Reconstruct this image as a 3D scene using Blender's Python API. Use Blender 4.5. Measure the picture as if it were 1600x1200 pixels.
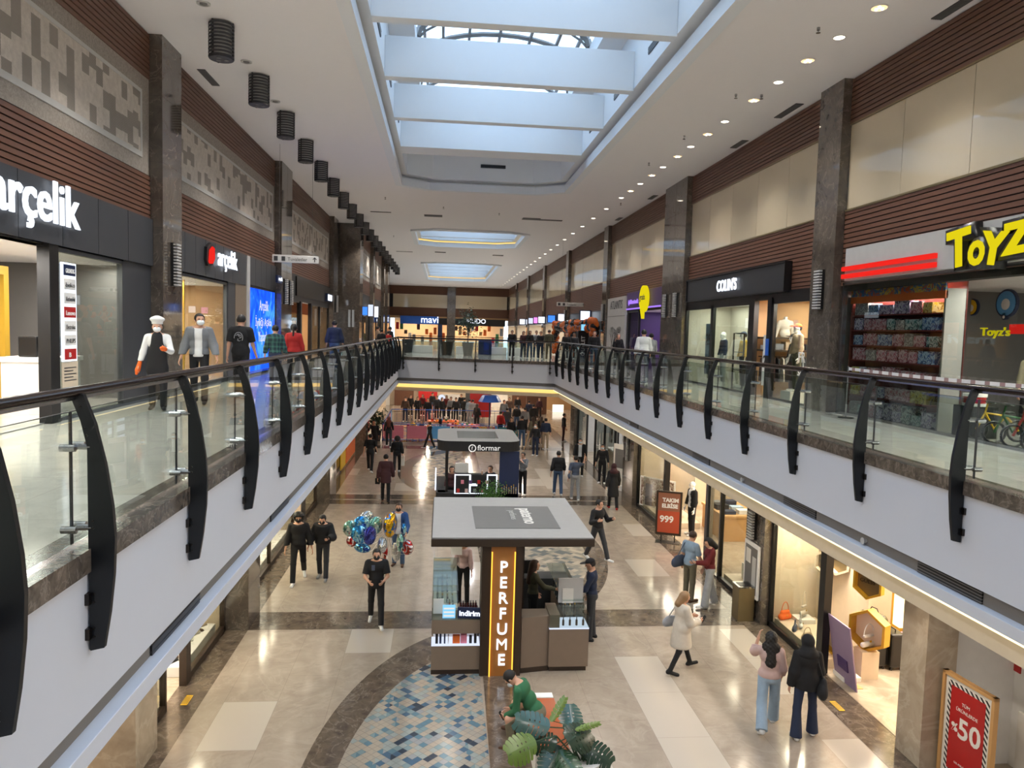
import bpy, math, random
import numpy as np
from math import sin, cos, pi, radians as R, sqrt
from mathutils import Vector, Matrix
for o in list(bpy.data.objects): bpy.data.objects.remove(o)
random.seed(7)
SC = bpy.context.scene; COL = SC.collection
# ------------------------------------------------------------ camera, sky, exposure
EYE = np.array([0, 0, 6.5]); FPX = 1157.4
def basis(yaw, pitch, roll):
    cy, sy, cp, sp = cos(yaw), sin(yaw), cos(pitch), sin(pitch)
    F = np.array([sy*cp, cy*cp, -sp]); R0 = np.array([cy, -sy, 0.]); U0 = np.cross(R0, F)
    return cos(roll)*R0+sin(roll)*U0, -sin(roll)*R0+cos(roll)*U0, F
CR, CU, CF = basis(.0956, .0707, .0283)
cd = bpy.data.cameras.new('camera'); cam = bpy.data.objects.new('camera', cd); COL.objects.link(cam)
cd.sensor_fit = 'HORIZONTAL'; cd.sensor_width = 36; cd.lens = 36*FPX/1600; cd.clip_start = .05; cd.clip_end = 400
M = Matrix(((CR[0], CU[0], -CF[0], 0), (CR[1], CU[1], -CF[1], 0), (CR[2], CU[2], -CF[2], 6.5), (0, 0, 0, 1)))
cam.matrix_world = M; SC.camera = cam
SC.view_settings.view_transform = 'Standard'; SC.view_settings.look = 'None'
SC.view_settings.exposure = 0.45; SC.view_settings.gamma = 1; SC.view_settings.use_curve_mapping = False
W = bpy.data.worlds.new('sky'); SC.world = W; W.use_nodes = True
bg = W.node_tree.nodes['Background']; bg.inputs[0].default_value = (.60, .79, 1, 1); bg.inputs[1].default_value = 2.7
def lamp(kind, name, loc, energy, col, rot=(0, 0, 0), **kw):
    l = bpy.data.lights.new(name, kind); l.energy = energy; l.color = col
    for k, v in kw.items(): setattr(l, k, v)
    o = bpy.data.objects.new(name, l); o.location = loc; o.rotation_euler = rot; COL.objects.link(o); return o
def portal(name, x0, x1, y0, y1, z):
    o = lamp('AREA', name, ((x0+x1)/2, (y0+y1)/2, z), 1, (1, 1, 1), shape='RECTANGLE', size=x1-x0, size_y=y1-y0)
    o.data.cycles.is_portal = True
WARM = (1, .84, .66); NEUT = (1, .94, .87)
# ------------------------------------------------------------ mesh builder
class MB:
    def __init__(s): s.v = []; s.f = []; s.m = []; s.cur = 0
    def mat(s, i): s.cur = i; return s
    def add(s, vs, fs):
        b = len(s.v); s.v += [tuple(map(float, p)) for p in vs]
        for f in fs: s.f.append(tuple(b+i for i in f)); s.m.append(s.cur)
        return s
    def box(s, x0, x1, y0, y1, z0, z1):
        x0, x1 = min(x0, x1), max(x0, x1); y0, y1 = min(y0, y1), max(y0, y1); z0, z1 = min(z0, z1), max(z0, z1)
        return s.add([(x0, y0, z0), (x1, y0, z0), (x1, y1, z0), (x0, y1, z0), (x0, y0, z1), (x1, y0, z1), (x1, y1, z1), (x0, y1, z1)],
                     [(0, 3, 2, 1), (4, 5, 6, 7), (0, 1, 5, 4), (1, 2, 6, 5), (2, 3, 7, 6), (3, 0, 4, 7)])
    def obox(s, c, ax, h):   # oriented box: centre, three axes, half sizes
        c = np.array(c, float); A = [np.array(a, float)*k for a, k in zip(ax, h)]
        vs = [c+i*A[0]+j*A[1]+k*A[2] for k in (-1, 1) for i, j in ((-1, -1), (1, -1), (1, 1), (-1, 1))]
        return s.add(vs, [(0, 3, 2, 1), (4, 5, 6, 7), (0, 1, 5, 4), (1, 2, 6, 5), (2, 3, 7, 6), (3, 0, 4, 7)])
    def quad(s, *p): return s.add(p, [tuple(range(len(p)))])
    def sweep(s, prof, path, closed=True):   # profile points (frames) lists: prof = list of rings
        n = len(prof[0]); b = len(s.v)
        for r in prof: s.v += [tuple(map(float, p)) for p in r]
        for i in range(len(prof)-1):
            for j in range(n if closed else n-1):
                k = (j+1) % n
                s.f.append((b+i*n+j, b+i*n+k, b+(i+1)*n+k, b+(i+1)*n+j)); s.m.append(s.cur)
        return s
    def prism(s, poly, fn, a0, a1):   # fn(u, v, a) -> xyz
        n = len(poly); b = len(s.v)
        s.v += [tuple(map(float, fn(u, v, a0))) for u, v in poly]+[tuple(map(float, fn(u, v, a1))) for u, v in poly]
        s.f.append(tuple(b+i for i in range(n-1, -1, -1))); s.m.append(s.cur)
        s.f.append(tuple(b+n+i for i in range(n))); s.m.append(s.cur)
        for i in range(n):
            j = (i+1) % n; s.f.append((b+i, b+j, b+n+j, b+n+i)); s.m.append(s.cur)
        return s
    def cyl(s, p0, p1, r0, r1=None, n=12, cap=True):
        r1 = r0 if r1 is None else r1
        p0, p1 = np.array(p0, float), np.array(p1, float); d = p1-p0; d /= np.linalg.norm(d)+1e-9
        a = np.cross(d, [0, 0, 1] if abs(d[2]) < .9 else [1, 0, 0]); a /= np.linalg.norm(a); c = np.cross(d, a)
        ring = lambda p, r: [p+r*(cos(t)*a+sin(t)*c) for t in [2*pi*i/n for i in range(n)]]
        b = len(s.v); s.sweep([ring(p0, r0), ring(p1, r1)], None)
        if cap:
            s.f.append(tuple(b+i for i in range(n-1, -1, -1))); s.m.append(s.cur)
            s.f.append(tuple(b+n+i for i in range(n))); s.m.append(s.cur)
        return s
    def tube(s, pts, r, n=8):
        pts = [np.array(p, float) for p in pts]; rings = []
        rr = r if hasattr(r, '__len__') else [r]*len(pts); prev = None
        for i, p in enumerate(pts):
            d = pts[min(i+1, len(pts)-1)]-pts[max(i-1, 0)]; d /= np.linalg.norm(d)+1e-9
            a = np.cross(d, [0, 0, 1] if abs(d[2]) < .95 else [1, 0, 0]) if prev is None else prev-d*(prev@d)
            a /= np.linalg.norm(a)+1e-9; prev = a; c = np.cross(d, a)
            rings.append([p+rr[i]*(cos(t)*a+sin(t)*c) for t in [2*pi*k/n for k in range(n)]])
        b = len(s.v); s.sweep(rings, None)
        s.f.append(tuple(b+i for i in range(n-1, -1, -1))); s.m.append(s.cur)
        e = b+(len(pts)-1)*n; s.f.append(tuple(e+i for i in range(n))); s.m.append(s.cur)
        return s
    def lathe(s, prof, c=(0, 0, 0), n=20):   # prof (r, z)
        rings = [[(c[0]+r*cos(t), c[1]+r*sin(t), c[2]+z) for t in [2*pi*k/n for k in range(n)]] for r, z in prof]
        return s.sweep(rings, None)
    def ball(s, c, r, n=12, m=8):
        r = r if hasattr(r, '__len__') else (r, r, r)
        rings = [[(c[0]+r[0]*sin(a)*cos(t), c[1]+r[1]*sin(a)*sin(t), c[2]-r[2]*cos(a)) for t in [2*pi*k/n for k in range(n)]]
                 for a in [max(.02, min(pi-.02, pi*i/m)) for i in range(m+1)]]
        return s.sweep(rings, None)
    def build(s, name, mats, parent=None, smooth=False, bevel=0, loc=None):
        me = bpy.data.meshes.new(name); me.from_pydata(s.v, [], s.f)
        for m in (mats if isinstance(mats, (list, tuple)) else [mats]): me.materials.append(MT[m] if isinstance(m, str) else m)
        if any(s.m): me.polygons.foreach_set('material_index', s.m)
        if smooth: me.polygons.foreach_set('use_smooth', [True]*len(s.f))
        me.update(); o = bpy.data.objects.new(name, me); COL.objects.link(o)
        if parent: o.parent = parent
        if loc: o.location = loc
        if bevel:
            b = o.modifiers.new('bevel', 'BEVEL'); b.width = bevel; b.segments = 2; b.limit_method = 'ANGLE'
        if smooth and smooth != 'all':
            e = o.modifiers.new('edge', 'EDGE_SPLIT'); e.split_angle = R(40)
        return o
def tag(o, label=None, cat=None, group=None, kind=None):
    if label: o['label'] = label
    if cat: o['category'] = cat
    if group: o['group'] = group
    if kind: o['kind'] = kind
    return o
def struct(o): o['kind'] = 'structure'; return o
def empty(name, loc=(0, 0, 0), rz=0, label=None, cat=None, group=None):
    o = bpy.data.objects.new(name, None); COL.objects.link(o); o.location = loc; o.rotation_euler = (0, 0, rz); o.empty_display_size = .1
    return tag(o, label, cat, group)
def kids(o): return [c for c in bpy.data.objects if c.parent == o]
CH = {}
def copy_tree(o, parent=None, loc=None, rz=None, label=None):
    if o.name not in CH: CH[o.name] = kids(o)
    c = o.copy(); COL.objects.link(c); c.parent = parent
    if loc is not None: c.location = loc
    if rz is not None: c.rotation_euler = (0, 0, rz)
    if label: c['label'] = label
    for ch in CH[o.name]: copy_tree(ch, c)
    return c
ORD = ['nearest', 'second', 'third', 'fourth', 'fifth', 'sixth', 'seventh', 'eighth', 'ninth', 'tenth', 'eleventh', 'twelfth', 'thirteenth', 'fourteenth', 'fifteenth', 'sixteenth', 'seventeenth', 'eighteenth', 'nineteenth', 'twentieth', 'twenty-first', 'twenty-second', 'twenty-third', 'twenty-fourth', 'twenty-fifth', 'twenty-sixth', 'twenty-seventh', 'twenty-eighth', 'twenty-ninth', 'thirtieth']
ROT = {'L': (pi/2, 0, pi/2), 'R': (pi/2, 0, -pi/2), 'F': (pi/2, 0, 0)}
def text(name, s, size, mt, loc, rot='F', ext=.01, parent=None, align='LEFT', bold=0., sx=1., shear=0., spacing=1.):
    c = bpy.data.curves.new(name, 'FONT'); c.body = s; c.size = size; c.extrude = ext; c.align_x = align; c.offset = bold; c.shear = shear; c.space_character = spacing
    c.resolution_u = 3
    t = bpy.data.objects.new(name, c); COL.objects.link(t)
    dg = bpy.context.evaluated_depsgraph_get(); me = bpy.data.meshes.new_from_object(t.evaluated_get(dg)); bpy.data.objects.remove(t)
    me.name = name; me.materials.clear(); me.materials.append(MT[mt] if isinstance(mt, str) else mt)
    o = bpy.data.objects.new(name, me); COL.objects.link(o); o.location = loc; o.rotation_euler = ROT[rot] if isinstance(rot, str) else rot; o.scale = (sx, 1, 1)
    if parent: o.parent = parent
    return o
# ------------------------------------------------------------ materials
MT = {}
def lin(c):
    if isinstance(c, str): c = tuple(int(c[i:i+2], 16)/255 for i in (0, 2, 4))
    return tuple((x/12.92 if x < .04045 else ((x+.055)/1.055)**2.4) for x in c)+(1,)
class NT:
    def __init__(s, name):
        s.m = bpy.data.materials.new(name); s.m.use_nodes = True; s.t = s.m.node_tree; s.t.nodes.clear()
        s.out = s.n('ShaderNodeOutputMaterial'); s.pos = None; MT[name] = s.m
    def n(s, k, **kw):
        x = s.t.nodes.new(k)
        for a, v in kw.items(): setattr(x, a, v)
        return x
    def l(s, a, b): s.t.links.new(a, b)
    def P(s):
        if not s.pos: s.pos = s.n('ShaderNodeNewGeometry').outputs['Position']
        return s.pos
    def math(s, op, a, b=None):
        x = s.n('ShaderNodeMath', operation=op)
        for i, v in enumerate((a, b)):
            if v is None: continue
            if isinstance(v, (int, float)): x.inputs[i].default_value = v
            else: s.l(v, x.inputs[i])
        return x.outputs[0]
    def sep(s, v):
        x = s.n('ShaderNodeSeparateXYZ'); s.l(v, x.inputs[0]); return x.outputs
    def comb(s, *v):
        x = s.n('ShaderNodeCombineXYZ')
        for i, a in enumerate(v):
            if isinstance(a, (int, float)): x.inputs[i].default_value = a
            else: s.l(a, x.inputs[i])
        return x.outputs[0]
    def noise(s, v, scale, det=3, rough=.5, dist=0):
        x = s.n('ShaderNodeTexNoise'); s.l(v, x.inputs['Vector']); x.inputs['Scale'].default_value = scale; x.inputs['Detail'].default_value = det
        x.inputs['Roughness'].default_value = rough; x.inputs['Distortion'].default_value = dist; return x.outputs[0]
    def white(s, v):
        x = s.n('ShaderNodeTexWhiteNoise', noise_dimensions='3D'); s.l(v, x.inputs[0]); return x.outputs[0]
    def ramp(s, f, stops, interp='LINEAR'):
        x = s.n('ShaderNodeValToRGB'); s.l(f, x.inputs[0]); cr = x.color_ramp; cr.interpolation = interp
        while len(cr.elements) < len(stops): cr.elements.new(.5)
        for e, (p, c) in zip(cr.elements, stops): e.position = p; e.color = lin(c)
        return x.outputs[0]
    def mix(s, f, a, b, mode='MIX'):
        x = s.n('ShaderNodeMix', data_type='RGBA', blend_type=mode)
        for i, v in zip((0, 6, 7), (f, a, b)):
            if isinstance(v, (int, float)): x.inputs[i].default_value = v
            elif isinstance(v, (tuple, str)): x.inputs[i].default_value = lin(v)
            else: s.l(v, x.inputs[i])
        return x.outputs[2]
    def bsdf(s, col, rough=.5, metal=0, spec=.5, ior=1.5, coat=0, bump=None, bstr=.3, bdist=.01, emit=None, es=0):
        p = s.n('ShaderNodeBsdfPrincipled')
        for k, v in (('Base Color', col), ('Roughness', rough), ('Metallic', metal), ('Emission Color', emit)):
            if v is None: continue
            if isinstance(v, (int, float)): p.inputs[k].default_value = v
            elif isinstance(v, (tuple, str)): p.inputs[k].default_value = lin(v)
            else: s.l(v, p.inputs[k])
        p.inputs['IOR'].default_value = ior; p.inputs['Specular IOR Level'].default_value = spec; p.inputs['Coat Weight'].default_value = coat; p.inputs['Coat Roughness'].default_value = .03
        p.inputs['Emission Strength'].default_value = es
        if bump is not None:
            b = s.n('ShaderNodeBump'); b.inputs['Strength'].default_value = bstr; b.inputs['Distance'].default_value = bdist; s.l(bump, b.inputs['Height']); s.l(b.outputs[0], p.inputs['Normal'])
        s.l(p.outputs[0], s.out.inputs[0]); return p
def mat(name, col, rough=.5, metal=0, var=.06, nscale=6, **kw):
    t = NT(name); c = lin(col)
    oc = t.n('ShaderNodeTexCoord').outputs['Object']
    f = t.noise(oc, nscale, 2)
    a = tuple(min(1, x*(1-var)) for x in c[:3]); b = tuple(min(1, x*(1+var)) for x in c[:3])
    x = t.n('ShaderNodeMix', data_type='RGBA'); t.l(f, x.inputs[0]); x.inputs[6].default_value = a+(1,); x.inputs[7].default_value = b+(1,)
    t.bsdf(x.outputs[2], rough, metal, **kw); return t.m
def emat(name, col, es):
    t = NT(name); f = t.noise(t.n('ShaderNodeTexCoord').outputs['Object'], 2, 1)
    e = t.n('ShaderNodeEmission'); t.l(t.ramp(f, [(0, col), (1, col)]), e.inputs[0]); e.inputs[1].default_value = es; t.l(e.outputs[0], t.out.inputs[0]); return t.m
def glass(name, tint, refl=.9, rough=0., ior=1.5):
    t = NT(name); tr = t.n('ShaderNodeBsdfTransparent'); tr.inputs[0].default_value = lin(tint)
    gl = t.n('ShaderNodeBsdfGlossy'); gl.inputs[0].default_value = (refl, refl, refl, 1); gl.inputs[1].default_value = rough
    g = t.n('ShaderNodeNewGeometry'); vm = t.n('ShaderNodeVectorMath', operation='DOT_PRODUCT'); t.l(g.outputs['Normal'], vm.inputs[0]); t.l(g.outputs['Incoming'], vm.inputs[1])
    c = t.math('SUBTRACT', 1., t.math('ABSOLUTE', vm.outputs['Value'])); f = t.math('ADD', t.math('MULTIPLY', t.math('POWER', c, 5.), 1-(ior-1)**2/(ior+1)**2), (ior-1)**2/(ior+1)**2)
    mx = t.n('ShaderNodeMixShader'); t.l(f, mx.inputs[0]); t.l(tr.outputs[0], mx.inputs[1]); t.l(gl.outputs[0], mx.inputs[2]); t.l(mx.outputs[0], t.out.inputs[0])
def marble(name, c0, c1, vein, vs=1.2, rough=.15, tile=None, light=None, ior=1.5, vw=.03):
    t = NT(name); p = t.P(); n1 = t.noise(p, vs, 5, .6, 1.2); n2 = t.noise(p, vs*3.1, 4, .6, .6)
    base = t.ramp(n2, [(.3, c0), (.7, c1)])
    v = t.math('ABSOLUTE', t.math('SUBTRACT', n1, .5)); vm = t.ramp(v, [(0, 'ffffff'), (vw, '000000')])
    col = t.mix(t.math('MULTIPLY', t.sep(vm)[0], .3), base, vein)
    if tile:
        sx, sy, sz = t.sep(p); u = t.math('DIVIDE', sx, tile[0]); 
        row = t.math('FLOOR', u); w = t.math('ADD', t.math('DIVIDE', sy, tile[1]), t.math('MULTIPLY', row, .37)); cell = t.math('FLOOR', w)
        rnd = t.white(t.comb(row, cell, 0.5))
        col = t.mix(t.ramp(rnd, [(0, '404040'), (1, 'a8a8a8')]), col, light[0]) if light else col
        col = t.mix(t.math('GREATER_THAN', rnd, .86), col, light[1]) if light else col
        fx = t.math('ABSOLUTE', t.math('SUBTRACT', t.math('FRACT', u), .5)); fy = t.math('ABSOLUTE', t.math('SUBTRACT', t.math('FRACT', w), .5))
        g = t.math('MAXIMUM', t.math('GREATER_THAN', fx, .5-.004/tile[0]), t.math('GREATER_THAN', fy, .5-.004/tile[1]))
        col = t.mix(t.math('MULTIPLY', g, .35), col, '6a5f54')
    t.bsdf(col, rough, ior=ior)
# stone and floors
marble('floor_marble', '93867a', 'a99c8d', 'b8ad9e', .9, .13, (.9, 1.5), ('a19585', 'b8aea1'))
marble('upper_marble', 'b6b2ab', 'cbc6be', 'd5d0c8', 1.1, .10, (1.2, 1.2), ('b5b1aa', 'c3beb6'))
marble('dark_marble', '4a4038', '6b5f52', 'a2988a', 1.6, .14, vw=.02)
marble('column_marble', '4b443e', '625950', 'a09689', 1.5, .06, ior=1.9, vw=.015)
marble('beige_marble', '9c8e7c', 'b5a793', 'cdc2b0', .8, .12)
marble('nosing_marble', '3c3631', '6d645b', 'a59c91', 3, .2)
def mosaic():
    t = NT('floor_mosaic'); p = t.P(); x, y, z = t.sep(p); s = 9.0
    u = t.math('MULTIPLY', t.math('ADD', x, y), s*.707); v = t.math('MULTIPLY', t.math('SUBTRACT', x, y), s*.707)
    fu, fv = t.math('FLOOR', u), t.math('FLOOR', v)
    hu = t.math('FLOOR', t.math('DIVIDE', u, 2)); r1 = t.white(t.comb(fu, fv, 3.3)); r2 = t.white(t.comb(hu, fv, 8.1))
    r = t.math('ADD', t.math('MULTIPLY', r1, .5), t.math('MULTIPLY', r2, .5))
    dist = t.math('ABSOLUTE', t.math('SUBTRACT', x, -.05)); r = t.math('SUBTRACT', r, t.math('MULTIPLY', t.math('MAXIMUM', t.math('SUBTRACT', dist, .55), 0.), .45))
    col = t.ramp(r, [(0, '9a9083'), (.34, '928c82'), (.42, '8a918e'), (.50, '6f8287'), (.57, '53707f'), (.64, '85878a'), (.72, '3f5a70'), (.82, '2c3644')], 'CONSTANT')
    fx = t.math('ABSOLUTE', t.math('SUBTRACT', t.math('FRACT', u), .5)); fy = t.math('ABSOLUTE', t.math('SUBTRACT', t.math('FRACT', v), .5))
    g = t.math('GREATER_THAN', t.math('MAXIMUM', fx, fy), .46)
    t.bsdf(t.mix(t.math('MULTIPLY', g, .4), col, '57524b'), .22)
    t = NT('pale_mosaic'); p = t.P(); x, y, z = t.sep(p); s = 6.0
    u = t.math('MULTIPLY', t.math('ADD', x, y), s*.707); v = t.math('MULTIPLY', t.math('SUBTRACT', x, y), s*.707)
    r = t.white(t.comb(t.math('FLOOR', u), t.math('FLOOR', v), 3.3))
    col = t.ramp(r, [(0, '948a7b'), (.35, '7e7a70'), (.6, '5f6462'), (.8, 'a59b8a')], 'CONSTANT')
    t.bsdf(col, .25)
mosaic()
def slats():
    t = NT('slat_wood'); x, y, z = t.sep(t.P()); seg = t.math('FLOOR', t.math('ADD', t.math('DIVIDE', y, 2.4), t.math('MULTIPLY', t.math('FLOOR', t.math('MULTIPLY', z, 10)), .37)))
    r = t.white(t.comb(seg, t.math('FLOOR', t.math('MULTIPLY', z, 10)), 0)); g = t.noise(t.comb(t.math('MULTIPLY', x, 4), t.math('MULTIPLY', y, 1.5), t.math('MULTIPLY', z, 40)), 2, 3)
    col = t.mix(t.math('MULTIPLY', r, .45), '6d4a39', '7a5643'); col = t.mix(t.math('MULTIPLY', g, .35), col, '4e3528'); t.bsdf(col, .45)
    t = NT('stone_mosaic'); x, y, z = t.sep(t.P())
    a = t.math('FLOOR', t.math('DIVIDE', y, .25)); row = t.math('FLOOR', t.math('ADD', t.math('DIVIDE', z, .3), t.math('MULTIPLY', t.white(t.comb(a, 1, 1)), 3)))
    r = t.white(t.comb(a, row, 2)); hatch = t.math('GREATER_THAN', t.math('FRACT', t.math('MULTIPLY', t.math('ADD', y, z), 22)), .45)
    n = t.noise(t.P(), 9, 4, .7); base = t.ramp(n, [(.3, 'b3aaa0'), (.7, 'cdc4b9')])
    dk = t.mix(hatch, '847b70', '4a433d'); dk = t.mix(.15, dk, base)
    col = t.mix(t.math('GREATER_THAN', r, .68), base, dk); t.bsdf(t.mix(t.math('MULTIPLY', r, .3), col, 'aba397'), .6)
    t = NT('rough_stone'); n = t.noise(t.P(), 25, 4, .8); t.bsdf(t.ramp(n, [(.35, '857d75'), (.65, 'a59d93')]), .7)
slats()
mat('slat_gap', '1e1714', .8); mat('plaster', 'e9e7e7', .9, var=.01); mat('white_paint', 'cdd2dc', .55, var=.01); mat('shaft_white', 'dfe3e6', .6, var=.01)
mat('cream_glass', 'cbbda2', .03, var=.01, ior=1.75); mat('cream', 'd0c0a8', .5); mat('roof_grey', '9b9996', .5); mat('soffit_cream', 'cfc8bc', .6); mat('steel', 'a8a8a8', .25, 1); mat('dark_steel', '3a3634', .3, .9)
mat('post_black', '14171b', .35, ior=1.45); mat('rail', '3b2e29', .12, .6); mat('black', '101012', .35); mat('soft_black', '17171a', .7); mat('charcoal', '2f3033', .45)
mat('anthracite', '3c3e42', .4); mat('grey', '8a8884', .5); mat('mid_grey', '6c6a68', .5); mat('light_grey', 'b9b8b5', .5); mat('white', 'e8e6e2', .5); mat('gold', 'c39a2e', .35, .4)
mat('taupe', '7d6d5d', .45); mat('dark_brown', '33271d', .4); mat('wood', 'a06a32', .4); mat('light_wood', 'c79a62', .45); mat('bench_wood', 'a5501f', .35)
mat('red', 'b01818', .4); mat('bright_red', 'd81f1f', .4); mat('orange', 'd9661e', .45); mat('yellow', 'e6b81e', .45); mat('blue', '2058b0', .4); mat('navy', '17264a', .5); mat('sky_blue', '5aa0d8', .4)
mat('green', '2f6a3c', .5); mat('pink', 'd77f93', .5); mat('purple', '4b3566', .5); mat('teal', '2c7f86', .5); mat('lilac', '8f7a98', .5); mat('brown', '5a3824', .5); mat('tan', 'b08a5e', .6)
mat('paper', 'dedad2', .7); mat('mirror_grey', '9aa0a4', .06, .9); mat('bronze', '8a7a5a', .3, .6); mat('toy_red', '7c2a22', .5)
emat('led_white', 'eaf2ff', 1.3); emat('led_soft', 'dfe8ff', .8); emat('led_warm', 'ffe2a0', 2.6); emat('led_gold', 'ffb640', 1.6); emat('led_cove_glow', 'ffd078', 1.0); emat('lamp_disc', 'fff0d8', 7); emat('lamp_ring', 'ffc98a', 1.6)
emat('screen_blue', '1f4fe0', .9); emat('sign_red', 'f02a22', .75); emat('sign_yellow', 'f6e31a', .62); emat('sign_blue', '3f7fe8', 1.1); emat('screen_cyan', '86c8f0', .9); emat('shop_warm', 'ffdba8', 1.25); emat('shop_white', 'fff1dc', 1.3); emat('shop_far', 'ffd9a0', .9); emat('lilac_glow', '8f6bd8', 1.2); emat('pink_glow', 'e888d8', 1.1); emat('white_text', 'f4f2ec', .7)
glass('clear_glass', 'e9efec', .9); glass('shop_glass', 'dfe3df', .8, ior=1.45); glass('roof_glass', 'eef6ff', .5)
# ------------------------------------------------------------ building shell
XL, XR, VL, VR = -5.92, 8.78, -2.44, 6.14
UF, GC, CEIL = 4.9, 2.96, 12.2
VOID = [(VL, .6), (VL, 42.5), (VR, 40.0), (VR, .6)]
def un(x, y, ax, v):     # a point seen in the photograph, put on the plane where it stands
    d = CF+CR*(x-800)/FPX+CU*(600-y)/FPX; return EYE+d*(v-EYE[ax])/d[ax]
def inset(u):
    out = []; n = 4
    ns = []
    for i in range(n):
        a, b = VOID[i], VOID[(i+1) % n]; dx, dy = b[0]-a[0], b[1]-a[1]; L = sqrt(dx*dx+dy*dy); ns.append((dy/L, -dx/L))
    for i in range(n):
        p = VOID[i]; n0, n1 = ns[i-1], ns[i]
        c = n0[0]*n1[0]+n0[1]*n1[1]; k = u/(1+c); out.append((p[0]+(n0[0]+n1[0])*k, p[1]+(n0[1]+n1[1])*k))
    return out
def run(mb, prof, sides=(0, 1, 2, 3)):      # sweep a profile of (u, z) round the void
    rings = [[(x, y, z) for x, y in inset(u)] for u, z in prof]
    for a, b in zip(rings[:-1], rings[1:]):
        for i in sides:
            j = (i+1) % 4; mb.quad(a[i], a[j], b[j], b[i])
    return mb
m = MB()
I0 = [(-14, -30), (VL, -30), (VL, .6), (VL, 42.5), (VL, 101), (-14, 101)]
def slabfaces(m, z, u=0.):
    A, B, C, D = inset(u)
    for q in ([(-14, -30), (A[0], -30), (A[0], 101), (-14, 101)], [(D[0], -30), (17, -30), (17, 101), (D[0], 101)], [(A[0], -30), (D[0], -30), D, A], [B, C, (D[0], 101), (A[0], 101)]):
        m.quad(*[(x, y, z) for x, y in q])
slabfaces(m, UF); o = m.build('floor', 'upper_marble'); struct(o)
m = MB(); slabfaces(m, GC, -.3); struct(m.build('ceiling', 'plaster'))
m = MB(); run(m, [(-.3, 4.905), (.03, 4.905), (.03, 4.74), (0, 4.74)]); struct(m.build('trim_1', 'nosing_marble'))
mat('recess_shade', '77736f', .7); m = MB(); run(m, [(0, 4.74), (0, 3.72), (-.08, 3.70)]); struct(m.build('wall_void', 'white_paint'))  # darker grey puts the shade of the groove into its colour
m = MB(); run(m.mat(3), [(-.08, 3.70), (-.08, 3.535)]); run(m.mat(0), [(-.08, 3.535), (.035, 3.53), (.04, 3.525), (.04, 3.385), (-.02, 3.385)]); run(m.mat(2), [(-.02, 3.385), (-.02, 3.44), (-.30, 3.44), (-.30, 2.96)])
struct(m.build('trim_2', ['white_paint', 'plaster', 'soffit_cream', 'recess_shade']))
for side, nm, lb in ((2, 'r', 'warm LED cove strip glowing along the right underside of the upper floor'), (1, 'f', 'glowing band that paints LED light on the far underside of the upper floor')):
    m = MB(); run(m, [(-.045, 3.383), (.02, 3.383), (.02, 3.352), (-.045, 3.352), (-.045, 3.383)], (side,)) if side == 2 else run(m, [(-.28, 3.38), (-.22, 3.38), (-.22, 3.17), (-.28, 3.17), (-.28, 3.38)], (side,))  # far side: glowing band paints the LED light on the cove back wall
    tag(m.build('led_strip_glow', 'led_warm' if side == 2 else 'led_cove_glow'), lb, 'light strip')
# ground floor and its inlays
m = MB(); m.quad((-14, -30, 0), (17, -30, 0), (17, 66, 0), (-14, 66, 0)); struct(m.build('floor', 'floor_marble'))
def ell(cx, cy, a, b, t0, t1, n=48): return [(cx+a*cos(t0+(t1-t0)*i/n), cy+b*sin(t0+(t1-t0)*i/n)) for i in range(n+1)]
m = MB(); z = .004
for y0, y1 in ((15.8, 16.8), (27.3, 27.95), (28.12, 28.9), (40.2, 41.2)): m.quad((-4.0, y0, z), (6.95, y0, z), (6.95, y1, z), (-4.0, y1, z))
m.quad((-4.6, -6, z), (-3.98, -6, z), (-3.98, 66, z), (-4.6, 66, z)); m.quad((6.95, -6, z), (7.6, -6, z), (7.6, 66, z), (6.95, 66, z))
cx = 1.5
def band(o, i, y0, y1, zz):
    for k in range(len(o)-1):
        q = [o[k], o[k+1], i[k+1], i[k]]
        if all(y0 <= p[1] <= y1 for p in q[:2]): m.quad(*[(a, max(y0, min(y1, b)), zz) for a, b in q])
z = .008
band(ell(cx, 9.9, 3.46, 6.15, pi/2, 3*pi/2), ell(cx, 9.7, 2.95, 5.25, pi/2, 3*pi/2), 3.6, 16, z)
band(ell(cx, 22.05, 3.46, 6.15, -pi/2, pi/2), ell(cx, 22.05, 2.9, 5.4, -pi/2, pi/2), 16, 28, z)
band(ell(cx, 34.1, 3.4, 6.15, pi/2, 3*pi/2), ell(cx, 34.1, 2.75, 5.3, pi/2, 3*pi/2), 28, 41, z)
z = .011; m.quad((.72, 3.7, z), (1.5, 3.7, z), (1.5, 15.8, z), (.95, 15.8, z))
m.quad((1.2, 16.8, z), (1.9, 16.8, z), (1.9, 27.3, z), (1.2, 27.3, z)); m.quad((1.2, 28.9, z), (1.9, 28.9, z), (1.9, 40, z), (1.2, 40, z))
m.quad((-4.45, 58, z), (7, 58, z), (7, 58.8, z), (-4.45, 58.8, z))
struct(m.build('trim_3', 'dark_marble'))
m = MB(); z = .006
pts = [p for p in ell(cx, 9.7, 2.97, 5.27, pi/2, 3*pi/2)]
for k in range(len(pts)-1): m.quad((pts[k][0], pts[k][1], z), (pts[k+1][0], pts[k+1][1], z), (.85, pts[k+1][1], z), (.85, pts[k][1], z)) if pts[k][0] < .85 and pts[k+1][0] < .85 else None
struct(m.build('floor', 'floor_mosaic'))
m = MB()
for e in (ell(cx, 22.05, 2.92, 5.42, -pi/2, pi/2), ell(cx, 34.1, 2.77, 5.32, pi/2, 3*pi/2)): m.quad(*[(a, b, z) for a, b in e])
struct(m.build('floor', 'pale_mosaic'))
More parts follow.
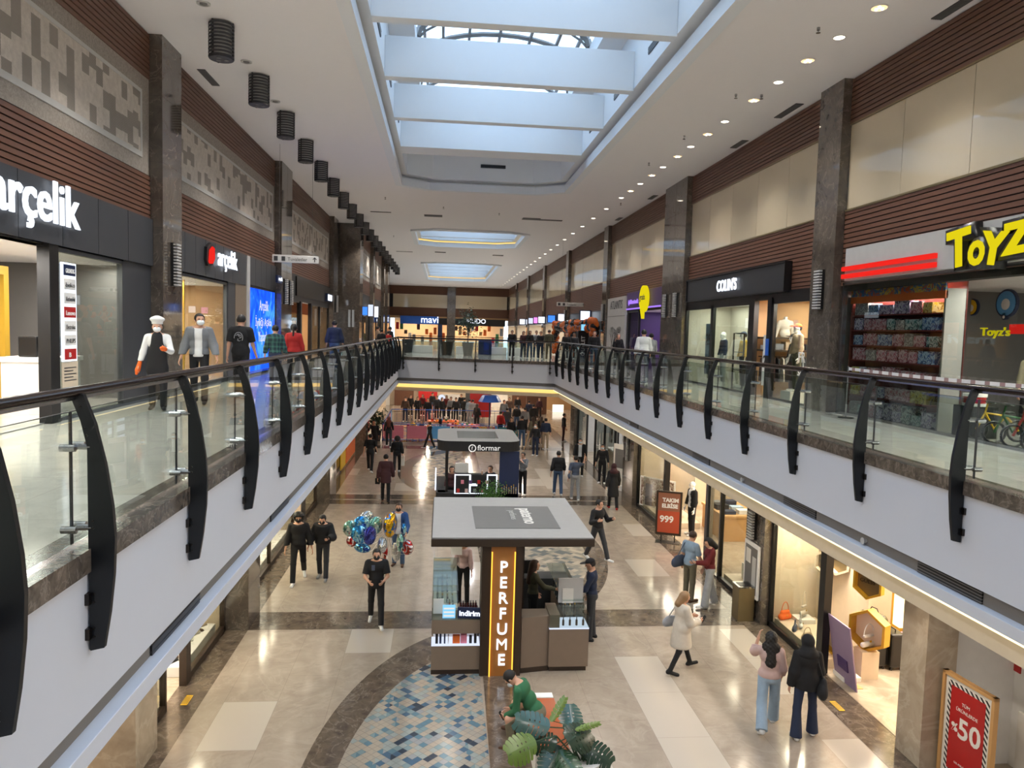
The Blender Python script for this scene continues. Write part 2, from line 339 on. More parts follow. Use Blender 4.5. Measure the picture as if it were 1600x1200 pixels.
# ------------------------------------------------------------ ceiling and skylights
SKY = [(-22, 30.8, 1.15), (42.6, 51.3, 1.3), (63.5, 86, 1.3)]  # near skylight lengthened unseen behind the camera to add fill daylight
SX0, SX1 = -1.95, 5.0
def octa(k, w, z):
    y0, y1, c = SKY[k]; x0, x1 = SX0+w, SX1-w; y0 += w; y1 -= w; cxx = c*1.0-.3*w; cy = c*.75-.3*w
    return [(x0, y0+cy, z), (x0+cxx, y0, z), (x1-cxx, y0, z), (x1, y0+cy, z), (x1, y1-cy, z), (x1-cxx, y1, z), (x0+cxx, y1, z), (x0, y1-cy, z)]
m = MB(); ys = [-30]
for y0, y1, c in SKY: ys += [y0, y1]
ys.append(101)
for i in range(0, len(ys), 2): m.quad((-14, ys[i], CEIL), (17, ys[i], CEIL), (17, ys[i+1], CEIL), (-14, ys[i+1], CEIL))
for k, (y0, y1, c) in enumerate(SKY):
    O = octa(k, 0, CEIL)
    m.quad((-14, y0, CEIL), (SX0, y0, CEIL), (SX0, y1, CEIL), (-14, y1, CEIL)); m.quad((SX1, y0, CEIL), (17, y0, CEIL), (17, y1, CEIL), (SX1, y1, CEIL))
    m.quad((SX0, y0, CEIL), O[1], O[0]); m.quad((SX1, y0, CEIL), O[3], O[2]); m.quad((SX1, y1, CEIL), O[5], O[4]); m.quad((SX0, y1, CEIL), O[7], O[6])
struct(m.build('ceiling', 'plaster'))
for k, (y0, y1, c) in enumerate(SKY):
    m = MB(); P = [(0, 12.2), (0, 12.1), (.26, 12.1), (.26, 12.4), (.1, 12.4), (.1, 12.52), (.45, 12.52), (.45, 12.64), (.45, 14.0)]
    g1 = (26.2 if k == 0 else y1-.9)
    for (u0, z0), (u1, z1) in zip(P[:-1], P[1:]):
        a, b = octa(k, u0, z0), octa(k, u1, z1)
        for i in range(8): m.quad(a[i], a[(i+1) % 8], b[(i+1) % 8], b[i])
    # soffit round the glazing
    a = octa(k, .45, 14.0); gx0, gx1, gy0 = -.85, 3.9, y0+.9; zt = 14.0
    X0, X1, Y0, Y1 = SX0+.4, SX1-.4, y0+.4, y1-.4
    m.quad((X0, Y0, zt), (gx0, Y0, zt), (gx0, Y1, zt), (X0, Y1, zt)); m.quad((gx1, Y0, zt), (X1, Y0, zt), (X1, Y1, zt), (gx1, Y1, zt))
    m.quad((gx0, Y0, zt), (gx1, Y0, zt), (gx1, gy0, zt), (gx0, gy0, zt)); m.quad((gx0, g1, zt), (gx1, g1, zt), (gx1, Y1, zt), (gx0, Y1, zt))
    zz = 14.45
    for q in (((gx0, gy0), (gx0, g1)), ((gx1, gy0), (gx1, g1)), ((gx0, gy0), (gx1, gy0)), ((gx0, g1), (gx1, g1))):
        m.quad((*q[0], zt), (*q[1], zt), (*q[1], zz), (*q[0], zz))
    struct(m.build('trim_%d' % (4+k), 'shaft_white'))
    bys = [-19.3, -15.9, -12.5, -9.05, -5.6, -2.2, 1.2, 4.6, 8.05, 11.48, 14.9, 18.3, 21.75, 25.1] if k == 0 else ([y0+3.0, y0+6.0] if k == 1 else [y0+3.8*i for i in range(1, 6)])
    for i, y in enumerate(bys):
        m = MB(); t = 1.0 if (k == 0 and i == 13) else .3; m.box(SX0+.45, SX1-.45, y, y+t, 12.47, 13.42)
        o = m.build('ceiling_beam', 'shaft_white', bevel=.01)
        tag(o, '%s white roof beam from the camera across the %s skylight' % (ORD[max(0, i-8) if k == 0 else i], ['large near', 'second', 'third'][k]), 'beam', 'white beams crossing the skylights')
    # vault: ribs, purlins, glass
    cxv, hw, rise = (gx0+gx1)/2, (gx1-gx0)/2, .85
    w = empty('window_%d' % (k+1)); w['kind'] = 'structure'
    arch = lambda t, r=1.: (cxv-hw*r*cos(t), zz+rise*r*sin(t))
    n = int((g1-gy0)/1.7)
    fr = MB()
    for j in range(n+1):
        y = gy0+(g1-gy0)*j/n
        for q in range(14):
            (xa, za), (xb, zb) = arch(pi*q/14), arch(pi*(q+1)/14); fr.cyl((xa, y, za), (xb, y, zb), .07 if j % 2 else .1, n=6)
            if not j % 2: fr.cyl((xa, y, za-.22), (xb, y, zb-.22), .035, n=5)
    for q in range(1, 8):
        xa, za = arch(pi*q/8); fr.box(xa-.04, xa+.04, gy0, g1, za-.05, za+.05)
    fr.build('frame', 'mid_grey', w)
    gl = MB()
    for q in range(16):
        (xa, za), (xb, zb) = arch(pi*q/16, 1.03), arch(pi*(q+1)/16, 1.03); gl.quad((xa, gy0, za), (xb, gy0, zb), (xb, g1, zb), (xa, g1, za))
    gl.build('pane', 'roof_glass', w)
    portal('daylight_portal', gx0, gx1, gy0, g1, zz+.05)
    if k:
        m = MB(); a, b = octa(k, .12, 12.43), octa(k, .12, 12.5)
        for i in range(8): m.quad(a[i], a[(i+1) % 8], b[(i+1) % 8], b[i])
        m2 = octa(k, .3, 12.41); m1 = octa(k, .26, 12.40)
        tag(m.build('led_strip_glow', 'led_cove_glow'), 'warm LED strip in the cove around the %s ceiling skylight' % ['', 'middle', 'far small'][k], 'light strip')
# vents in the shaft walls and end wall
def vent(p, sx, sy, sz, axis, lab, slats=5, mt='black', fr='steel', grp=None):
    e = empty('vent_grille', p, 0, lab, 'vent', grp); m = MB(); m.box(-sx/2, sx/2, -sy/2, sy/2, -sz/2, sz/2); m.build('backing', mt, e)
    m = MB()
    for i in range(slats):
        f = (i+.5)/slats-.5
        if axis == 'z': m.box(-sx/2-.004, sx/2+.004, -sy/2-.004, sy/2+.004, f*sz-.006, f*sz+.006)
        if axis == 'y': m.box(-sx/2-.002, sx/2+.002, f*sy-.006, f*sy+.006, -sz/2-.006, sz/2)
        if axis == 'x': m.box(f*sx-.006, f*sx+.006, -sy/2-.002, sy/2+.002, -sz/2-.006, sz/2)
    m.build('slat', fr, e); return e
for i, y in enumerate((13.2, 16.6, 20.0, 23.4)):
    vent((SX1-.46, y, 12.95), .03, .8, .16, 'z', 'dark slot vent in the right skylight shaft wall, %s from the camera' % ORD[i], 2, 'black', 'charcoal', 'vents in the skylight shaft')
    vent((SX0+.46, y, 12.95), .03, .8, .16, 'z', 'dark slot vent in the left skylight shaft wall, %s from the camera' % ORD[i], 2, 'black', 'charcoal', 'vents in the skylight shaft')
vent((1.9, 30.33, 13.1), 1.0, .03, .13, 'z', 'wide dark slot vent in the end wall of the near skylight', 2, 'black', 'charcoal')
# outer walls, columns
def plane_wall(name, p, mt): m = MB(); m.quad(*p); return struct(m.build(name, mt))
m = MB(); m.box(-14, 17, -30.2, -30, 0, 12.3); struct(m.build('wall_back', 'plaster'))
for q in ((XL-.3, XL-.05, -30, 42, 7.6, 12.2), (-5.2, -4.85, 43, 63, 7.6, 12.2), (-8, -7, 63, 100, 4.9, 12.2)): m = MB(); m.box(*q); struct(m.build('wall_left', 'soft_black'))
m = MB(); m.box(XR+.05, XR+.3, -30, 100, 7.6, 12.2); struct(m.build('wall_right', 'soft_black'))
def slat_band(x, d, y0, y1, z0, z1):    # d: +1 faces +x
    m = MB(); n = round((z1-z0)/.1); p = (z1-z0)/n
    for i in range(n): m.box(x, x-d*.05, y0, y1, z0+i*p, z0+(i+.76)*p)
    m.mat(1).box(x-d*.03, x-d*.055, y0, y1, z0, z1); return m
TN = [10]
def trim(mb, mt, **k): TN[0] += 1; return struct(mb.build('trim_%d' % TN[0], mt, **k))
LB = [(-30, 15.8), (16.9, 27.0), (28.7, 39.6)]; LB2 = [(43.5, 50), (51, 59), (60, 63)]
RB = [(-30, 15.8), (16.8, 26.2), (28.7, 38.8), (39.8, 51.1), (52.1, 63.2), (64.2, 75.3), (76.3, 87.4), (88.4, 100)]
def left_bay(x, y0, y1):
    trim(slat_band(x, 1, y0, y1, 11.3, 12.2), ['slat_wood', 'slat_gap']); trim(slat_band(x, 1, y0, y1, 8.55, 9.42), ['slat_wood', 'slat_gap'])
    m = MB(); e = .02
    m.mat(0).box(x-.05, x-.02, y0, y1, 9.42, 11.3)
    m.mat(1)
    m.box(x-.04, x, y0+.45, y1-.45, 10.93, 11.0); m.box(x-.04, x, y0+.45, y1-.45, 9.7, 9.8); m.box(x-.04, x, y0+.38, y0+.45, 9.7, 11.0); m.box(x-.04, x, y1-.45, y1-.38, 9.7, 11.0)
    m.mat(2).box(x-.04, x-.008, y0+.45, y1-.45, 9.8, 10.93); trim(m, ['rough_stone', 'light_grey', 'stone_mosaic'])
def right_bay(x, y0, y1):
    trim(slat_band(x, -1, y0, y1, 11.23, 12.2), ['slat_wood', 'slat_gap']); trim(slat_band(x, -1, y0, y1, 7.72, 9.37), ['slat_wood', 'slat_gap'])
    m = MB(); n = max(1, round((y1-y0)/1.9)); p = (y1-y0)/n
    for i in range(n): m.box(x+.03, x+.06, y0+i*p+.006, y0+(i+1)*p-.006, 9.37, 11.23)
    trim(m, ['cream_glass'])
    m = MB(); m.box(x-.02, x+.05, y0, y1, 9.33, 9.37); m.box(x-.0, x+.05, y0, y1, 11.2, 11.23); trim(m, ['bronze'])
for b in LB: left_bay(XL, *b)
for b in LB2: left_bay(-4.82, *b)
for b in RB: right_bay(XR, *b)
def column(x0, x1, y0, y1, z0, z1, lab, seam=None):
    m = MB()
    if seam: m.box(x0, x1, y0, seam-.01, z0, z1); m.box(x0, x1, seam+.01, y1, z0, z1); m.mat(1).box(x0+.03, x1-.03, seam-.02, seam+.02, z0, z1)
    else: m.box(x0, x1, y0, y1, z0, z1)
    m.mat(1); zz = z0+.9
    while zz < z1: m.box(x0-.0008, x1+.0008, y0-.0008, y1+.0008, zz, zz+.005); zz += 1.3
    o = m.build('column', ['column_marble', 'slat_gap']); o['kind'] = 'structure'; return o
for a, b, s in ((15.8, 16.9, None), (26.95, 28.75, 27.85), (39.6, 41, None)): column(XL-.05, -5.68, a, b, UF, CEIL, '', s)
column(-6.2, -4.6, 42, 43.5, UF, CEIL, ''); column(-6.2, -4.6, 63, 65, UF, CEIL, '')
for a, b in ((50, 51), (59, 60)): column(-5.0, -4.6, a, b, UF, CEIL, '')
for a, b, s in ((15.8, 16.8, None), (26.15, 28.75, 27.4), (38.8, 39.8, None), (51.1, 52.1, None), (63.2, 64.2, None), (75.3, 76.3, None), (87.4, 88.4, None)): column(8.59, XR+.05, a, b, UF, CEIL, '', s)
# far upper wall
m = MB(); m.box(-8, 10, 100, 100.4, 8.3, 12.2); struct(m.build('wall_far', 'soft_black'))
m = MB(); m.box(-7, 9, 99.9, 100, 11.1, 12.2); m.box(-7, 9, 99.9, 100, 8.2, 9.35); trim(m, ['brown'])
m = MB(); m.box(-6.6, .6, 99.95, 100, 9.35, 11.1); m.box(1.7, 8.6, 99.95, 100, 9.35, 11.1); trim(m, ['cream_glass'])
column(.6, 1.7, 99.5, 100, UF, CEIL, '')
# ground level columns
for a, b in ((15.8, 16.8), (27.3, 28.9), (40, 41.2)):
    column(-4.52, -3.97, a, b, 0, GC, ''); column(7.33, 7.58, a, b, 0, GC, '')
m = MB(); m.box(-4.85, -4.2, 10.55, 11.35, 0, GC); struct(m.build('column', 'beige_marble')); m = MB(); m.box(7.40, 7.9, 10.25, 10.85, 0, GC); struct(m.build('column', 'beige_marble'))
m = MB(); m.box(-4.45, 7, 62, 62.2, 2.6, 3.0); struct(m.build('wall_far', 'plaster'))
# lighting on the ceilings: real lamps right, added fill spots left
def downlight(x, y, z, mt='lamp_disc', r=.09): return (x, y, z)
DL = [(12.46, 'cluster'), (13.75, 'plain'), (14.96, 'cluster'), (16.29, 'plain'), (17.6, 'ring'), (19.43, 'plain'), (20.7, 'ring'), (22.14, 'plain'), (23.4, 'ring'), (24.97, 'plain'), (26.3, 'ring'), (27.86, 'plain'), (29.3, 'ring'), (30.86, 'plain')]
y = 33.7
while y < 96: DL.append((y, 'plain')); y += 2.9
for i, (y, kd) in enumerate(DL):
    e = empty('downlight', (7.32, y, CEIL), 0, 'recessed round ceiling downlight on the right walkway, %s' % ('number %d counting from the camera' % (i+1)), 'ceiling light', 'downlights along the right ceiling')
    m = MB(); r = .13 if kd != 'plain' else .10
    m.lathe([(r+.02, .0), (r+.02, -.012), (r, -.014), (r, .0)], n=20); m.build('rim', 'white', e, smooth=True)
    m = MB()
    if kd == 'plain': m.cyl((0, 0, -.006), (0, 0, .0), r, n=20); m.build('lens', 'lamp_disc', e)
    else:
        m.cyl((0, 0, -.004), (0, 0, .0), r, n=20); m.build('reflector', 'lamp_ring', e); m = MB()
        for a in range(3): m.ball((.055*cos(a*2.1), .055*sin(a*2.1), -.012), .028, 8, 5)
        m.build('bulb', 'lamp_disc', e, smooth=True)
for k_ in range(-10, 24):
    y = 12.5+3.6*k_
    pw = 1 if y < 36 else .6
    lamp('SPOT', 'downlight_beam', (7.32, y, CEIL-.05), 560*pw, NEUT, rot=(0, R(14), 0), spot_size=2.2, spot_blend=1, shadow_soft_size=.1)
    lamp('SPOT', 'downlight_beam', (-4.3, y, CEIL-.75), 520*pw, NEUT, rot=(0, R(-10), 0), spot_size=2.2, spot_blend=1, shadow_soft_size=.1)  # left spots are added fill; the drum lamps above them are unlit
# slatted drum lamps along the left ceiling
P0 = None
def drum(loc, lab):
    e = empty('drum_lamp', loc, 0, lab, 'ceiling light', 'slatted drum lamps along the left ceiling')
    m = MB()
    for i in range(10): z = -.66+i*.066; m.lathe([(.225, z), (.235, z), (.235, z+.036), (.225, z+.036), (.225, z)], n=24)
    m.build('ring', 'charcoal', e, smooth=True)
    m = MB()
    for a in (0, 2.1, 4.2): m.box(.215*cos(a)-.015, .215*cos(a)+.015, .215*sin(a)-.015, .215*sin(a)+.015, -.68, 0)
    m.build('rib', 'black', e)
    m = MB(); m.cyl((0, 0, -.64), (0, 0, -.01), .20, n=20); m.build('diffuser', 'light_grey', e, smooth=True)
    m = MB(); m.cyl((0, 0, -.675), (0, 0, -.655), .225, n=20); m.build('base_plate', 'charcoal', e)
    m = MB(); [m.cyl((.09*cos(a), .09*sin(a), -.685), (.09*cos(a), .09*sin(a), -.674), .045, n=10) for a in (0.3, 2.4, 4.5)]; m.build('spot', 'mid_grey', e)
    return e
for i in range(20):
    loc = (-4.31, 15.02+2.93*i, CEIL); lab = 'slatted dark drum lamp under the left ceiling, %s from the camera' % ORD[i]
    if i == 0: P0 = drum(loc, lab)
    else: copy_tree(P0, None, loc, None, lab)
# small ceiling fittings
def onceil(px, py): p = un(px, py, 2, CEIL); return p
for i, (px, py) in enumerate([(318, 5), (385, 96), (430, 158)]):
    p = onceil(px, py); e = empty('downlight', (p[0], p[1], CEIL), 0, 'unlit round grey ceiling spot left of the drum lamps, %s' % ORD[i], 'ceiling light', 'unlit spots on the left ceiling')
    m = MB(); m.lathe([(.12, 0), (.12, -.02), (.09, -.02), (.09, 0)], n=18); m.build('rim', 'light_grey', e, smooth=True); m = MB(); m.ball((0, 0, -.01), (.07, .07, .03), 12, 6); m.build('lens', 'mid_grey', e, smooth=True)
for i, (px, py, sx, sy, ax) in enumerate([(326, 121, .18, 1.1, 'x'), (497, 12, .1, .1, 'x'), (1500, 6, .2, 1.2, 'x'), (1232, 173, .2, 1.2, 'x'), (1155, 225, .2, .9, 'x'), (1020, 308, .2, .9, 'x'), (967, 342, .2, .9, 'x'), (677, 337, .9, .6, 'y'), (830, 342, .9, .6, 'y'), (688, 394, .8, .5, 'y'), (778, 399, .8, .5, 'y'), (860, 344, 1.2, .3, 'y'), (595, 331, 1.0, .15, 'y'), (632, 393, 1.2, .2, 'y')]):
    p = onceil(px, py)
    side = 'right ceiling by the wood slats' if p[0] > 6 else ('left ceiling' if p[0] < -2.4 else 'ceiling between the skylights')
    if i == 1: continue
    vent((p[0], p[1], CEIL-.005), sx, sy, .02, ax, 'flush grey air grille in the %s, %s listed outward' % (side, ORD[i]), 6, 'charcoal', 'mid_grey', 'air grilles in the main ceiling')
for i, (px, py) in enumerate([(1279, 43), (1190, 148), (1150, 147), (1069, 212), (1014, 254), (970, 317), (693, 323), (780, 333), (602, 308), (615, 368)]):
    p = onceil(px, py); m = MB(); m.cyl((0, 0, 0), (0, 0, -.05), .03, n=10); m.cyl((0, 0, -.05), (0, 0, -.09), .012, n=8); m.cyl((0, 0, -.09), (0, 0, -.1), .04, n=10)
    tag(m.build('sprinkler', 'steel', smooth=True, loc=(p[0], p[1], CEIL)), 'small ceiling sprinkler head, %s from the right front' % ORD[i], 'sprinkler', 'sprinkler heads in the ceiling')
# groove grilles on the void edge
for i, y in enumerate((8.3, 12.1, 17.0, 23.3, 31)):
    vent((VR+.07, y, 3.615), .02, 1.15, .15, 'z', 'dark louvred air grille in the right ledge groove, %s from the camera' % ORD[i], 4, 'black', 'mid_grey', 'air grilles in the ledge groove')
for i, y in enumerate((7.3, 11.9)):
    vent((VL-.07, y, 3.60), .02, 1.3, .12, 'z', 'dark air slot in the left ledge groove, %s from the camera' % ORD[i], 2, 'black', 'charcoal', 'air slots in the left groove')
for i, (px, py) in enumerate([(1357, 850), (1165, 757), (987, 667)]):
    p = un(px, py, 0, VR+.12); m = MB(); m.cyl((0, 0, 0), (-.05, 0, 0), .03, n=10); m.cyl((-.05, 0, 0), (-.06, 0, 0), .05, n=12)
    tag(m.build('sprinkler', 'light_grey', smooth=True, loc=(VR+.08, p[1], 3.6)), 'sidewall sprinkler in the right ledge groove, %s from the camera' % ORD[i], 'sprinkler', 'sprinklers in the ledge groove')
# wall sconces: dark box with bright horizontal slats
def sconce(x, d, y, z0, z1, lab, w=.28, grp='slatted wall lamps on the marble columns'):
    e = empty('wall_lamp', (x, y, (z0+z1)/2), 0, lab, 'wall light', grp); h = (z1-z0)/2; m = MB(); m.box(0, d*.06, -w/2, w/2, -h, h); m.build('housing', 'black', e)
    m = MB(); n = int(2*h/.062)
    for i in range(n): m.box(d*.06, d*.13, -w/2+.01, w/2-.01, -h+(i+.2)*2*h/n, -h+(i+.75)*2*h/n)
    m.build('slat', 'light_grey', e); m = MB(); m.box(d*.05, d*.062, -w/2+.02, w/2-.02, -h+.02, h-.02); m.build('diffuser', 'soft_black', e); return e
for i, y in enumerate((16.35, 27.4, 28.3, 40.3)): sconce(-5.68, 1, y, 7.25, 8.15, 'slatted wall lamp on the left wall columns, %s from the camera' % ORD[i])
for i, y in enumerate((16.3, 26.8, 28.1, 39.3, 51.6)): sconce(8.59, -1, y, 7.2, 8.1, 'slatted wall lamp on the right wall columns, %s from the camera' % ORD[i])
sconce(7.33, -1, 16.35, 1.85, 2.5, 'slatted wall lamp on the dark lower column above the framed board')
# ground ceiling downlights (under the upper floor)
for sx, xs in (('left', -3.3), ('right', 6.75)):
    for i, y in enumerate([9.5+2.42*k for k in range(22)]):
        m = MB(); m.cyl((0, 0, 0), (0, 0, -.01), .08, n=14); tag(m.build('downlight', 'lamp_disc', loc=(xs, y, GC)), 'round downlight under the %s walkway, %s from the camera' % (sx, ORD[i]), 'ceiling light', 'downlights under the %s walkway' % sx)
    for y in range(5, 62, 5):
        lamp('SPOT', 'downlight_beam', (xs+(.3 if sx == 'left' else 0), y, GC-.03), 38, WARM, spot_size=2.4, spot_blend=.7, shadow_soft_size=.08)
for y in (44, 48, 52, 56, 60):
    for x in (-1, 2, 5): lamp('POINT', 'downlight_beam', (x, y, GC-.1), 45, WARM, shadow_soft_size=.1)
for y in (46, 54, 70, 78, 88, 96): lamp('SPOT', 'downlight_beam', (1.5, y, CEIL-.05), 260, NEUT, spot_size=2.4, spot_blend=.6, shadow_soft_size=.1)
# ------------------------------------------------------------ glass balustrades with curved posts
def blade(fn):      # profile (u, z): u towards the void
    outer = [(-.01, 5.985), (.065, 5.78), (.13, 5.5), (.175, 5.2), (.19, 4.98), (.18, 4.72), (.15, 4.44), (.11, 4.19), (.02, 4.17)]
    inner = [(.012, 4.18), (.012, 5.62), (-.03, 5.8), (-.10, 5.985)]
    return outer+inner
def spider(mb, fn, a, z, s=1):
    g = lambda u, aa, zz: fn(u, zz, aa)
    mb.cyl(g(.03, a, z), g(-.07, a, z), .022, n=8); mb.cyl(g(-.07, a-.07, z), g(-.07, a+.07, z), .014, n=8)
    for q in (-.07, .07): mb.cyl(g(-.04, a+q, z), g(-.14, a+q, z), .026, n=10)
def railing(p0, p1, posts, lab, ends=(0, 0), sgn=None):
    p0, p1 = np.array(p0, float), np.array(p1, float); d = p1-p0; L = np.linalg.norm(d); d /= L; nrm = np.array([d[1], -d[0]])   # void on the right hand of d
    fn = lambda u, v, a: (p0[0]+d[0]*a+nrm[0]*u, p0[1]+d[1]*a+nrm[1]*u, v)
    e = empty('balustrade', (p0[0], p0[1], UF), 0, lab, 'railing'); off = Vector((-p0[0], -p0[1], -UF))
    def B(mb, nm, mt, par=e, **k):
        mb.v = [(x-p0[0], y-p0[1], z-UF) for x, y, z in mb.v]; return mb.build(nm, mt, par, **k)
    prof = blade(fn)
    for a in posts:
        m = MB(); m.prism(prof, fn, a-.02, a+.02)
        po = B(m, 'post', 'post_black')
        m = MB()
        for z in (4.3, 4.55): m.prism([(0, z-.04), (.03, z-.04), (.03, z+.04), (0, z+.04)], fn, a-.06, a+.06)
        for z in (4.27, 4.33, 4.52, 4.58, 5.05, 5.1, 5.7, 5.75, 5.9):
            u = .045 if z < 5.6 else .03-(z-5.6)*.2
            m.cyl(fn(u, z, a-.026), fn(u, z, a+.026), .009, n=6)
        B(m, 'bolt', 'dark_steel', po)
        m = MB(); spider(m, fn, a, 5.05); spider(m, fn, a, 5.62); B(m, 'bracket', 'steel', po, smooth=True)
    ed = [ends[0]]+list(posts)+[L-ends[1]]
    for a, b in zip(ed[:-1], ed[1:]):
        if b-a < .3: continue
        m = MB(); m.prism([(-.112, 4.93), (-.1, 4.93), (-.1, 5.86), (-.112, 5.86)], fn, a+.012, b-.012); B(m, 'glass_panel', 'clear_glass')
        m = MB(); m.prism([(-.1125, 5.86), (-.0995, 5.86), (-.0995, 5.864), (-.1125, 5.864)], fn, a+.012, b-.012)
        for q in (a+.008, b-.012): m.prism([(-.1125, 4.93), (-.0995, 4.93), (-.0995, 5.86), (-.1125, 5.86)], fn, q, q+.004)
        B(m, 'panel_edge', 'charcoal')
    m = MB(); rp = [(-.075+.052*cos(t), 6.0+.036*sin(t)) for t in [2*pi*i/14 for i in range(14)]]; m.prism(rp, fn, ends[0]*0-.08, L+.08); h = B(m, 'handrail', 'rail', smooth=True)
    m = MB(); m.prism([(-.09, 5.945), (-.06, 5.945), (-.06, 5.97), (-.09, 5.97)], fn, 0, L); B(m, 'rail_channel', 'steel', h)
    return e
railing((VL, .6), (VL, 42.5), [1.6, 3.62]+[4.75+2.05*i for i in range(0, 19)], 'long glass balustrade with black curved posts on the left walkway edge')
railing((VR, 40.0), (VR, .6), [1.2+2.05*i for i in range(0, 19)], 'long glass balustrade with black curved posts on the right walkway edge')
railing((VL, 42.5), (VR, 40.0), [.3+2.1*i for i in range(0, 5)], 'short glass balustrade across the far end of the opening')
# ------------------------------------------------------------ bodies grown as one smooth surface
def v3(*a): return np.array(a, float)
def smin(a, b, k):
    h = np.clip(.5+.5*(b-a)/k, 0, 1); return b+(a-b)*h-k*h*(1-h)
def d_cone(P, a, b, ra, rb):
    ba = b-a; L2 = ba@ba+1e-12; t = np.clip(((P-a)@ba)/L2, 0, 1); q = P-a-t[:, None]*ba
    return np.sqrt((q*q).sum(1))-(ra+(rb-ra)*t)
def d_ell(P, c, r, A=None):
    q = P-c
    if A is not None: q = q@A
    k0 = np.sqrt(((q/r)**2).sum(1)); k1 = np.sqrt(((q/(r*r))**2).sum(1))+1e-9; return k0*(k0-1)/k1
def union(P, prims, k=.02):
    d = None
    for p in prims:
        if p[0] == 'c': e = d_cone(P, *p[1:5])
        elif p[0] == 'e': e = d_ell(P, *p[1:])
        elif p[0] == 'cc':   # cone cut flat at its b end
            e = np.maximum(d_cone(P, *p[1:5]), (P-p[2])@((p[2]-p[1])/np.linalg.norm(p[2]-p[1])))
        d = e if d is None else smin(d, e, k)
    return d
def nets(fn, lo, hi, h):
    lo = np.array(lo, float); n = np.ceil((np.array(hi)-lo)/h).astype(int)+1
    g = np.stack(np.meshgrid(*[lo[i]+h*np.arange(n[i]) for i in range(3)], indexing='ij'), -1)
    D = fn(g.reshape(-1, 3)).reshape(n); S = D < 0
    acc = np.zeros(tuple(n-1)+(3,)); cnt = np.zeros(tuple(n-1))
    sl = lambda o: tuple(slice(o[i], o[i]+n[i]-1) for i in range(3))
    cor = [(i, j, k) for i in (0, 1) for j in (0, 1) for k in (0, 1)]
    for a in cor:
        for ax in range(3):
            if a[ax]: continue
            b = list(a); b[ax] = 1; da, db = D[sl(a)], D[sl(b)]; x = (da < 0) != (db < 0)
            t = np.where(x, da/(da-db+1e-12), 0)
            p = np.zeros(acc.shape); p[..., 0] = a[0]; p[..., 1] = a[1]; p[..., 2] = a[2]; p[..., ax] += t
            acc += p*x[..., None]; cnt += x
    idx = -np.ones(tuple(n-1), int); on = cnt > 0; idx[on] = np.arange(on.sum())
    ijk = np.argwhere(on); V = lo+h*(ijk+acc[on]/cnt[on][:, None]); F = []
    for ax in range(3):
        u, w = [(1, 2), (2, 0), (0, 1)][ax]
        A = [slice(1, n[i]-1) for i in range(3)]; A[ax] = slice(0, n[ax]-1); B = list(A); B[ax] = slice(1, n[ax])
        s0, s1 = S[tuple(A)], S[tuple(B)]; pts = np.argwhere(s0 != s1); inside = s0[s0 != s1]
        off = np.array([1 if i != ax else 0 for i in range(3)]); c = pts+off
        def q(du, dw):
            d = c.copy(); d[:, u] += du; d[:, w] += dw; return idx[d[:, 0], d[:, 1], d[:, 2]]
        f = np.stack([q(-1, -1), q(0, -1), q(0, 0), q(-1, 0)], 1); f[~inside] = f[~inside][:, ::-1]; F.append(f)
    F = np.concatenate(F); F = F[(F >= 0).all(1)]; return V, F
def bounds(prims, pad=.05):
    lo, hi = np.full(3, 9e9), np.full(3, -9e9)
    for p in prims:
        if p[0] in ('c', 'cc'):
            for q, r in ((p[1], p[3]), (p[2], p[4])): lo = np.minimum(lo, q-r); hi = np.maximum(hi, q+r)
        else: r = max(p[2]); lo = np.minimum(lo, p[1]-r); hi = np.maximum(hi, p[1]+r)
    return lo-pad, hi+pad
def grow(prims, h, k=.02, cut=None):
    lo, hi = bounds(prims)
    fn = (lambda P: union(P, prims, k)) if cut is None else (lambda P: cut(P, union(P, prims, k)))
    return nets(fn, lo, hi, h)
def mesh_of(name, parts, mats, parent=None):     # parts: (V, F, material index)
    me = bpy.data.meshes.new(name); vs = []; fs = []; mi = []; b = 0
    for V, F, m in parts: vs += V.tolist(); fs += (F+b).tolist(); mi += [m]*len(F); b += len(V)
    me.from_pydata(vs, [], fs)
    for m in mats: me.materials.append(MT[m])
    me.polygons.foreach_set('material_index', mi); me.polygons.foreach_set('use_smooth', [True]*len(fs)); me.update()
    o = bpy.data.objects.new(name, me); COL.objects.link(o)
    if parent: o.parent = parent
    return o
def rotax(v, ax, a):
    ax = ax/np.linalg.norm(ax); return v*cos(a)+np.cross(ax, v)*sin(a)+ax*(ax@v)*(1-cos(a))
def hand_prims(w, d, side, curl, nrm, s=1.):     # w wrist, d hand direction, nrm: palm normal
    lat = np.cross(nrm, d); lat /= np.linalg.norm(lat); lat *= side; pr = []
    pc = w+d*.045*s
    for o in (-.024, -.008, .008, .024): pr.append(('c', w+lat*o*.6*s, w+d*.085*s+lat*o*s, .013*s, .0115*s))
    for o, L in ((-.028, .060), (-.009, .074), (.010, .080), (.028, .070)):
        p = w+d*.085*s+lat*o*s; dd = d.copy(); a = R(curl)
        for j, f in enumerate((.42, .33, .25)):
            dd = rotax(dd, np.cross(d, nrm), a*(.6 if j == 0 else .8)); q = p+dd*L*f*s; pr.append(('c', p, q, (.0098-.0011*j)*s, (.0088-.0011*j)*s)); p = q
    # lat points from the little finger (-) to the index (+): thumb leaves the index side near the palm base
    p = w+d*.03*s+lat*.03*s; t1 = d*.72+lat*.62+nrm*.25; t1 /= np.linalg.norm(t1); q = p+t1*.04*s; pr.append(('c', w+d*.015*s+lat*.015*s, p, .015*s, .0135*s)); pr.append(('c', p, q, .0130*s, .0108*s))
    t2 = d*.92+lat*.25+nrm*.25; t2 /= np.linalg.norm(t2); pr.append(('c', q, q+t2*.032*s, .0105*s, .0085*s)); return pr
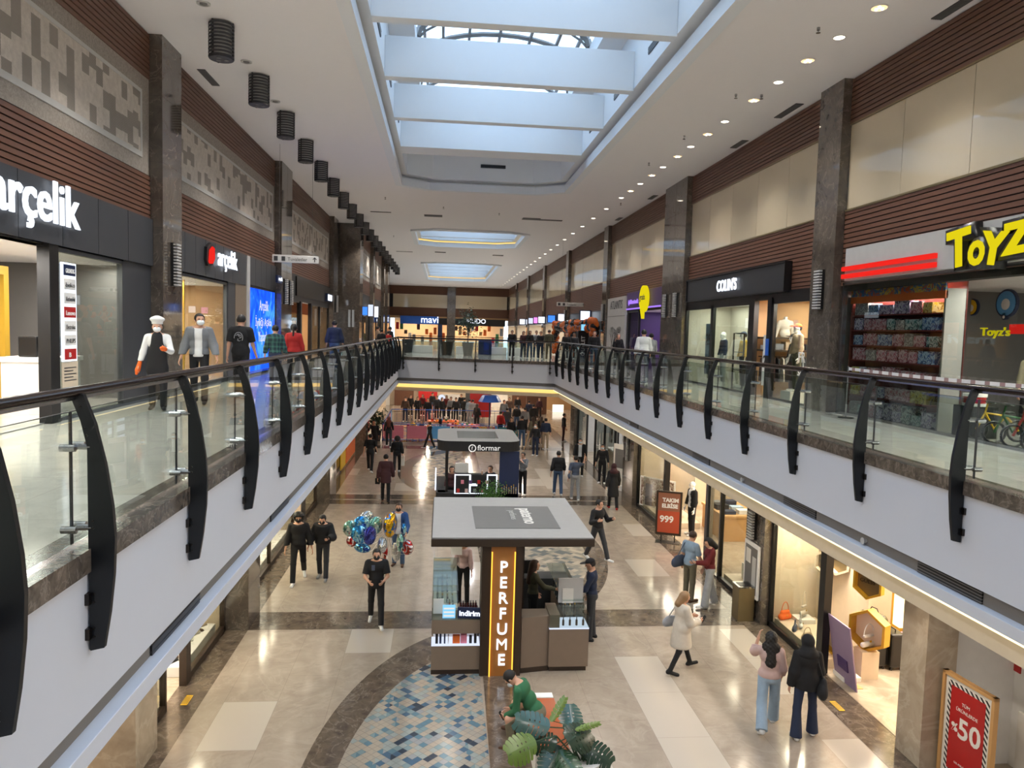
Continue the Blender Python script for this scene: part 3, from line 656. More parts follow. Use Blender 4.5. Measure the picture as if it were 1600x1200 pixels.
SKIN = dict(plastic='white', light='skin_light', mid='skin_mid', dark='skin_dark')
mat('skin_light', 'c99a80', .55); mat('skin_mid', 'b08066', .55); mat('skin_dark', '8e6650', .55); mat('hair_black', '15110f', .6, nscale=60); mat('hair_brown', '3b2619', .55, nscale=60); mat('hair_blond', '8a6a48', .5, nscale=60); mat('hair_red', '5c2a1c', .5, nscale=60)
mat('mask_white', 'dde3e6', .8); mat('mask_black', '121214', .8); mat('mask_blue', '8fb6cc', .8); mat('eye_dark', '120d0b', .2); mat('lip', '8a4a42', .5)
def cloth(name, col, **k): return mat(name, col, .85, bump=None, nscale=14, **{**dict(var=.12), **k})
for n, c in dict(cl_black='141417', cl_offblack='1d1d20', cl_darkgrey='2e3035', cl_grey='6f7276', cl_lightgrey='9b9da0', cl_navy='1c2740', cl_jean='3c526f', cl_paleblue='8fa3b5', cl_darkjean='222c44', cl_white='d5d6d6', cl_cream='c9c0b2', cl_beige='a8937a', cl_pink='c2a6a0',
                 cl_red='a3211f', cl_darkred='5f1518', cl_green='2c6442', cl_blue='1f4478', cl_sky='9db4cc', cl_khaki='6b6450', cl_olive='4b4a38', cl_brown='4a382c', cl_yellow='c8a228', cl_purple='493a5e', cl_slate='454f63', cl_maroon='3c1d22', sh_white='d8d8d6', sh_black='161616', sh_brown='4c3220', sh_grey='77787a', cl_orange='d9601c').items(): cloth(n, c)
def plaid():
    t = NT('cl_plaid'); x, y, z = t.sep(t.n('ShaderNodeTexCoord').outputs['Object'])
    f = t.math('GREATER_THAN', t.math('FRACT', t.math('MULTIPLY', t.math('ADD', x, y), 9)), .6); g = t.math('GREATER_THAN', t.math('FRACT', t.math('MULTIPLY', z, 9)), .6)
    t.bsdf(t.mix(t.math('MULTIPLY', t.math('ADD', f, g), .5), '16303a', '3d6a62'), .85)
plaid()
STAND = dict(hl=2, kl=3, hr=-2, kr=3, al=(4, 10, 12, 0), ar=(4, 10, 12, 0))
WALK = dict(hl=24, kl=4, hr=-16, kr=12, al=(-18, 9, 10, 0), ar=(20, 9, 22, 4))
WALK2 = dict(hl=-18, kl=26, hr=20, kr=4, al=(20, 9, 22, 4), ar=(-16, 9, 8, 0))
SLOW = dict(hl=12, kl=3, hr=-9, kr=10, al=(-6, 10, 14, 0), ar=(10, 10, 20, 4))
PHONE = dict(hl=8, kl=4, hr=-6, kr=8, al=(22, 8, 85, 18), ar=(20, 8, 88, 18), nod=22)
CROSS = dict(hl=2, kl=2, hr=-2, kr=2, al=(18, 8, 78, 40), ar=(18, 8, 72, 38))
SIT = dict(hl=88, kl=88, hr=84, kr=86, al=(30, 8, 60, 14), ar=(30, 8, 60, 14))
def person(name_label, x, y, z0, face, H=1.74, pose=STAND, top='cl_black', sleeve='long', bottom='cl_offblack', legs='trouser', shoes='sh_white', hair=('short', 'hair_black'),
           mask=None, skin='light', h=.016, sex='m', lean=0, hem=.0, puff=0., under=None, inner=None, seat=None, cat='person', nod=None, turn=0, extras=None, group=None, girth=1.):
    """face: heading in degrees, 0 looks along +y (away from the camera), 180 looks at it."""
    S = H/1.75; p = {**STAND, **pose}; sg = {'l': -1, 'r': 1}; fem = sex == 'f'
    hipw, shw = (.092 if fem else .088)*S, (.160 if fem else .182)*S
    J = {}
    def rx(v, a): return v3(v[0], v[1]*cos(a)+v[2]*sin(a), -v[1]*sin(a)+v[2]*cos(a))   # lean forward for positive a
    hip = v3(0, 0, 0)
    for s in 'lr':
        ha, ka = R(p['h'+s]), R(p['k'+s]); sp = p.get('spread', 3)
        a = v3(sg[s]*hipw, 0, 0); b = a+.245*H*v3(sg[s]*sin(R(sp)), sin(ha), -cos(ha)); c = b+.242*H*v3(sg[s]*sin(R(sp))*.3, sin(ha-ka), -cos(ha-ka))
        J['hip'+s], J['kn'+s], J['an'+s] = a, b, c; fa = max(0, -(ha-ka))*.75 if ha-ka < -.15 else 0
        if seat: fa = 0
        J['fd'+s] = v3(sg[s]*.12, cos(fa), -sin(fa)); J['fd'+s] /= np.linalg.norm(J['fd'+s])
        J['to'+s] = c+J['fd'+s]*.115*H+v3(0, 0, -.028*H)*cos(fa); J['he'+s] = c-J['fd'+s]*.028*H+v3(0, 0, -.03*H)
    zmin = min(min(J['to'+s][2], J['he'+s][2])-.018*S for s in 'lr')
    L = R(lean); up = lambda a, b, c: rx(v3(a, b, c), L)
    neck = up(0, -.01*S, .315*H); J['chest'] = up(0, 0, .23*H)
    tn, nd = R(turn), R(p.get('nod', 0) if nod is None else nod)
    hf = v3(sin(tn)*cos(nd), cos(tn)*cos(nd), -sin(nd)); hf = rx(hf, L*.6); hu = v3(sin(tn)*sin(nd), cos(tn)*sin(nd), cos(nd)); hu = rx(hu, L*.6); hr_ = np.cross(hf, hu)
    hb = neck+up(0, .012*S, .03*H); hc = hb+hu*.093*S+hf*.022*S      # skull centre
    for s in 'lr':
        pf, o, e, tw = [R(q) for q in p['a'+s]]
        sh = up(sg[s]*shw, -.005, .273*H); ud = rx(v3(sg[s]*sin(o), sin(pf)*cos(o), -cos(pf)*cos(o)), L*.5); el = sh+ud*.172*H
        o2 = o-tw; fd = rx(v3(sg[s]*sin(o2), sin(pf+e)*cos(o2), -cos(pf+e)*cos(o2)), L*.5); fd /= np.linalg.norm(fd); wr = el+fd*.148*H
        J['sh'+s], J['el'+s], J['wr'+s], J['ad'+s] = sh, el, wr, fd
    # ---- body
    g = girth; B = []
    for s in 'lr':
        B += [('c', J['hip'+s], J['kn'+s], .082*S*g, .052*S), ('c', J['kn'+s], J['an'+s], .052*S, .036*S), ('c', J['an'+s], J['he'+s], .034*S, .03*S), ('c', J['he'+s], J['to'+s], .032*S, .024*S)]
        B += [('c', J['sh'+s], J['el'+s], .048*S*g, .038*S), ('c', J['el'+s], J['wr'+s], .038*S, .025*S)]
    T = [('e', up(0, 0, .04*H), v3(.155 if fem else .145, .105, .12)*S*g), ('e', up(0, 0, .13*H), v3(.115 if fem else .135, .092, .14)*S*g), ('e', up(0, .005, .235*H), v3(.15 if fem else .172, .105, .15)*S*g), ('c', up(0, -.01*S, .305*H), up(-shw*.9, 0, .284*H), .056*S, .042*S), ('c', up(0, -.01*S, .305*H), up(shw*.9, 0, .284*H), .056*S, .042*S)]
    if fem: T += [('e', up(sg_*.06*S, .075*S, .225*H), v3(.055, .05, .055)*S) for sg_ in (-1, 1)]
    NK = [('c', neck-hu*.03, hb+hu*.05, .054*S, .05*S)]
    body = grow(B+T+NK, h*1.4, .03)
    S0 = S; S = S0*1.08; A = np.stack([hr_, hf, hu], 1)
    HD = [('e', hc, v3(.076, .094, .092)*S, A), ('e', hc-hu*.058*S+hf*.026*S, v3(.056, .062, .062)*S, A), ('e', hc-hu*.098*S+hf*.062*S, v3(.026, .022, .02)*S, A), ('c', hc-hu*.004*S+hf*.092*S, hc-hu*.034*S+hf*.112*S, .008*S, .013*S), ('c', hc-hu*.1*S-hf*.01*S, neck-hu*.02, .052*S, .052*S)]
    for q in (-1, 1): HD += [('e', hc+hr_*q*.077*S-hu*.02*S-hf*.004*S, v3(.010, .02, .031)*S, A), ('e', hc+hr_*q*.033*S+hf*.078*S+hu*.012*S, v3(.024, .012, .009)*S, A)]
    HD += [('e', hc-hu*.068*S+hf*.086*S, v3(.024, .010, .008)*S, A)]
    head = grow(HD, min(h, .012), .014)
    parts = [(*body, 0), (*head, 0)]; S = S0
    for s in 'lr':
        palm = v3(-sg[s], 0, 0)+v3(0, .1, 0); palm = palm-J['ad'+s]*(palm@J['ad'+s]); 
        if abs(J['ad'+s][0]) > .8: palm = v3(0, 0, -1)
        palm /= np.linalg.norm(palm); cur = p.get('curl', 28)
        hp = hand_prims(J['wr'+s], J['ad'+s], -sg[s]*-1 if False else sg[s], cur, palm, S*.98)
        # choose the thumb side forward / upward
        lat = np.cross(palm, J['ad'+s]); want = v3(0, 1, 0) if abs(J['ad'+s][1]) < .7 else v3(0, 0, 1)
        hp = hand_prims(J['wr'+s], J['ad'+s], 1 if lat@want > 0 else -1, cur, palm, S*.98)
        parts.append((*grow(hp, .0085 if h < .02 else .011, .006), 0))
    S = S0*1.08
    for q in (-1, 1):
        m = MB(); m.ball((0, 0, 0), (.0115*S, .006*S, .007*S), 8, 6); V = np.array(m.v)@A.T+hc+hr_*q*.033*S+hf*.0865*S-hu*.003*S
        parts.append((V, np.array([f for f in m.f]), 1))
        m = MB(); m.ball((0, 0, 0), (.018*S, .006*S, .0035*S), 8, 4); V = np.array(m.v)@A.T+hc+hr_*q*.034*S+hf*.091*S+hu*.017*S; parts.append((V, np.array(m.f), 2))
    S = S0; root_z = z0-zmin if seat is None else z0+seat
    e = empty('person', (x, y, root_z), R(-face), name_label, cat, group)
    mesh_of('body', parts, [SKIN[skin], 'eye_dark', hair[1] if hair[0] != 'hijab' else 'hair_black'], e)
    # ---- trousers
    gr = .012*S
    if legs in ('trouser', 'wide', 'legging', 'flare'):
        k0, k1, k2 = dict(trouser=(.094, .068, .062), wide=(.098, .085, .098), legging=(.086, .058, .044), flare=(.092, .066, .10))[legs]; P_ = []
        for s in 'lr':
            an = J['an'+s]+(J['an'+s]-J['kn'+s])*(.06 if legs != 'flare' else .1)
            P_ += [('c', J['hip'+s]+v3(0, 0, .02), J['kn'+s], k0*S*g, k1*S), ('cc', J['kn'+s], an, k1*S, k2*S)]
        P_ += [('e', up(0, 0, .035*H), v3(.168 if fem else .158, .118, .11)*S*g), ('e', up(0, -.02, 0), v3(.15, .115, .10)*S*g)]
        wz = up(0, 0, .095*H); wn = up(0, 0, 1)
        V, F = grow(P_, h, .028, lambda P, d: np.maximum(d, (P-wz)@wn)); mesh_of('trousers', [(V, F, 0)], [bottom], e)
    elif legs == 'skirt':
        a = up(0, 0, .08*H); P_ = [('c', a, v3(0, .0, -.16*H), .12*S, .20*S)]
        V, F = grow(P_, h, .02, lambda P, d: np.maximum(np.maximum(d, (P-a)@v3(0, 0, 1)), -(P[:, 2]+.17*H))); mesh_of('skirt', [(V, F, 0)], [bottom], e)
    # ---- top
    t = .016*S+puff+(.014 if inner else 0); P_ = [(q[0], q[1], q[2]+t, *q[3:]) for q in T[:3]]+[(q[0], q[1], q[2], q[3]+t*.5, q[4]+t*.7) for q in T[3:5]]
    if fem: P_ += [(q[0], q[1], q[2]+t*.7) for q in T[5:]]
    hz = hem
    P_ += [('c', up(0, 0, .07*H), up(0, 0, -hz*.8+.0), .125*S*g+t, (.13+hz*.12)*S*g+t)] if hz > 0 else []
    if hz > 0: P_ += [('e', up(0, 0, .03*H), v3(.165, .12, .12)*S*g+t)]
    P_.append(('c', neck-hu*.05, neck-hu*.01, .07*S, .062*S))
    for s in 'lr':
        if sleeve == 'long': P_ += [('c', J['sh'+s], J['el'+s], .050*S*g+t*.6, .045*S+t*.9), ('cc', J['el'+s], J['wr'+s]-J['ad'+s]*.005, .046*S+t, .034*S+t*.6)]
        elif sleeve == 'short': b = J['sh'+s]+(J['el'+s]-J['sh'+s])*.8; P_ += [('cc', J['sh'+s], b, .058*S+t*.7, .06*S+t*.6)]
    nz = neck+hu*.006; lo_ = up(0, 0, .015*H-hz); ln = up(0, 0, -1)
    def cut(P, d):
        if inner: d = np.maximum(d, np.minimum(np.abs(P[:, 0])-.075*S, P[:, 1]-.02)*-1 if False else -np.maximum(np.abs(P[:, 0])-.07*S, .02-P[:, 1]))
        return np.maximum(np.maximum(d, (P-nz)@(hu*.85-hf*-.5 if False else v3(0, .35, .94))), (P-lo_)@ln)
    V, F = grow(P_, h, .022, cut); tp = mesh_of('coat' if puff > .02 or hz > .25 else ('shirt' if sleeve == 'short' else 'jacket'), [(V, F, 0)], [top], e)
    if inner:      # the layer showing in the open front
        IN = [(q[0], q[1], q[2]+.016*S, *q[3:]) for q in T[:3]]+[('e', up(0, 0, .0*H), v3(.15, .118, .10)*S), ('c', neck-hu*.05, neck, .066*S, .06*S)]
        V, F = grow(IN, h, .03, lambda P, d: np.maximum(np.maximum(d, (P-nz)@v3(0, .35, .94)), -(P[:, 2]+.02))); mesh_of('inner_top', [(V, F, 0)], [inner], e)
    # ---- shoes
    for s in 'lr':
        fd = J['fd'+s]; SH = [('c', J['he'+s]+v3(0, 0, .004), J['to'+s]-fd*.01, .043*S, .036*S), ('c', J['an'+s], J['he'+s], .042*S, .042*S)]
        if shoes == 'boot': SH.append(('c', J['an'+s], J['an'+s]+(J['kn'+s]-J['an'+s])*.35, .048*S, .052*S))
        cz = min(J['he'+s][2], J['to'+s][2])-.02*S
        flat = abs(J['he'+s][2]-J['to'+s][2]) < .03
        V, F = grow(SH, h, .02, (lambda P, d, cz=cz: np.maximum(d, cz-P[:, 2])) if flat else None); mesh_of('shoe', [(V, F, 0)], ['sh_black' if shoes == 'boot' else shoes], e)
    # ---- hair
    S = S0*1.08
    st, hm = hair; hs = min(h, .012)
    fr = lambda P: ((P-hc)@hf)/S; hi = lambda P: ((P-hc)@hu)/S; si = lambda P: np.abs((P-hc)@hr_)/S
    face_cut = lambda P, d, a=.045, b=.058: np.maximum(d, -np.maximum(np.maximum(a-fr(P), hi(P)-b), -10))
    if st == 'short':
        V, F = grow([('e', hc+hu*.014*S-hf*.008*S, v3(.087, .102, .098)*S, A)], hs, .01, lambda P, d: np.maximum(face_cut(P, d), -hi(P)-.045-.5*np.minimum(0, fr(P)+.02)*0))
        mesh_of('hair', [(V, F, 0)], [hm], e)
    elif st == 'curly':
        def fz(P, d): return face_cut(P, d+.010*np.sin(P[:, 0]*95)*np.sin(P[:, 1]*95)*np.sin(P[:, 2]*95), .06, .03)
        V, F = grow([('e', hc+hu*.03*S-hf*.005*S, v3(.125, .125, .105)*S, A), ('e', hc-hu*.03*S-hf*.04*S, v3(.11, .09, .08)*S, A)], hs, .02, fz); mesh_of('hair', [(V, F, 0)], [hm], e)
    elif st in ('long', 'bob', 'tail', 'longcurly'):
        PR = [('e', hc+hu*.012*S-hf*.008*S, v3(.092, .106, .102)*S, A)]
        lowp = {'bob': .15, 'long': .34, 'longcurly': .36, 'tail': .06}[st]; wv = .011 if st == 'longcurly' else 0
        if st != 'tail': PR += [('c', hc-hf*.03*S, hc-hf*.11*S-hu*lowp*S, .09*S, (.085 if st == 'longcurly' else .07)*S)]
        if st == 'longcurly': PR += [('e', hc-hf*.06*S-hu*.14*S, v3(.14, .085, .12)*S, A)]
        if st == 'tail': PR += [('c', hc-hf*.10*S+hu*.02*S, hc-hf*.13*S-hu*.20*S, .03*S, .022*S)]
        V, F = grow(PR, hs*1.1, .02, lambda P, d: face_cut(P, d+wv*np.sin(P[:, 0]*80)*np.sin(P[:, 1]*80)*np.sin(P[:, 2]*80), .03, .055)); mesh_of('hair', [(V, F, 0)], [hm], e)
    elif st == 'hijab':
        V, F = grow([('e', hc+hu*.01*S, v3(.1, .115, .112)*S, A), ('c', hc-hu*.04*S, neck+up(0, -.01, -.02), .088*S, .13*S), ('e', neck+up(0, 0, -.05), v3(.18, .13, .09)*S)], hs*1.1, .02, lambda P, d: face_cut(P, d, .055, .06) if True else d); mesh_of('headscarf', [(V, F, 0)], [hm], e)
    elif st == 'cap':
        V, F = grow([('e', hc+hu*.022*S-hf*.004*S, v3(.09, .106, .092)*S, A), ('e', hc+hu*.045*S+hf*.13*S, v3(.068, .075, .012)*S, A)], hs, .012, lambda P, d: np.maximum(d, .03-hi(P)-.0)); mesh_of('cap', [(V, F, 0)], [hm], e)
        V, F = grow([('e', hc-hf*.012*S, v3(.083, .095, .09)*S, A)], hs, .01, lambda P, d: np.maximum(face_cut(P, d, .0, .2), -hi(P)-.05)); mesh_of('hair', [(V, F, 0)], ['hair_black'], e)
    elif st == 'chef':
        V, F = grow([('c', hc+hu*.05*S, hc+hu*.10*S, .092*S, .094*S), ('e', hc+hu*.125*S, v3(.125, .125, .055)*S, A)], hs, .02, lambda P, d: np.maximum(d, .04-hi(P))); mesh_of('chef_hat', [(V, F, 0)], [hm], e)
        V, F = grow([('e', hc-hf*.012*S, v3(.083, .095, .09)*S, A)], hs, .01, lambda P, d: np.maximum(face_cut(P, d, .0, .2), -hi(P)-.05)); mesh_of('hair', [(V, F, 0)], ['hair_black'], e)
    if mask:
        V, F = grow([('e', hc-hu*.052*S+hf*.062*S, v3(.066, .064, .052)*S, A)], .010, .01, lambda P, d: np.maximum(np.maximum(d, -(fr(P)-.05)), hi(P)+.012)); mesh_of('face_mask', [(V, F, 0)], [mask], e)
    S = S0; INFO = dict(J=J, S=S, hc=hc, hf=hf, hu=hu, up=up, neck=neck, root=e, A=A, rz=root_z)
    if extras: extras(INFO)
    return e, INFO
def world_pt(e, p): return np.array(Matrix.Rotation(e.rotation_euler[2], 3, 'Z')@Vector(p))+np.array(e.location)
# ------------------------------------------------------------ shop fronts and rooms
WN = [4]; DN = [1]
def sx(side): return 1 if side == 'L' else -1      # direction from the wall into the mall
def room(side, x, y0, y1, z0, z1, depth, wall, floor='beige_marble', ceil='plaster', power=120, col=NEUT):
    d = -sx(side); xb = x+d*depth
    def w(nm, mt, *q): m = MB(); m.quad(*q); struct(m.build(nm, mt))
    nm = 'wall_%s' % ('left' if side == 'L' else 'right')
    w(nm, wall, (xb, y0, z0), (xb, y1, z0), (xb, y1, z1), (xb, y0, z1)); w(nm, wall, (x, y0, z0), (xb, y0, z0), (xb, y0, z1), (x, y0, z1)); w(nm, wall, (x, y1, z0), (xb, y1, z0), (xb, y1, z1), (x, y1, z1))
    w('ceiling', ceil, (x, y0, z1), (xb, y0, z1), (xb, y1, z1), (x, y1, z1)); w('floor', floor, (x, y0, z0+.012), (xb, y0, z0+.012), (xb, y1, z0+.012), (x, y1, z0+.012))
    L = y1-y0; power *= 1+max(0, L-20)*.04
    lamp('AREA', 'shop_ceiling_light', (x+d*depth*.5, (y0+y1)/2, z1-.03), power, col, shape='RECTANGLE', size=depth*.6, size_y=L*.85)
    return xb
def win(side, x, y0, y1, z0, z1, frame='black', mull=(), fw=.06, glassm='shop_glass', base=0):
    WN[0] += 1; d = sx(side); e = empty('window_%d' % WN[0], (x, y0, z0)); e['kind'] = 'structure'; m = MB(); L = y1-y0; H = z1-z0
    m.box(-.05, .05, 0, L, 0, max(base, .05)); m.box(-.05, .05, 0, L, H-fw, H); m.box(-.05, .05, 0, fw, 0, H); m.box(-.05, .05, L-fw, L, 0, H)
    for q in mull: m.box(-.05, .05, q-y0-fw/2, q-y0+fw/2, 0, H)
    m.build('frame', frame, e); m = MB(); m.box(-.006, .006, fw*.5, L-fw*.5, .03, H-.03); m.build('pane', glassm, e); return e
def bx(name, x0, x1, y0, y1, z0, z1, mt, lab=None, cat=None, par=None, bevel=0, grp=None, kind=None):
    c = ((x0+x1)/2, (y0+y1)/2, min(z0, z1)); m = MB(); m.box(x0-c[0], x1-c[0], y0-c[1], y1-c[1], 0, abs(z1-z0)); o = m.build(name, mt, par, bevel=bevel, loc=c); return tag(o, lab, cat, grp, kind)
def tfit(name, s, mt, side, x, y, z, w, h=None, ext=.02, bold=0., par=None, shear=0):
    """text on a side wall; y = where reading starts, z = baseline, w/h = size of the whole word"""
    o = text(name, s, 1, mt, (0, 0, 0), (0, 0, 0), ext=0, bold=bold, shear=shear); me = o.data; V = np.array([v.co for v in me.vertices]); lo, hi = V.min(0), V.max(0)
    k = w/(hi[0]-lo[0]); kh = k if h is None else h/(hi[1]-lo[1])
    for v in me.vertices: v.co.x = (v.co.x-lo[0])*k; v.co.y *= kh
    o.location = (x, y, z); o.rotation_euler = ROT[side]
    so = o.modifiers.new('depth', 'SOLIDIFY'); so.thickness = ext; so.offset = 1
    if par: o.parent = par; o.location = Vector((x, y, z))-par.location
    return o
def sign(name, s, mt, side, x, y, z, w, h, lab, cat='sign', ext=.03, bold=.008, shear=0):
    o = tfit(name, s, mt, side, x, y, z, w, h, ext, bold, shear=shear); return tag(o, lab, cat)
def fascia_panels(side, x, y0, y1, z0, z1, mt, step, lab):
    d = sx(side); m = MB(); n = max(1, round((y1-y0)/step)); p = (y1-y0)/n
    for i in range(n): m.box(x, x+d*.07, y0+i*p+.008, y0+(i+1)*p-.008, z0, z1)
    m.mat(1).box(x-d*.02, x+d*.055, y0, y1, z0, z1); return tag(m.build('sign_fascia', [mt, 'black']), lab, 'sign board')
def goods(name, x, ys, z, w, dp, hs, mts, labf, cat, grp, d, jit=.02):
    rr = random.Random(len(ys)*7+int(z*10)); k = 0
    for y in ys:
        h = rr.uniform(*hs); ww = w*rr.uniform(.8, 1); o = bx(name, x-dp/2, x+dp/2, y-ww/2, y+ww/2, z, z+h, rr.choice(mts)); tag(o, labf(k), cat, grp); k += 1
# patterned carton material
def carton(name, a, b, c, s=7):
    t = NT(name); oc = t.n('ShaderNodeTexCoord').outputs['Object']; n = t.noise(oc, s, 2, .6, 1.5); t.bsdf(t.ramp(n, [(.3, a), (.42, b), (.52, c), (.62, a)], 'CONSTANT'), .35)
carton('box_pink', 'c06878', 'd8b8c0', '8a3a4a'); carton('box_lilac', '8a78a8', 'd8d0e0', '3c3450'); carton('box_white', 'cfcac8', '8a8484', 'b8b0b0'); carton('box_yellow', 'd8b830', 'e0d090', '8a6a20'); carton('box_teal', '3c7878', 'c0d0d0', '2a4048'); carton('box_blue', '3c68a8', 'b0c8e0', '284878')
carton('camo', '3c3a28', '5a5438', '24221a', 9); carton('magazine', 'a89888', '6a4a3a', 'd8d0c8', 5); carton('kid_print', 'd05a2a', '3a78b8', 'e0c050', 5)
# --- upper left: white goods shop at the front
LX = XL
room('L', LX-.06, -30, 15.8, UF, 7.6, 6, 'mid_grey', 'upper_marble', power=420, col=(1, .93, .85))
fascia_panels('L', LX-.02, -30, 15.8, 7.62, 8.55, 'anthracite', 1.2, 'dark anthracite panelled sign board over the white goods shop front')
sign('sign_letters', 'arçelik', 'led_white', 'L', LX+.1, 10.25, 7.93, 2.35, .78, 'large glowing white arçelik letters on the near dark sign board', bold=.012)
bx('door_post', LX-.14, LX+.04, 11.8, 12.07, UF, 7.62, 'black', 'thick black entrance post of the front left shop', 'door frame')
win('L', LX-.05, 12.07, 14.5, UF, 7.6, 'anthracite'); bx('wall_left', LX-.12, LX, 14.5, 15.8, UF, 7.62, 'anthracite', kind='structure')
e = empty('portal_frame', (LX-2.3, 10.9, UF), 0, 'yellow edged display portal inside the front left shop', 'display frame'); m = MB(); m.box(-.1, .5, -.15, 0, 0, 2.35); m.box(-.1, .5, -.15, 3.2, 2.35, 2.5); m.box(-.1, .5, 3.05, 3.2, 0, 2.35); m.build('frame', 'gold', e)
m = MB(); m.box(-.08, -.04, 0, 3.05, 0, 2.3); m.build('back_panel', 'light_grey', e); m = MB(); m.box(0, .06, .1, 3.0, 2.2, 2.26); m.build('light_bar', 'led_soft', e)
def counter(name, x0, x1, y0, y1, z, h, body, topm, lab):
    e = empty(name, ((x0+x1)/2, (y0+y1)/2, z), 0, lab, 'counter'); a, b = abs(x1-x0)/2, abs(y1-y0)/2; m = MB(); m.box(-a+.04, a-.04, -b+.04, b-.04, 0, h-.08); m.build('body', body, e); m = MB(); m.box(-a, a, -b, b, h-.08, h); m.build('top', topm, e, bevel=.006); return e
counter('counter', LX-1.5, LX-.6, 10.2, 11.6, UF, 1.0, 'cream', 'gold', 'beige counter with a yellow top in the front left shop entrance')
for i, (yy, mt, r, h) in enumerate([(10.9, 'gold', .06, .15), (11.15, 'gold', .05, .1), (11.3, 'white', .05, .22), (11.05, 'steel', .03, .3), (10.6, 'white', .07, .18)]):
    m = MB(); m.lathe([(.001, 0), (r, 0), (r*1.05, h*.5), (r*.8, h), (.001, h)], n=14); tag(m.build('jar', mt, smooth=True, loc=(LX-.9, yy, UF+1.0)), 'small %s container on the yellow counter top, %s along it' % (['yellow', 'low yellow', 'tall white', 'thin steel', 'squat white'][i], ORD[i]), 'container', 'things on the yellow counter')
counter('display_table', LX-1.3, LX-.5, 12.8, 14.0, UF, .95, 'white', 'white', 'white display table behind the front left shop glass')
for i, (yy, zz, w) in enumerate([(13.1, .95, .3), (13.65, .95, .25)]): bx('small_appliance', LX-1.05, LX-.75, yy-w/2, yy+w/2, UF+zz, UF+zz+.35, 'black', '%s black small appliance on the white display table' % ['wider', 'narrower'][i], 'appliance', bevel=.02)
e = empty('shelf_unit', (LX-3.4, 8.6, UF), 0, 'grey shelving with white goods left of the yellow counter', 'shelf'); m = MB(); [m.box(-.25, .25, -1.6, 1.6, z, z+.03) for z in (.1, .6, 1.1, 1.6)]; m.box(-.25, -.22, -1.6, 1.6, 0, 2); m.build('shelf', 'light_grey', e)
# list of brand cards on the glass
e = empty('brand_board', (LX+.02, 12.17, 5.83), 0, 'lit column of brand name cards on the left shop glass', 'sign'); m = MB(); m.box(-.01, .02, 0, .44, 0, 1.55); m.build('light_panel', 'led_white', e)
for i, (c, s) in enumerate([('red', 'B'), ('white', 'PHILIPS'), ('white', 'Electrolux'), ('red', 'Lenovo'), ('white', 'KitchenAid'), ('white', 'beko'), ('navy', 'GRUNDIG')]):
    m = MB(); m.box(.02, .03, .04, .40, .03+i*.22, .03+i*.22+.17); c_ = m.build('card', c, e)
    tfit('lettering', s, 'white_text' if c in ('red', 'navy') else 'charcoal', 'L', LX+.055, 12.25 if len(s) > 1 else 12.33, 5.83+.07+i*.22, .28 if len(s) > 1 else .06, .07, .003, .0, e)
e = empty('notice_card', (LX+.02, 12.15, 5.42), 0, 'cream notice sheet under the lit brand cards', 'notice'); m = MB(); m.box(0, .012, 0, .5, 0, .4); m.build('sheet', 'cream', e); m = MB(); [m.box(.012, .015, .06, .44-.1*(i % 2), .3-i*.05, .315-i*.05) for i in range(5)]; m.build('print', 'charcoal', e)
RX = XR
for q in ((LX-.7, 12.1, 15.6, 140), (LX-.8, 7, 11.7, 200), (LX-.8, 17, 21, 160), (RX+.6, 16.9, 19, 140), (RX+.8, 8, 12.4, 160), (RX+.35, 12.7, 15.6, 60)): lamp('AREA', 'window_light', (q[0], (q[1]+q[2])/2, 7.54), q[3], NEUT, shape='RECTANGLE', size=.3, size_y=q[2]-q[1])  # unseen area lamps added to brighten the upper shop windows
# --- upper left second unit
room('L', LX-.06, 16.9, 23.0, UF, 7.6, 5, 'tan', 'upper_marble', power=260, col=NEUT)
fascia_panels('L', LX-.02, 16.9, 22.95, 7.65, 8.55, 'anthracite', .75, 'dark anthracite sign board over the second left shop window')
e = empty('shop_logo', (LX+.05, 19.0, 7.95), 0, 'red faceted shop emblem left of the second arçelik letters', 'sign'); hexa = [(0, .1), (.05, .42), (.35, .55), (.62, .5), (.66, .16), (.45, -.02), (.12, -.04)]
m = MB(); m.prism(hexa, lambda u, v, a: (a, u, v), 0, .07); m.build('body', 'black', e); m = MB(); m.prism([(.14, .06), (.2, .36), (.42, .47), (.60, .44), (.62, .18), (.45, .04), (.22, .02)], lambda u, v, a: (a, u, v), .07, .09); m.build('face', 'sign_red', e)
sign('sign_letters', 'arçelik', 'led_white', 'L', LX+.1, 19.95, 8.0, 1.8, .6, 'smaller glowing white arçelik letters beside the red emblem', bold=.0)
win('L', LX-.05, 16.9, 21.2, UF, 7.62, 'anthracite', (), base=.12); bx('door_post', LX-.1, LX+.02, 21.2, 21.9, UF, 7.65, 'anthracite', 'dark door frame right of the second left shop window', 'door frame')
bx('wall_left', LX-.1, LX+.03, 21.9, 23.05, UF, 7.65, 'taupe', kind='structure'); bx('wall_left', LX-.1, LX+.06, 23.05, 23.4, UF, 8.55, 'light_grey', kind='structure')
for i, y in enumerate((17.3, 19.2)):
    m = MB(); m.box(-.02, .02, 0, .04, 0, 2.65); tag(m.build('display_pole', 'gold', loc=(LX-.5, y, UF)), 'slim yellow pole behind the second left window, %s' % ORD[i], 'pole', 'yellow poles in the second left window')
counter('display_table', LX-1.6, LX-.7, 17.4, 18.6, UF, .9, 'light_grey', 'white', 'low display table in the second left shop window')
for i in range(4): lamp_ = bx('poster', LX-2.5, LX-2.48, 17.2+i*.95, 17.8+i*.95, 6.3-.15*(i % 2), 7.0-.15*(i % 2), ['paper', 'orange', 'paper', 'light_grey'][i], 'hanging %s card inside the second left shop, %s' % (['cream', 'orange', 'white', 'grey'][i], ORD[i]), 'poster')
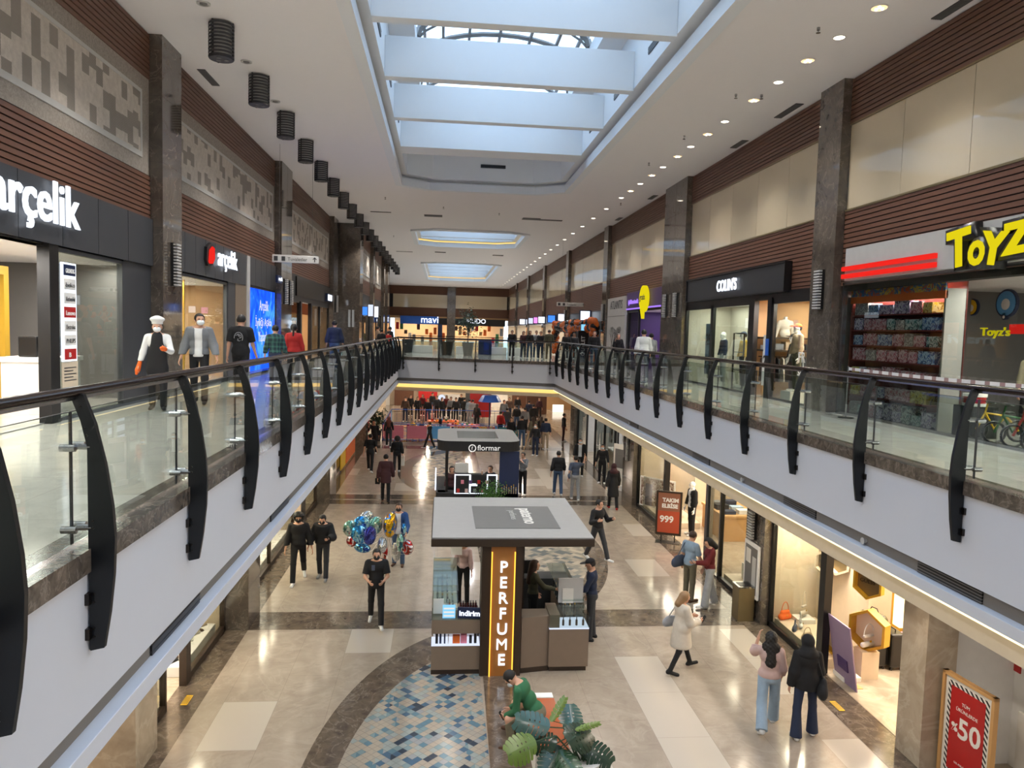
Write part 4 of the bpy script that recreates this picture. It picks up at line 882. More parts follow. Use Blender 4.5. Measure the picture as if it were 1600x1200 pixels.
for i in range(3):
    e = empty('spot_lamp', (LX-1.0, 17.7+i*.8, 7.45), 0, 'small track spotlight in the second left shop, %s' % ORD[i], 'spotlight', 'track spots in the second left shop'); m = MB(); m.cyl((0, 0, .12), (0, 0, 0), .015, n=8); m.cyl((0, 0, 0), (.12, 0, -.08), .04, n=10); m.build('body', 'black', e); m = MB(); m.ball((.14, 0, -.09), .035, 8, 6); m.build('bulb', 'lamp_disc', e)
# blue screen
fascia_panels('L', LX-.02, 23.4, 26.95, 7.7, 8.55, 'anthracite', .7, 'dark grey panels above the tall blue screen')
e = empty('video_screen', (LX+.02, 23.42, UF+.02), 0, 'tall glowing blue advertising screen with white words', 'screen'); m = MB(); m.box(-.08, .02, 0, 3.5, 0, 2.76); m.build('bezel', 'black', e)
t = NT('screen_grad'); n_ = t.noise(t.n('ShaderNodeTexCoord').outputs['Object'], .9, 2, .5, 1.0); em = t.n('ShaderNodeEmission'); t.l(t.ramp(n_, [(.3, '1030d8'), (.5, '1a52f0'), (.65, '3f86f8'), (.8, '2a2ad8')]), em.inputs[0]); em.inputs[1].default_value = 1.5; t.l(em.outputs[0], t.out.inputs[0])
m = MB(); m.box(.02, .03, .06, 3.36, .05, 2.7); m.build('display', 'screen_grad', e)
for s, y, z, w in (('Arçelik', 24.55, 6.95, 1.25), ('İyiliği Aşkla', 24.05, 6.45, 2.2), ('Yaparlar', 24.4, 5.95, 1.5)): tfit('lettering', s, 'white_text', 'L', LX+.06, y, z, w, .42, .004, .0, e)
e = empty('blade_sign', (LX+.2, 26.2, 7.95), 0, 'small lit blue and white name sign by the second left column', 'sign'); m = MB(); m.box(0, .08, 0, .7, 0, .25); m.build('box', 'navy', e); tfit('lettering', 'arçelik', 'led_white', 'L', LX+.3, 26.24, 8.03, .6, .16, .006, .01, e)
# --- third left bay: jeans shop with red band
room('L', LX-.06, 28.7, 39.6, UF, 7.5, 5, 'tan', 'upper_marble', power=320, col=WARM)
bx('sign_fascia', LX, LX+.06, 30.7, 39.6, 7.7, 8.48, 'dark_steel', 'plain brushed grey sign board over the third left shop', 'sign board'); bx('wall_left', LX-.1, LX, 28.7, 39.6, 7.5, 8.55, 'charcoal', kind='structure')
e = empty('blade_sign', (LX+.06, 38.0, 7.75), 0, 'white lit box sign on the grey board of the third left shop', 'sign'); m = MB(); m.box(0, .12, 0, 1.4, 0, .4); m.build('box', 'navy', e); m = MB(); m.box(.12, .14, .05, 1.35, .05, .35); m.build('panel', 'led_white', e)
win('L', LX-.05, 28.7, 31.6, UF, 7.5, 'black'); win('L', LX-.05, 34.3, 39.6, UF, 7.5, 'black', (36.8,))
bx('door_post', LX-.1, LX+.05, 31.6, 31.9, UF, 7.5, 'black', 'nearer black door post of the third left shop', 'door frame'); bx('door_post', LX-.1, LX+.05, 34.1, 34.35, UF, 7.5, 'black', 'farther black door post of the third left shop', 'door frame')
bx('banner', LX-.4, LX-.35, 29, 36, 7.0, 7.498, 'orange', 'orange red band hung across the third left shop entrance', 'banner')
sign('sign_letters', 'mavi', 'led_white', 'L', LX-.25, 30.0, 6.55, 3.0, .4, 'white mavi letters glowing behind the third left shop glass', bold=.02)
counter('display_table', LX-2.4, LX-1.2, 32.2, 34, UF, .9, 'navy', 'light_wood', 'navy display table inside the third left shop')
# --- beyond the projecting pier, left
room('L', -4.86, 43.6, 63, UF, 7.5, 4, 'tan', 'upper_marble', power=160, col=NEUT); bx('wall_left', -4.95, -4.84, 43.5, 63, 7.5, 8.6, 'charcoal', kind='structure')
for i, (y, c, lab) in enumerate([(45.0, 'sign_blue', 'lit blue box sign beyond the projecting left pier'), (52.5, 'led_white', 'lit white box sign farther along the left shops'), (48.6, 'led_soft', 'pale lit blade sign between the far left box signs')]):
    e = empty('blade_sign', (-4.8, y, 7.2), 0, lab, 'sign'); m = MB(); m.box(0, .35, 0, .08, 0, .8 if i else .55); m.build('box', 'charcoal', e); m = MB(); m.box(.02, .33, -.015, 0, .03, .77 if i else .52); m.build('panel', c, e)
win('L', -4.85, 43.6, 50, UF, 7.5, 'black', (46,)); win('L', -4.85, 51, 59, UF, 7.5, 'black', (55,))
bx('banner', -4.78, -4.74, 43.8, 44.8, 5.0, 7.4, 'pink', 'tall pale pink banner beside the projecting left pier', 'banner')
e = empty('wall_lamp', (-5.05, 41.99, 6.5), 0, 'pair of narrow vertical wall lamps on the projecting left pier', 'wall light'); m = MB(); m.box(-.16, -.04, -.06, 0, 0, .95); m.build('bar', 'light_grey', e); m = MB(); m.box(.04, .16, -.06, 0, 0, .95); m.build('bar', 'light_grey', e)
# hanging direction signs
def hang_sign(x, y, z, w, h, s, lab, wires=True):
    e = empty('direction_sign', (x, y, z), R(4), lab, 'sign'); m = MB(); m.box(-w/2, w/2, -.03, .03, 0, h); m.build('board', 'light_grey', e, bevel=.01)
    m = MB(); m.box(-w*.46, -w*.38, -.034, -.03, h*.2, h*.8); m.box(-w*.30, -w*.22, -.034, -.03, h*.2, h*.8); m.build('pictogram', 'charcoal', e)
    m = MB(); m.prism([(w*.40, h*.18), (w*.42, h*.18), (w*.42, h*.62), (w*.445, h*.5), (w*.455, h*.56), (w*.41, h*.85), (w*.365, h*.56), (w*.375, h*.5), (w*.40, h*.62)], lambda u, v, a: (u, a, v), -.035, -.03); m.build('arrow', 'charcoal', e)
    o = text('lettering', s, h*.62, 'charcoal', (-w*.17, -.034, h*.27), 'F', .002, e)
    m = MB(); [m.cyl((q, 0, h), (q, 0, CEIL-z), .006, n=5) for q in (-w*.35, w*.35)]; m.build('wire', 'steel', e)
p = un(462, 405, 1, 24.5); hang_sign(p[0], p[1], p[2]-.12, 1.45, .24, 'Tuvaletler', 'hanging white direction sign with arrow on the left side')
p = un(893, 476, 1, 46); hang_sign(p[0], p[1], p[2]-.12, 1.9, .25, 'Tuvaletler', 'hanging grey direction sign in front of the balloon arch')
# --- upper right: toy shop
RX = XR
room('R', RX+.06, -30, 15.8, UF, 7.7, 5.5, 'mid_grey', 'upper_marble', power=800, col=(1, .96, .92))
m = MB(); m.box(-.14, .03, 0, 45.4, 0, .69); o = m.build('sign_fascia', 'light_grey', loc=(RX, -30+.02, 7.79)); tag(o, 'pale grey sign board over the toy shop', 'sign board')
for i, z in enumerate((7.84, 8.0)): bx('sign_stripe', RX-.2, RX-.14, 12.4, 15.46, z, z+.09, 'sign_red', '%s of two long red stripes on the toy shop board' % ['lower', 'upper'][i], 'sign')
def ltr(parent, ch, y, z, hgt, rot, sc=1):
    for nm, mt, off, ext, xo in (('outline', 'black', .085, .16, 0), ('face', 'sign_yellow', .0, .02, -.165)):
        o = text(nm, ch, hgt/.72, mt, (0, 0, 0), (0, 0, 0), 0, bold=off if nm == 'outline' else .03); s_ = o.modifiers.new('depth', 'SOLIDIFY'); s_.thickness = ext; s_.offset = 1
        o.rotation_euler = (Matrix.Rotation(-pi/2, 3, 'Z')@Matrix.Rotation(pi/2, 3, 'X')@Matrix.Rotation(R(rot), 3, 'Z')).to_euler(); o.scale = (sc, 1, 1)
        o.location = Vector((RX-.15+xo, y, z))-parent.location; o.parent = parent
e = empty('sign_letters', (RX-.14, 12.2, 7.8), 0, 'yellow and black cartoon style TOYZ letters on the toy shop board', 'sign')
for ch, px, pb, pt, r, s in (('T', 1483, 419, 364, 6, 1.05), ('O', 1513, 411, 377, -8, .85), ('Y', 1535, 410, 362, -8, 1.05), ('Z', 1571, 397, 351, 3, 1.25)):
    a_, b_ = un(px, pb, 0, RX-.3), un(px, pt, 0, RX-.3); ltr(e, ch, a_[1], a_[2], b_[2]-a_[2], r, s)
win('R', RX+.04, 8.0, 15.7, UF, 7.78, 'steel', (), fw=.05)
# display shelving with toy boxes
e = empty('shelf_unit', (9.2, 14.15, UF), 0, 'tall red shelving full of toy boxes behind the toy shop glass', 'shelf'); m = MB(); m.box(.18, .21, -1.55, 1.55, 0, 2.75); m.build('back_panel', 'toy_red', e); m = MB(); m.box(-.2, .2, 1.5, 1.55, 0, 2.6); m.build('side_panel', 'toy_red', e); m = MB(); m.box(-.2, .2, -1.55, -1.5, 0, 2.6); m.build('side_panel', 'grey', e)
for z in (.42, .82, 1.18, 1.5, 1.82, 2.14): m = MB(); m.box(-.2, .18, -1.5, 1.5, z, z+.025); m.build('shelf', 'toy_red', e)
m = MB(); m.box(-.22, -.17, -1.55, 1.55, 2.42, 2.56); m.build('header', 'orange', e); m = MB(); m.box(-.22, -.19, -1.55, 1.55, 2.56, 2.78); m.build('picture_strip', 'kid_print', e)
bm_ = ['box_pink', 'box_lilac', 'box_white', 'box_yellow', 'box_teal', 'box_blue']
for r, z in enumerate((.445, .845, 1.205, 1.525, 1.845, 2.165)):
    y = 15.6; k = 0
    while y > 12.9:
        rr = random.Random(r*31+k); w = rr.choice((.28, .36, .5)); mt = bm_[0 if rr.random() < .35 else rr.randrange(6)]
        if y-w < 12.66: break
        o = bx('toy_box', 9.03, 9.36, y-w+.01, y-.01, UF+z, UF+z+rr.uniform(.19, .26), mt, 'printed %s toy carton on the %s shelf up, %s from the left column' % (mt[4:], ORD[r].replace('nearest', 'lowest'), ORD[k].replace('nearest', 'first')), 'toy box', None, grp='toy cartons on the red shelves'); y -= w+.02; k += 1
bx('display_wall', 12.0, 12.1, 6, 12, UF, 7.7, 'grey', 'grey back wall panel with round plates in the toy shop', 'wall panel')
for i, (px, py, r, c) in enumerate([(1572, 474, .30, 'sky_blue'), (1518, 480, .19, 'yellow'), (1555, 431, .18, 'purple'), (1592, 430, .2, 'lilac'), (1569, 494, .08, 'navy')]):
    p = un(px, py, 0, 11.9); e = empty('round_plate', p, 0, '%s round picture plate hanging in the toy shop' % ['large blue', 'yellow rimmed', 'purple top left', 'lilac top right', 'tiny navy'][i], 'wall decoration'); m = MB(); m.cyl((.06, 0, 0), (0, 0, 0), r, n=28); m.build('rim', 'navy', e); m = MB(); m.cyl((0, 0, 0), (-.01, 0, 0), r*.87, n=28); m.build('face', c, e); m = MB(); m.cyl((-.01, 0, -.02), (-.014, 0, -.02), r*.4, n=20); m.build('spot', 'white', e)
sign('sign_letters', "Toyz's", 'sign_yellow', 'R', 11.8, un(1533, 520, 0, 11.8)[1], un(1533, 520, 0, 11.8)[2]-.06, .85, .24, 'small yellow shop name letters inside the toy shop', bold=.012)
p = un(1588, 518, 0, 11.8); bx('sign_board', 11.8, 11.85, p[1]-.5, p[1]+.2, p[2]-.05, p[2]+.15, 'sign_red', 'small red sign board beside the inner toy shop name', 'sign')
sign('sign_letters', 'SAMSUNG', 'led_soft', 'R', 9.4, 13.75, 6.78, .42, .07, 'small glowing SAMSUNG words among the toy shelves')
counter('counter', 10.6, 11.3, 8.5, 11.6, UF, .95, 'taupe', 'light_wood', 'brown sales counter at the back of the toy shop')
for i in range(5): bx('toy_box', 10.7, 10.95, 11.3-i*.3-.12, 11.3-i*.3+.12, UF+.95, UF+1.35, bm_[i], 'small %s carton standing on the toy shop counter' % bm_[i][4:], 'toy box')
# low pile of toys, drum, scooters, blue boxes
for i in range(9):
    rr = random.Random(50+i); y = 15.45-i*.31; bx('toy_box', 9.03, 9.36, y-.14, y+.14, UF+.015, UF+.2+rr.uniform(0, .17), bm_[rr.randrange(6)], 'upright carton on the toy shop floor by the glass, %s from the column' % ORD[i], 'toy box', None, grp='cartons on the toy shop floor')
e = empty('toy_drum', (9.15, 11.9, UF+.55), 0, 'white and red toy drum on the pile by the glass', 'toy'); m = MB(); m.lathe([(.001, 0), (.17, 0), (.17, .2), (.001, .2)], n=22); m.build('shell', 'red', e, smooth=True); m = MB(); [m.lathe([(.175, z), (.185, z), (.185, z+.05), (.175, z+.05)], n=22) for z in (0, .16)]; m.build('hoop', 'white', e, smooth=True); m = MB(); m.lathe([(.001, .205), (.17, .205)], n=22); m.build('skin', 'paper', e)
bx('display_stand', 8.95, 9.4, 11.65, 12.15, UF+.015, UF+.55, 'charcoal', 'dark low stand under the toy drum', 'stand')
def kickbike(x, y, c, lab):
    e = empty('toy_bicycle', (x, y, UF+.015), R(75), lab, 'bicycle')
    for yy in (-.32, .32): m = MB(); m.tube([(0, yy+.17*cos(a), .18+.17*sin(a)) for a in [2*pi*i/16 for i in range(17)]], .022, 6); m.build('wheel', 'black', e, smooth=True)
    m = MB(); m.tube([(0, -.32, .18), (0, -.12, .42), (0, .2, .46), (0, .32, .18)], .02, 6); m.tube([(0, -.12, .42), (0, .05, .2), (0, .2, .46)], .02, 6); m.tube([(0, .2, .46), (0, .17, .62)], .016, 6); m.build('frame', c, e, smooth=True)
    m = MB(); m.tube([(-.17, .13, .64), (0, .17, .62), (.17, .13, .64)], .015, 6); m.build('handlebar', 'steel', e, smooth=True); m = MB(); m.ball((0, -.15, .48), (.06, .1, .03)); m.build('saddle', 'black', e, smooth=True)
for i, (y, c) in enumerate([(11.4, 'yellow'), (11.0, 'green'), (10.6, 'red'), (10.2, 'yellow')]): kickbike(9.2, y, c, 'child bicycle with %s frame in the toy shop window, %s from the drum' % (['yellow', 'green', 'red', 'yellow'][i], ORD[i]))
for i, (y, z) in enumerate([(9.9, 0), (9.9, .42), (9.6, 0), (9.6, .42)]): bx('toy_box', 8.98, 9.25, y-.14, y+.14, UF+.015+z, UF+.42+z, 'box_blue', '%s blue carton in the stack at the right of the toy window' % ['lower left', 'upper left', 'lower right', 'upper right'][i], 'toy box')
bx('price_sign', 8.9, 8.93, 9.45, 9.7, UF+.7, UF+1.15, 'sign_yellow', 'yellow price sign beside the blue cartons', 'sign')
t = NT('tape'); x_, y_, z_ = t.sep(t.P()); g = t.math('LESS_THAN', t.math('FRACT', t.math('MULTIPLY', y_, 3.2)), .35); t.bsdf(t.mix(g, 'e2dedd', '9a7a78'), .4)
a, b = un(1325, 576, 0, 8.4), un(1600, 599, 0, 8.4); m = MB(); n = 16
for i in range(n):
    f, g = i/n, (i+1)/n; q = lambda f: (a[1]+(b[1]-2-a[1])*f, a[2]+(b[2]+.0-a[2])*f-.10*sin(pi*min(1, f))*.4)
    m.add([(8.398, q(f)[0], q(f)[1]-.03), (8.398, q(g)[0], q(g)[1]-.03), (8.398, q(g)[0], q(g)[1]+.03), (8.398, q(f)[0], q(f)[1]+.03), (8.402, q(f)[0], q(f)[1]-.03), (8.402, q(g)[0], q(g)[1]-.03), (8.402, q(g)[0], q(g)[1]+.03), (8.402, q(f)[0], q(f)[1]+.03)], [(0, 1, 2, 3), (7, 6, 5, 4), (0, 4, 5, 1), (3, 2, 6, 7)])
tag(m.build('barrier_tape', 'tape'), 'white barrier tape with dark marks stretched across the toy shop front', 'tape')
e = empty('barrier_post', (8.4, a[1]-.02, UF), 0, 'thin post holding the left end of the barrier tape', 'post'); m = MB(); m.cyl((0, 0, 0), (0, 0, a[2]-UF+.05), .02, n=10); m.build('pole', 'steel', e, smooth=True); m = MB(); m.lathe([(.001, .02), (.15, .02), (.16, 0)], n=18); m.build('base', 'dark_steel', e)
# --- clothes shop
room('R', RX+.06, 16.8, 20.4, UF, 7.6, 5, 'tan', 'upper_marble', power=220, col=NEUT); room('R', RX+.06, 20.46, 26.2, UF, 7.6, 1.6, 'cl_cream', 'upper_marble', power=130, col=(.95, 1, .88))
e = empty('sign_fascia', (RX, 18.2, 7.74), 0, 'black sign board of the clothes shop on the right slats', 'sign board'); m = MB(); m.box(-.16, 0, 0, 7.55, 0, .70); m.build('box', 'charcoal', e, bevel=.01); m = MB(); m.box(-.2, 0, 0, 7.55, .70, .74); m.box(-.2, 0, 0, 7.55, -.04, 0); m.box(-.2, 0, -.04, 0, -.04, .74); m.box(-.2, 0, 7.55, 7.59, -.04, .74); m.build('rim', 'black', e)
sign('sign_letters', "COLIN'S", 'led_white', 'R', RX-.2, 22.75, 7.93, 1.55, .36, "glowing white COLIN'S letters on the black board", bold=.015)
bx('wall_right', RX-.04, RX+.08, 16.8, 26.2, 7.55, 7.75, 'black', kind='structure')
win('R', RX, 23.5, 26.15, UF, 7.55, 'black', (), fw=.12); win('R', RX, 20.5, 23.5, UF, 7.55, 'black', (), fw=.1); win('R', RX, 16.85, 19.1, UF, 7.55, 'black', (), fw=.12)
bx('door_post', RX-.06, RX+.08, 19.1, 19.35, UF, 7.6, 'black', "black door post of the clothes shop", 'door frame'); bx('door_post', RX-.06, RX+.08, 20.2, 20.5, UF, 7.6, 'black', 'wide black post between clothes shop door and window', 'door frame')
m = MB(); arc = [(-.55, 0), (-.55, 1.8)]+[(.55*-cos(t_), 1.8+.55*sin(t_)) for t_ in [pi*i/14 for i in range(15)]]+[(.55, 1.8), (.55, 0)]; m.prism(arc, lambda u, v, a_: (a_, u, v), 0, .05); tag(m.build('arch_panel', 'yellow', loc=(10.2, 21.5, UF+.02)), 'tall yellow arched panel in the clothes shop window', 'display panel')
lamp('SPOT', 'display_spot', (9.3, 21.6, 7.5), 60, WARM, rot=(R(-12), R(35), 0), spot_size=1.2, spot_blend=.6)
def rack(x, y, lab):
    e = empty('display_rack', (x, y, UF), 0, lab, 'rack'); m = MB()
    for q in (-.4, .4): m.box(-.02, .02, q-.02, q+.02, 0, 1.75)
    for z in (.05, .6, 1.15, 1.73): m.box(-.02, .02, -.4, .4, z, z+.025)
    m.build('frame', 'black', e)
rack(9.1, 22.1, 'black open display rack left of two in the clothes window'); rack(9.1, 20.95, 'black open display rack right of two in the clothes window')
person('mannequin in a yellow jacket and grey cap in the clothes window', 9.6, 22.9, UF+.02, 270, 1.8, STAND, 'cl_yellow', 'long', 'cl_darkgrey', hair=('cap', 'cl_slate'), skin='plastic', h=.024, cat='mannequin')
person('mannequin in a dark jacket behind the pale sale poster', 9.6, 24.6, UF+.02, 270, 1.8, STAND, 'cl_navy', 'long', 'cl_lightgrey', hair=('none', 'white'), skin='plastic', h=.024, cat='mannequin')
e = empty('sale_poster', (8.95, 24.3, UF+.35), 0, 'pale sale poster with numbers in the left clothes window', 'poster'); m = MB(); m.box(0, .02, -.3, .3, 0, 1.7); m.build('sheet', 'cl_paleblue', e); tfit('lettering', '25', 'charcoal', 'R', 8.94, 24.55, UF+1.35, .45, .38, .004, .02, e); tfit('lettering', '15', 'charcoal', 'R', 8.94, 24.5, UF+.65, .4, .32, .004, .02, e)
e = empty('sale_poster', (8.9, 19.75, UF+.3), 0, 'narrow poster with a 2 in the clothes shop door', 'poster'); m = MB(); m.box(0, .02, -.16, .16, 0, 1.4); m.build('sheet', 'paper', e); tfit('lettering', '2', 'charcoal', 'R', 8.89, 19.85, UF+.85, .2, .3, .004, .02, e)
person('mannequin in a beige jacket and orange cap by the right column', 9.2, 18.5, UF+.25, 270, 1.78, STAND, 'cl_beige', 'long', 'cl_olive', hair=('cap', 'cl_orange'), skin='plastic', h=.024, cat='mannequin')
bx('plinth', 8.95, 9.45, 18.25, 18.8, UF+.012, UF+.25, 'white', 'low white plinth under the mannequin with the orange cap', 'plinth')
person('mannequin in a dark outfit and black hat in the clothes shop doorway', 9.5, 19.3, UF+.02, 270, 1.75, STAND, 'cl_offblack', 'long', 'cl_maroon', hair=('cap', 'cl_black'), skin='plastic', h=.024, cat='mannequin')
# hanging torso and rails with clothes
e = empty('torso_form', (9.6, 20.1, UF+1.65), R(-90), 'white torso form in a cream shirt on the upper clothes shelf', 'mannequin'); V, F = grow([('e', v3(0, 0, .12), v3(.11, .15, .16)), ('e', v3(0, 0, .35), v3(.12, .19, .17)), ('c', v3(0, -.17, .42), v3(-.02, -.27, 0), .06, .05), ('c', v3(0, .17, .42), v3(-.02, .27, 0), .06, .05)], .02, .03); mesh_of('shirt', [(V, F, 0)], ['cl_cream'], e); m = MB(); m.cyl((0, 0, .5), (0, 0, .58), .05, n=10); m.build('neck', 'white', e, smooth=True)
e = empty('wall_shelf', (10.0, 20.12, UF), R(-90), 'dark wall shelving with folded clothes in the clothes shop', 'shelf'); m = MB(); [m.box(-.2, .25, -1.1, 1.1, z, z+.05) for z in (1.25, 1.6)]; m.build('shelf', 'dark_brown', e); m = MB(); m.cyl((-.05, -1.1, 1.1), (-.05, 1.1, 1.1), .015, n=8); m.build('rail', 'steel', e)
for i in range(6): bx('folded_clothes', 9.1+i*.3-.12, 9.1+i*.3+.12, 19.95, 20.25, UF+1.302, UF+1.42+.05*(i % 3), ['cl_white', 'cl_grey', 'cl_beige', 'cl_cream', 'cl_darkgrey', 'cl_brown'][i], 'folded %s clothes on the lower wall shelf' % ['white', 'grey', 'beige', 'cream', 'dark grey', 'brown'][i], 'clothes', None, grp='folded clothes on the wall shelf')
for i in range(14):
    rr = random.Random(i+3); m = MB(); m.sweep([[(-.02, -.18*f, z), (.02, -.18*f, z), (.02, .18*f, z), (-.02, .18*f, z)] for z, f in ((0, 1.1), (-.3, .95), (.0-.02, .9))[:1]+((.45, .85), (.62, .75), (.68, .15))], None); tag(m.build('hanging_coat', rr.choice(['cl_beige', 'cl_brown', 'cl_cream', 'cl_grey', 'cl_maroon', 'cl_white', 'cl_darkgrey']), loc=(9.0+i*.14, 20.1, UF+.4)), 'garment hanging on the clothes shop rail, %s from the column' % ORD[i], 'clothes', 'garments on the clothes rail')
sign('window_lettering', 'FR', 'white', 'R', RX-.06, 17.45, UF+1.05, .35, .25, 'white FR letters on the clothes shop glass', 'lettering', .004)
sign('window_lettering', 'SAL', 'white', 'R', RX-.06, 17.45, UF+.72, .35, .16, 'white letters lower on the clothes shop glass', 'lettering', .004)
bx('notice_card', RX-.09, RX-.07, 19.12, 19.3, UF+1.15, UF+1.6, 'blue', 'small blue notice on the clothes shop door post', 'notice')
# --- beauty shop, hoarding, balloon shop
room('R', RX+.06, 28.75, 34.6, UF, 7.6, 4, 'purple', 'upper_marble', power=70, col=(.85, .75, 1))
bx('sign_fascia', RX-.14, RX+.02, 28.8, 34.5, 7.66, 8.45, 'purple', 'purple sign board right of the grey hoarding', 'sign board')
e = empty('speech_balloon_sign', (RX-.2, 31.0, 8.05), 0, 'round yellow speech balloon sign reading gratis', 'sign'); m = MB(); m.cyl((0, 0, 0), (-.14, 0, 0), .56, n=32); m.prism([(.1, -.5), (.35, -.45), (.1, -.85)], lambda u, v, a_: (a_, u, v), -.14, 0); m.build('disc', 'sign_yellow', e); tfit('lettering', 'gratis', 'black', 'R', RX-.36, 31.42, 8.0, .84, .32, .006, .01, e)
sign('sign_letters', 'iyi hissetmek', 'lilac_glow', 'R', RX-.17, 34.0, 7.92, 1.7, .26, 'small glowing lilac words on the purple board', bold=.02)
bx('light_strip', RX-.18, RX-.14, 28.9, 34.4, 7.66, 7.72, 'lilac_glow', 'lilac lit strip under the purple sign board', 'light strip')
win('R', RX, 32.6, 34.5, UF, 7.6, 'black'); bx('door_post', RX-.06, RX+.08, 34.45, 34.7, UF, 7.6, 'black', 'black door post of the beauty shop', 'door frame')
for i, (y, z, w, h, c) in enumerate([(31.5, 5.0, 2.6, .95, 'pink_glow'), (31.6, 6.5, 1.6, .9, 'screen_cyan'), (33.4, 5.6, 1.0, 1.6, 'lilac')]): bx('video_wall', 11.4, 11.5, y-w/2, y+w/2, z, z+h, c, '%s panel inside the beauty shop' % ['pink glowing low', 'pale blue lit', 'tall lilac'][i], 'panel')
e = empty('hoarding', (RX-.05, 34.95, UF), 0, 'grey construction hoarding reading ATLANTIS with tree print', 'hoarding'); m = MB(); m.box(-.05, .05, 0, 3.75, 0, 3.45); m.build('panel', 'light_grey', e); m = MB(); m.box(-.06, -.05, 0, 3.75, 2.5, 2.53); m.build('seam', 'mid_grey', e); tfit('lettering', 'ATLANTIS', 'charcoal', 'R', RX-.12, 38.0, 7.78, 2.6, .42, .006, .0, e)
m = MB(); rt = random.Random(4)
def twig(p, a, L, r, dpt):
    q = (p[0]+L*sin(a), p[1]+L*cos(a)); m.tube([(-.055, p[0], p[1]), (-.055, q[0], q[1])], r, 4)
    if dpt: twig(q, a+rt.uniform(.2, .5), L*.75, r*.7, dpt-1); twig(q, a-rt.uniform(.2, .5), L*.75, r*.7, dpt-1)
for yy, a0 in ((.9, .25), (2.6, -.2)): twig((yy, 0), a0, .62, .05, 5)
m.build('tree_print', 'mid_grey', e)
room('R', RX+.06, 39.8, 51.1, UF, 7.6, 5, 'charcoal', 'upper_marble', power=110, col=NEUT)
for a_, b_ in RB[3:]: bx('wall_right', RX-.03, RX+.05, a_, b_, 7.2, 7.8, 'black', kind='structure')
for a_, b_ in RB[4:]: room('R', RX+.06, a_, b_, UF, 7.2, 3, 'cream', 'upper_marble', power=170, col=NEUT)
for i, (y, c) in enumerate([(43.4, 'led_white'), (51.9, 'led_white'), (57, 'sign_blue'), (62.8, 'led_white'), (66, 'pink_glow'), (70, 'led_soft'), (78, 'led_white')]):
    e = empty('blade_sign', (RX-.02, y, 7.25), 0, 'lit box sign over the far right shops, %s from the hoarding' % ORD[i], 'sign', 'box signs over the far right shops'); m = MB(); m.box(-.7, 0, 0, .12, 0, .62); m.build('box', 'navy', e); m = MB(); m.box(-.64, -.1, -.02, 0, .05, .57); m.build('panel', c, e)
# balloon arch, copper and black balloons
ra = random.Random(11); BAL = {}
for c, col_ in (('copper', 'b3561e'), ('black', '1a1512'), ('rust', '7a3a18')): mat('balloon_'+c, col_, .22)
def balloon(c):
    if c not in BAL: m = MB(); m.ball((0, 0, 0), (1, 1, 1.1), 12, 9); m.cyl((0, 0, -1.08), (0, 0, -1.2), .06, .12, 8); BAL[c] = m.build('balloon', 'balloon_'+c, smooth='all'); BAL[c].name = 'balloon'; return BAL[c], True
    return BAL[c], False
def put_balloon(x, y, z, r, c, lab, grp):
    o, first = balloon(c)
    if not first: o = o.copy(); COL.objects.link(o)
    o.location = (x, y, z); o.scale = (r, r, r); tag(o, lab, 'balloon', grp)
ends_ = [un(850, 503, 0, 8.1), un(932, 488, 0, 8.1)]
za = 7.0; y0_, y1_ = 39.3, 53.0; nb = 0
for i in range(60):
    f = i/59; y = y0_+(y1_-y0_)*f
    for q in range(2): put_balloon(8.15+ra.uniform(-.15, .1), y, za-.35*abs(sin(f*2*pi))*.3+q*.26-.1+ra.uniform(-.05, .05), ra.uniform(.17, .22), 'copper' if (i+q) % 2 else 'black', ('copper' if (i+q) % 2 else 'black')+' balloon in the garland over the right shop entrance', 'balloons in the long garland')
for n_, yy in enumerate((39.4, 46.2, 53)):
    for i in range(26):
        z = UF+.15+i*.085; put_balloon(8.15+.14*cos(i*2.4), yy+.17*sin(i*2.4)+ra.uniform(-.05, .05), z, ra.uniform(.14, .2), 'copper' if i % 3 else 'black', ('copper' if i % 3 else 'black')+' balloon in the %s balloon column' % ['nearest', 'middle', 'farthest'][n_], 'balloons in the %s column' % ['nearest', 'middle', 'farthest'][n_])
p = un(917, 509, 1, 41); e = empty('screen_sign', (p[0], 41, p[2]-.3), 0, 'bright blue white screen hung behind the balloon garland', 'screen'); m = MB(); m.box(-.35, .35, 0, .08, 0, .4); m.build('housing', 'black', e); m = MB(); m.box(-.32, .32, -.01, 0, .03, .37); m.build('display', 'screen_cyan', e)
p = un(911, 533, 1, 41); e = empty('standing_banner', (p[0], 41, UF), 0, 'black standing banner with vertical white letters by the balloons', 'banner'); m = MB(); m.box(-.3, .3, 0, .05, 0, 1.75); m.build('panel', 'black', e); o = text('lettering', 'OUTLET', .3, 'white', (.1, -.005, .35), (pi/2, -pi/2, 0), .003, e)
# far shops on the upper floor
room('L', -6.9, 66, 100, UF, 8.2, 2, 'tan', power=60)
m = MB(); m.box(-6.6, 8.6, 104, 104.1, UF, 8.2); m.box(-7, 9, 99.9, 104, 7.9, 8.2); struct(m.build('wall_far', 'tan'))
bx('sign_fascia', -5.6, -.5, 99.6, 99.9, 7.15, 8.2, 'blue', 'blue shop sign board on the far wall', 'sign board'); tag(text('sign_letters', 'mavi', 1.3, 'led_white', (-2.9, 99.55, 7.35), 'F', .03, bold=.012), 'white mavi letters on the far blue board', 'sign')
bx('sign_fascia', -.5, 8.4, 99.6, 99.9, 7.1, 8.0, 'black', 'long black sign board right of the blue one on the far wall', 'sign board'); tag(text('sign_letters', 'MUDO', .85, 'led_white', (3.2, 99.55, 7.45), 'F', .03, bold=.012), 'white letters on the far black board', 'sign')
bx('door_post', -.6, .0, 99.5, 99.9, UF, 7.2, 'navy', 'wide navy post between the two far shops', 'door frame')
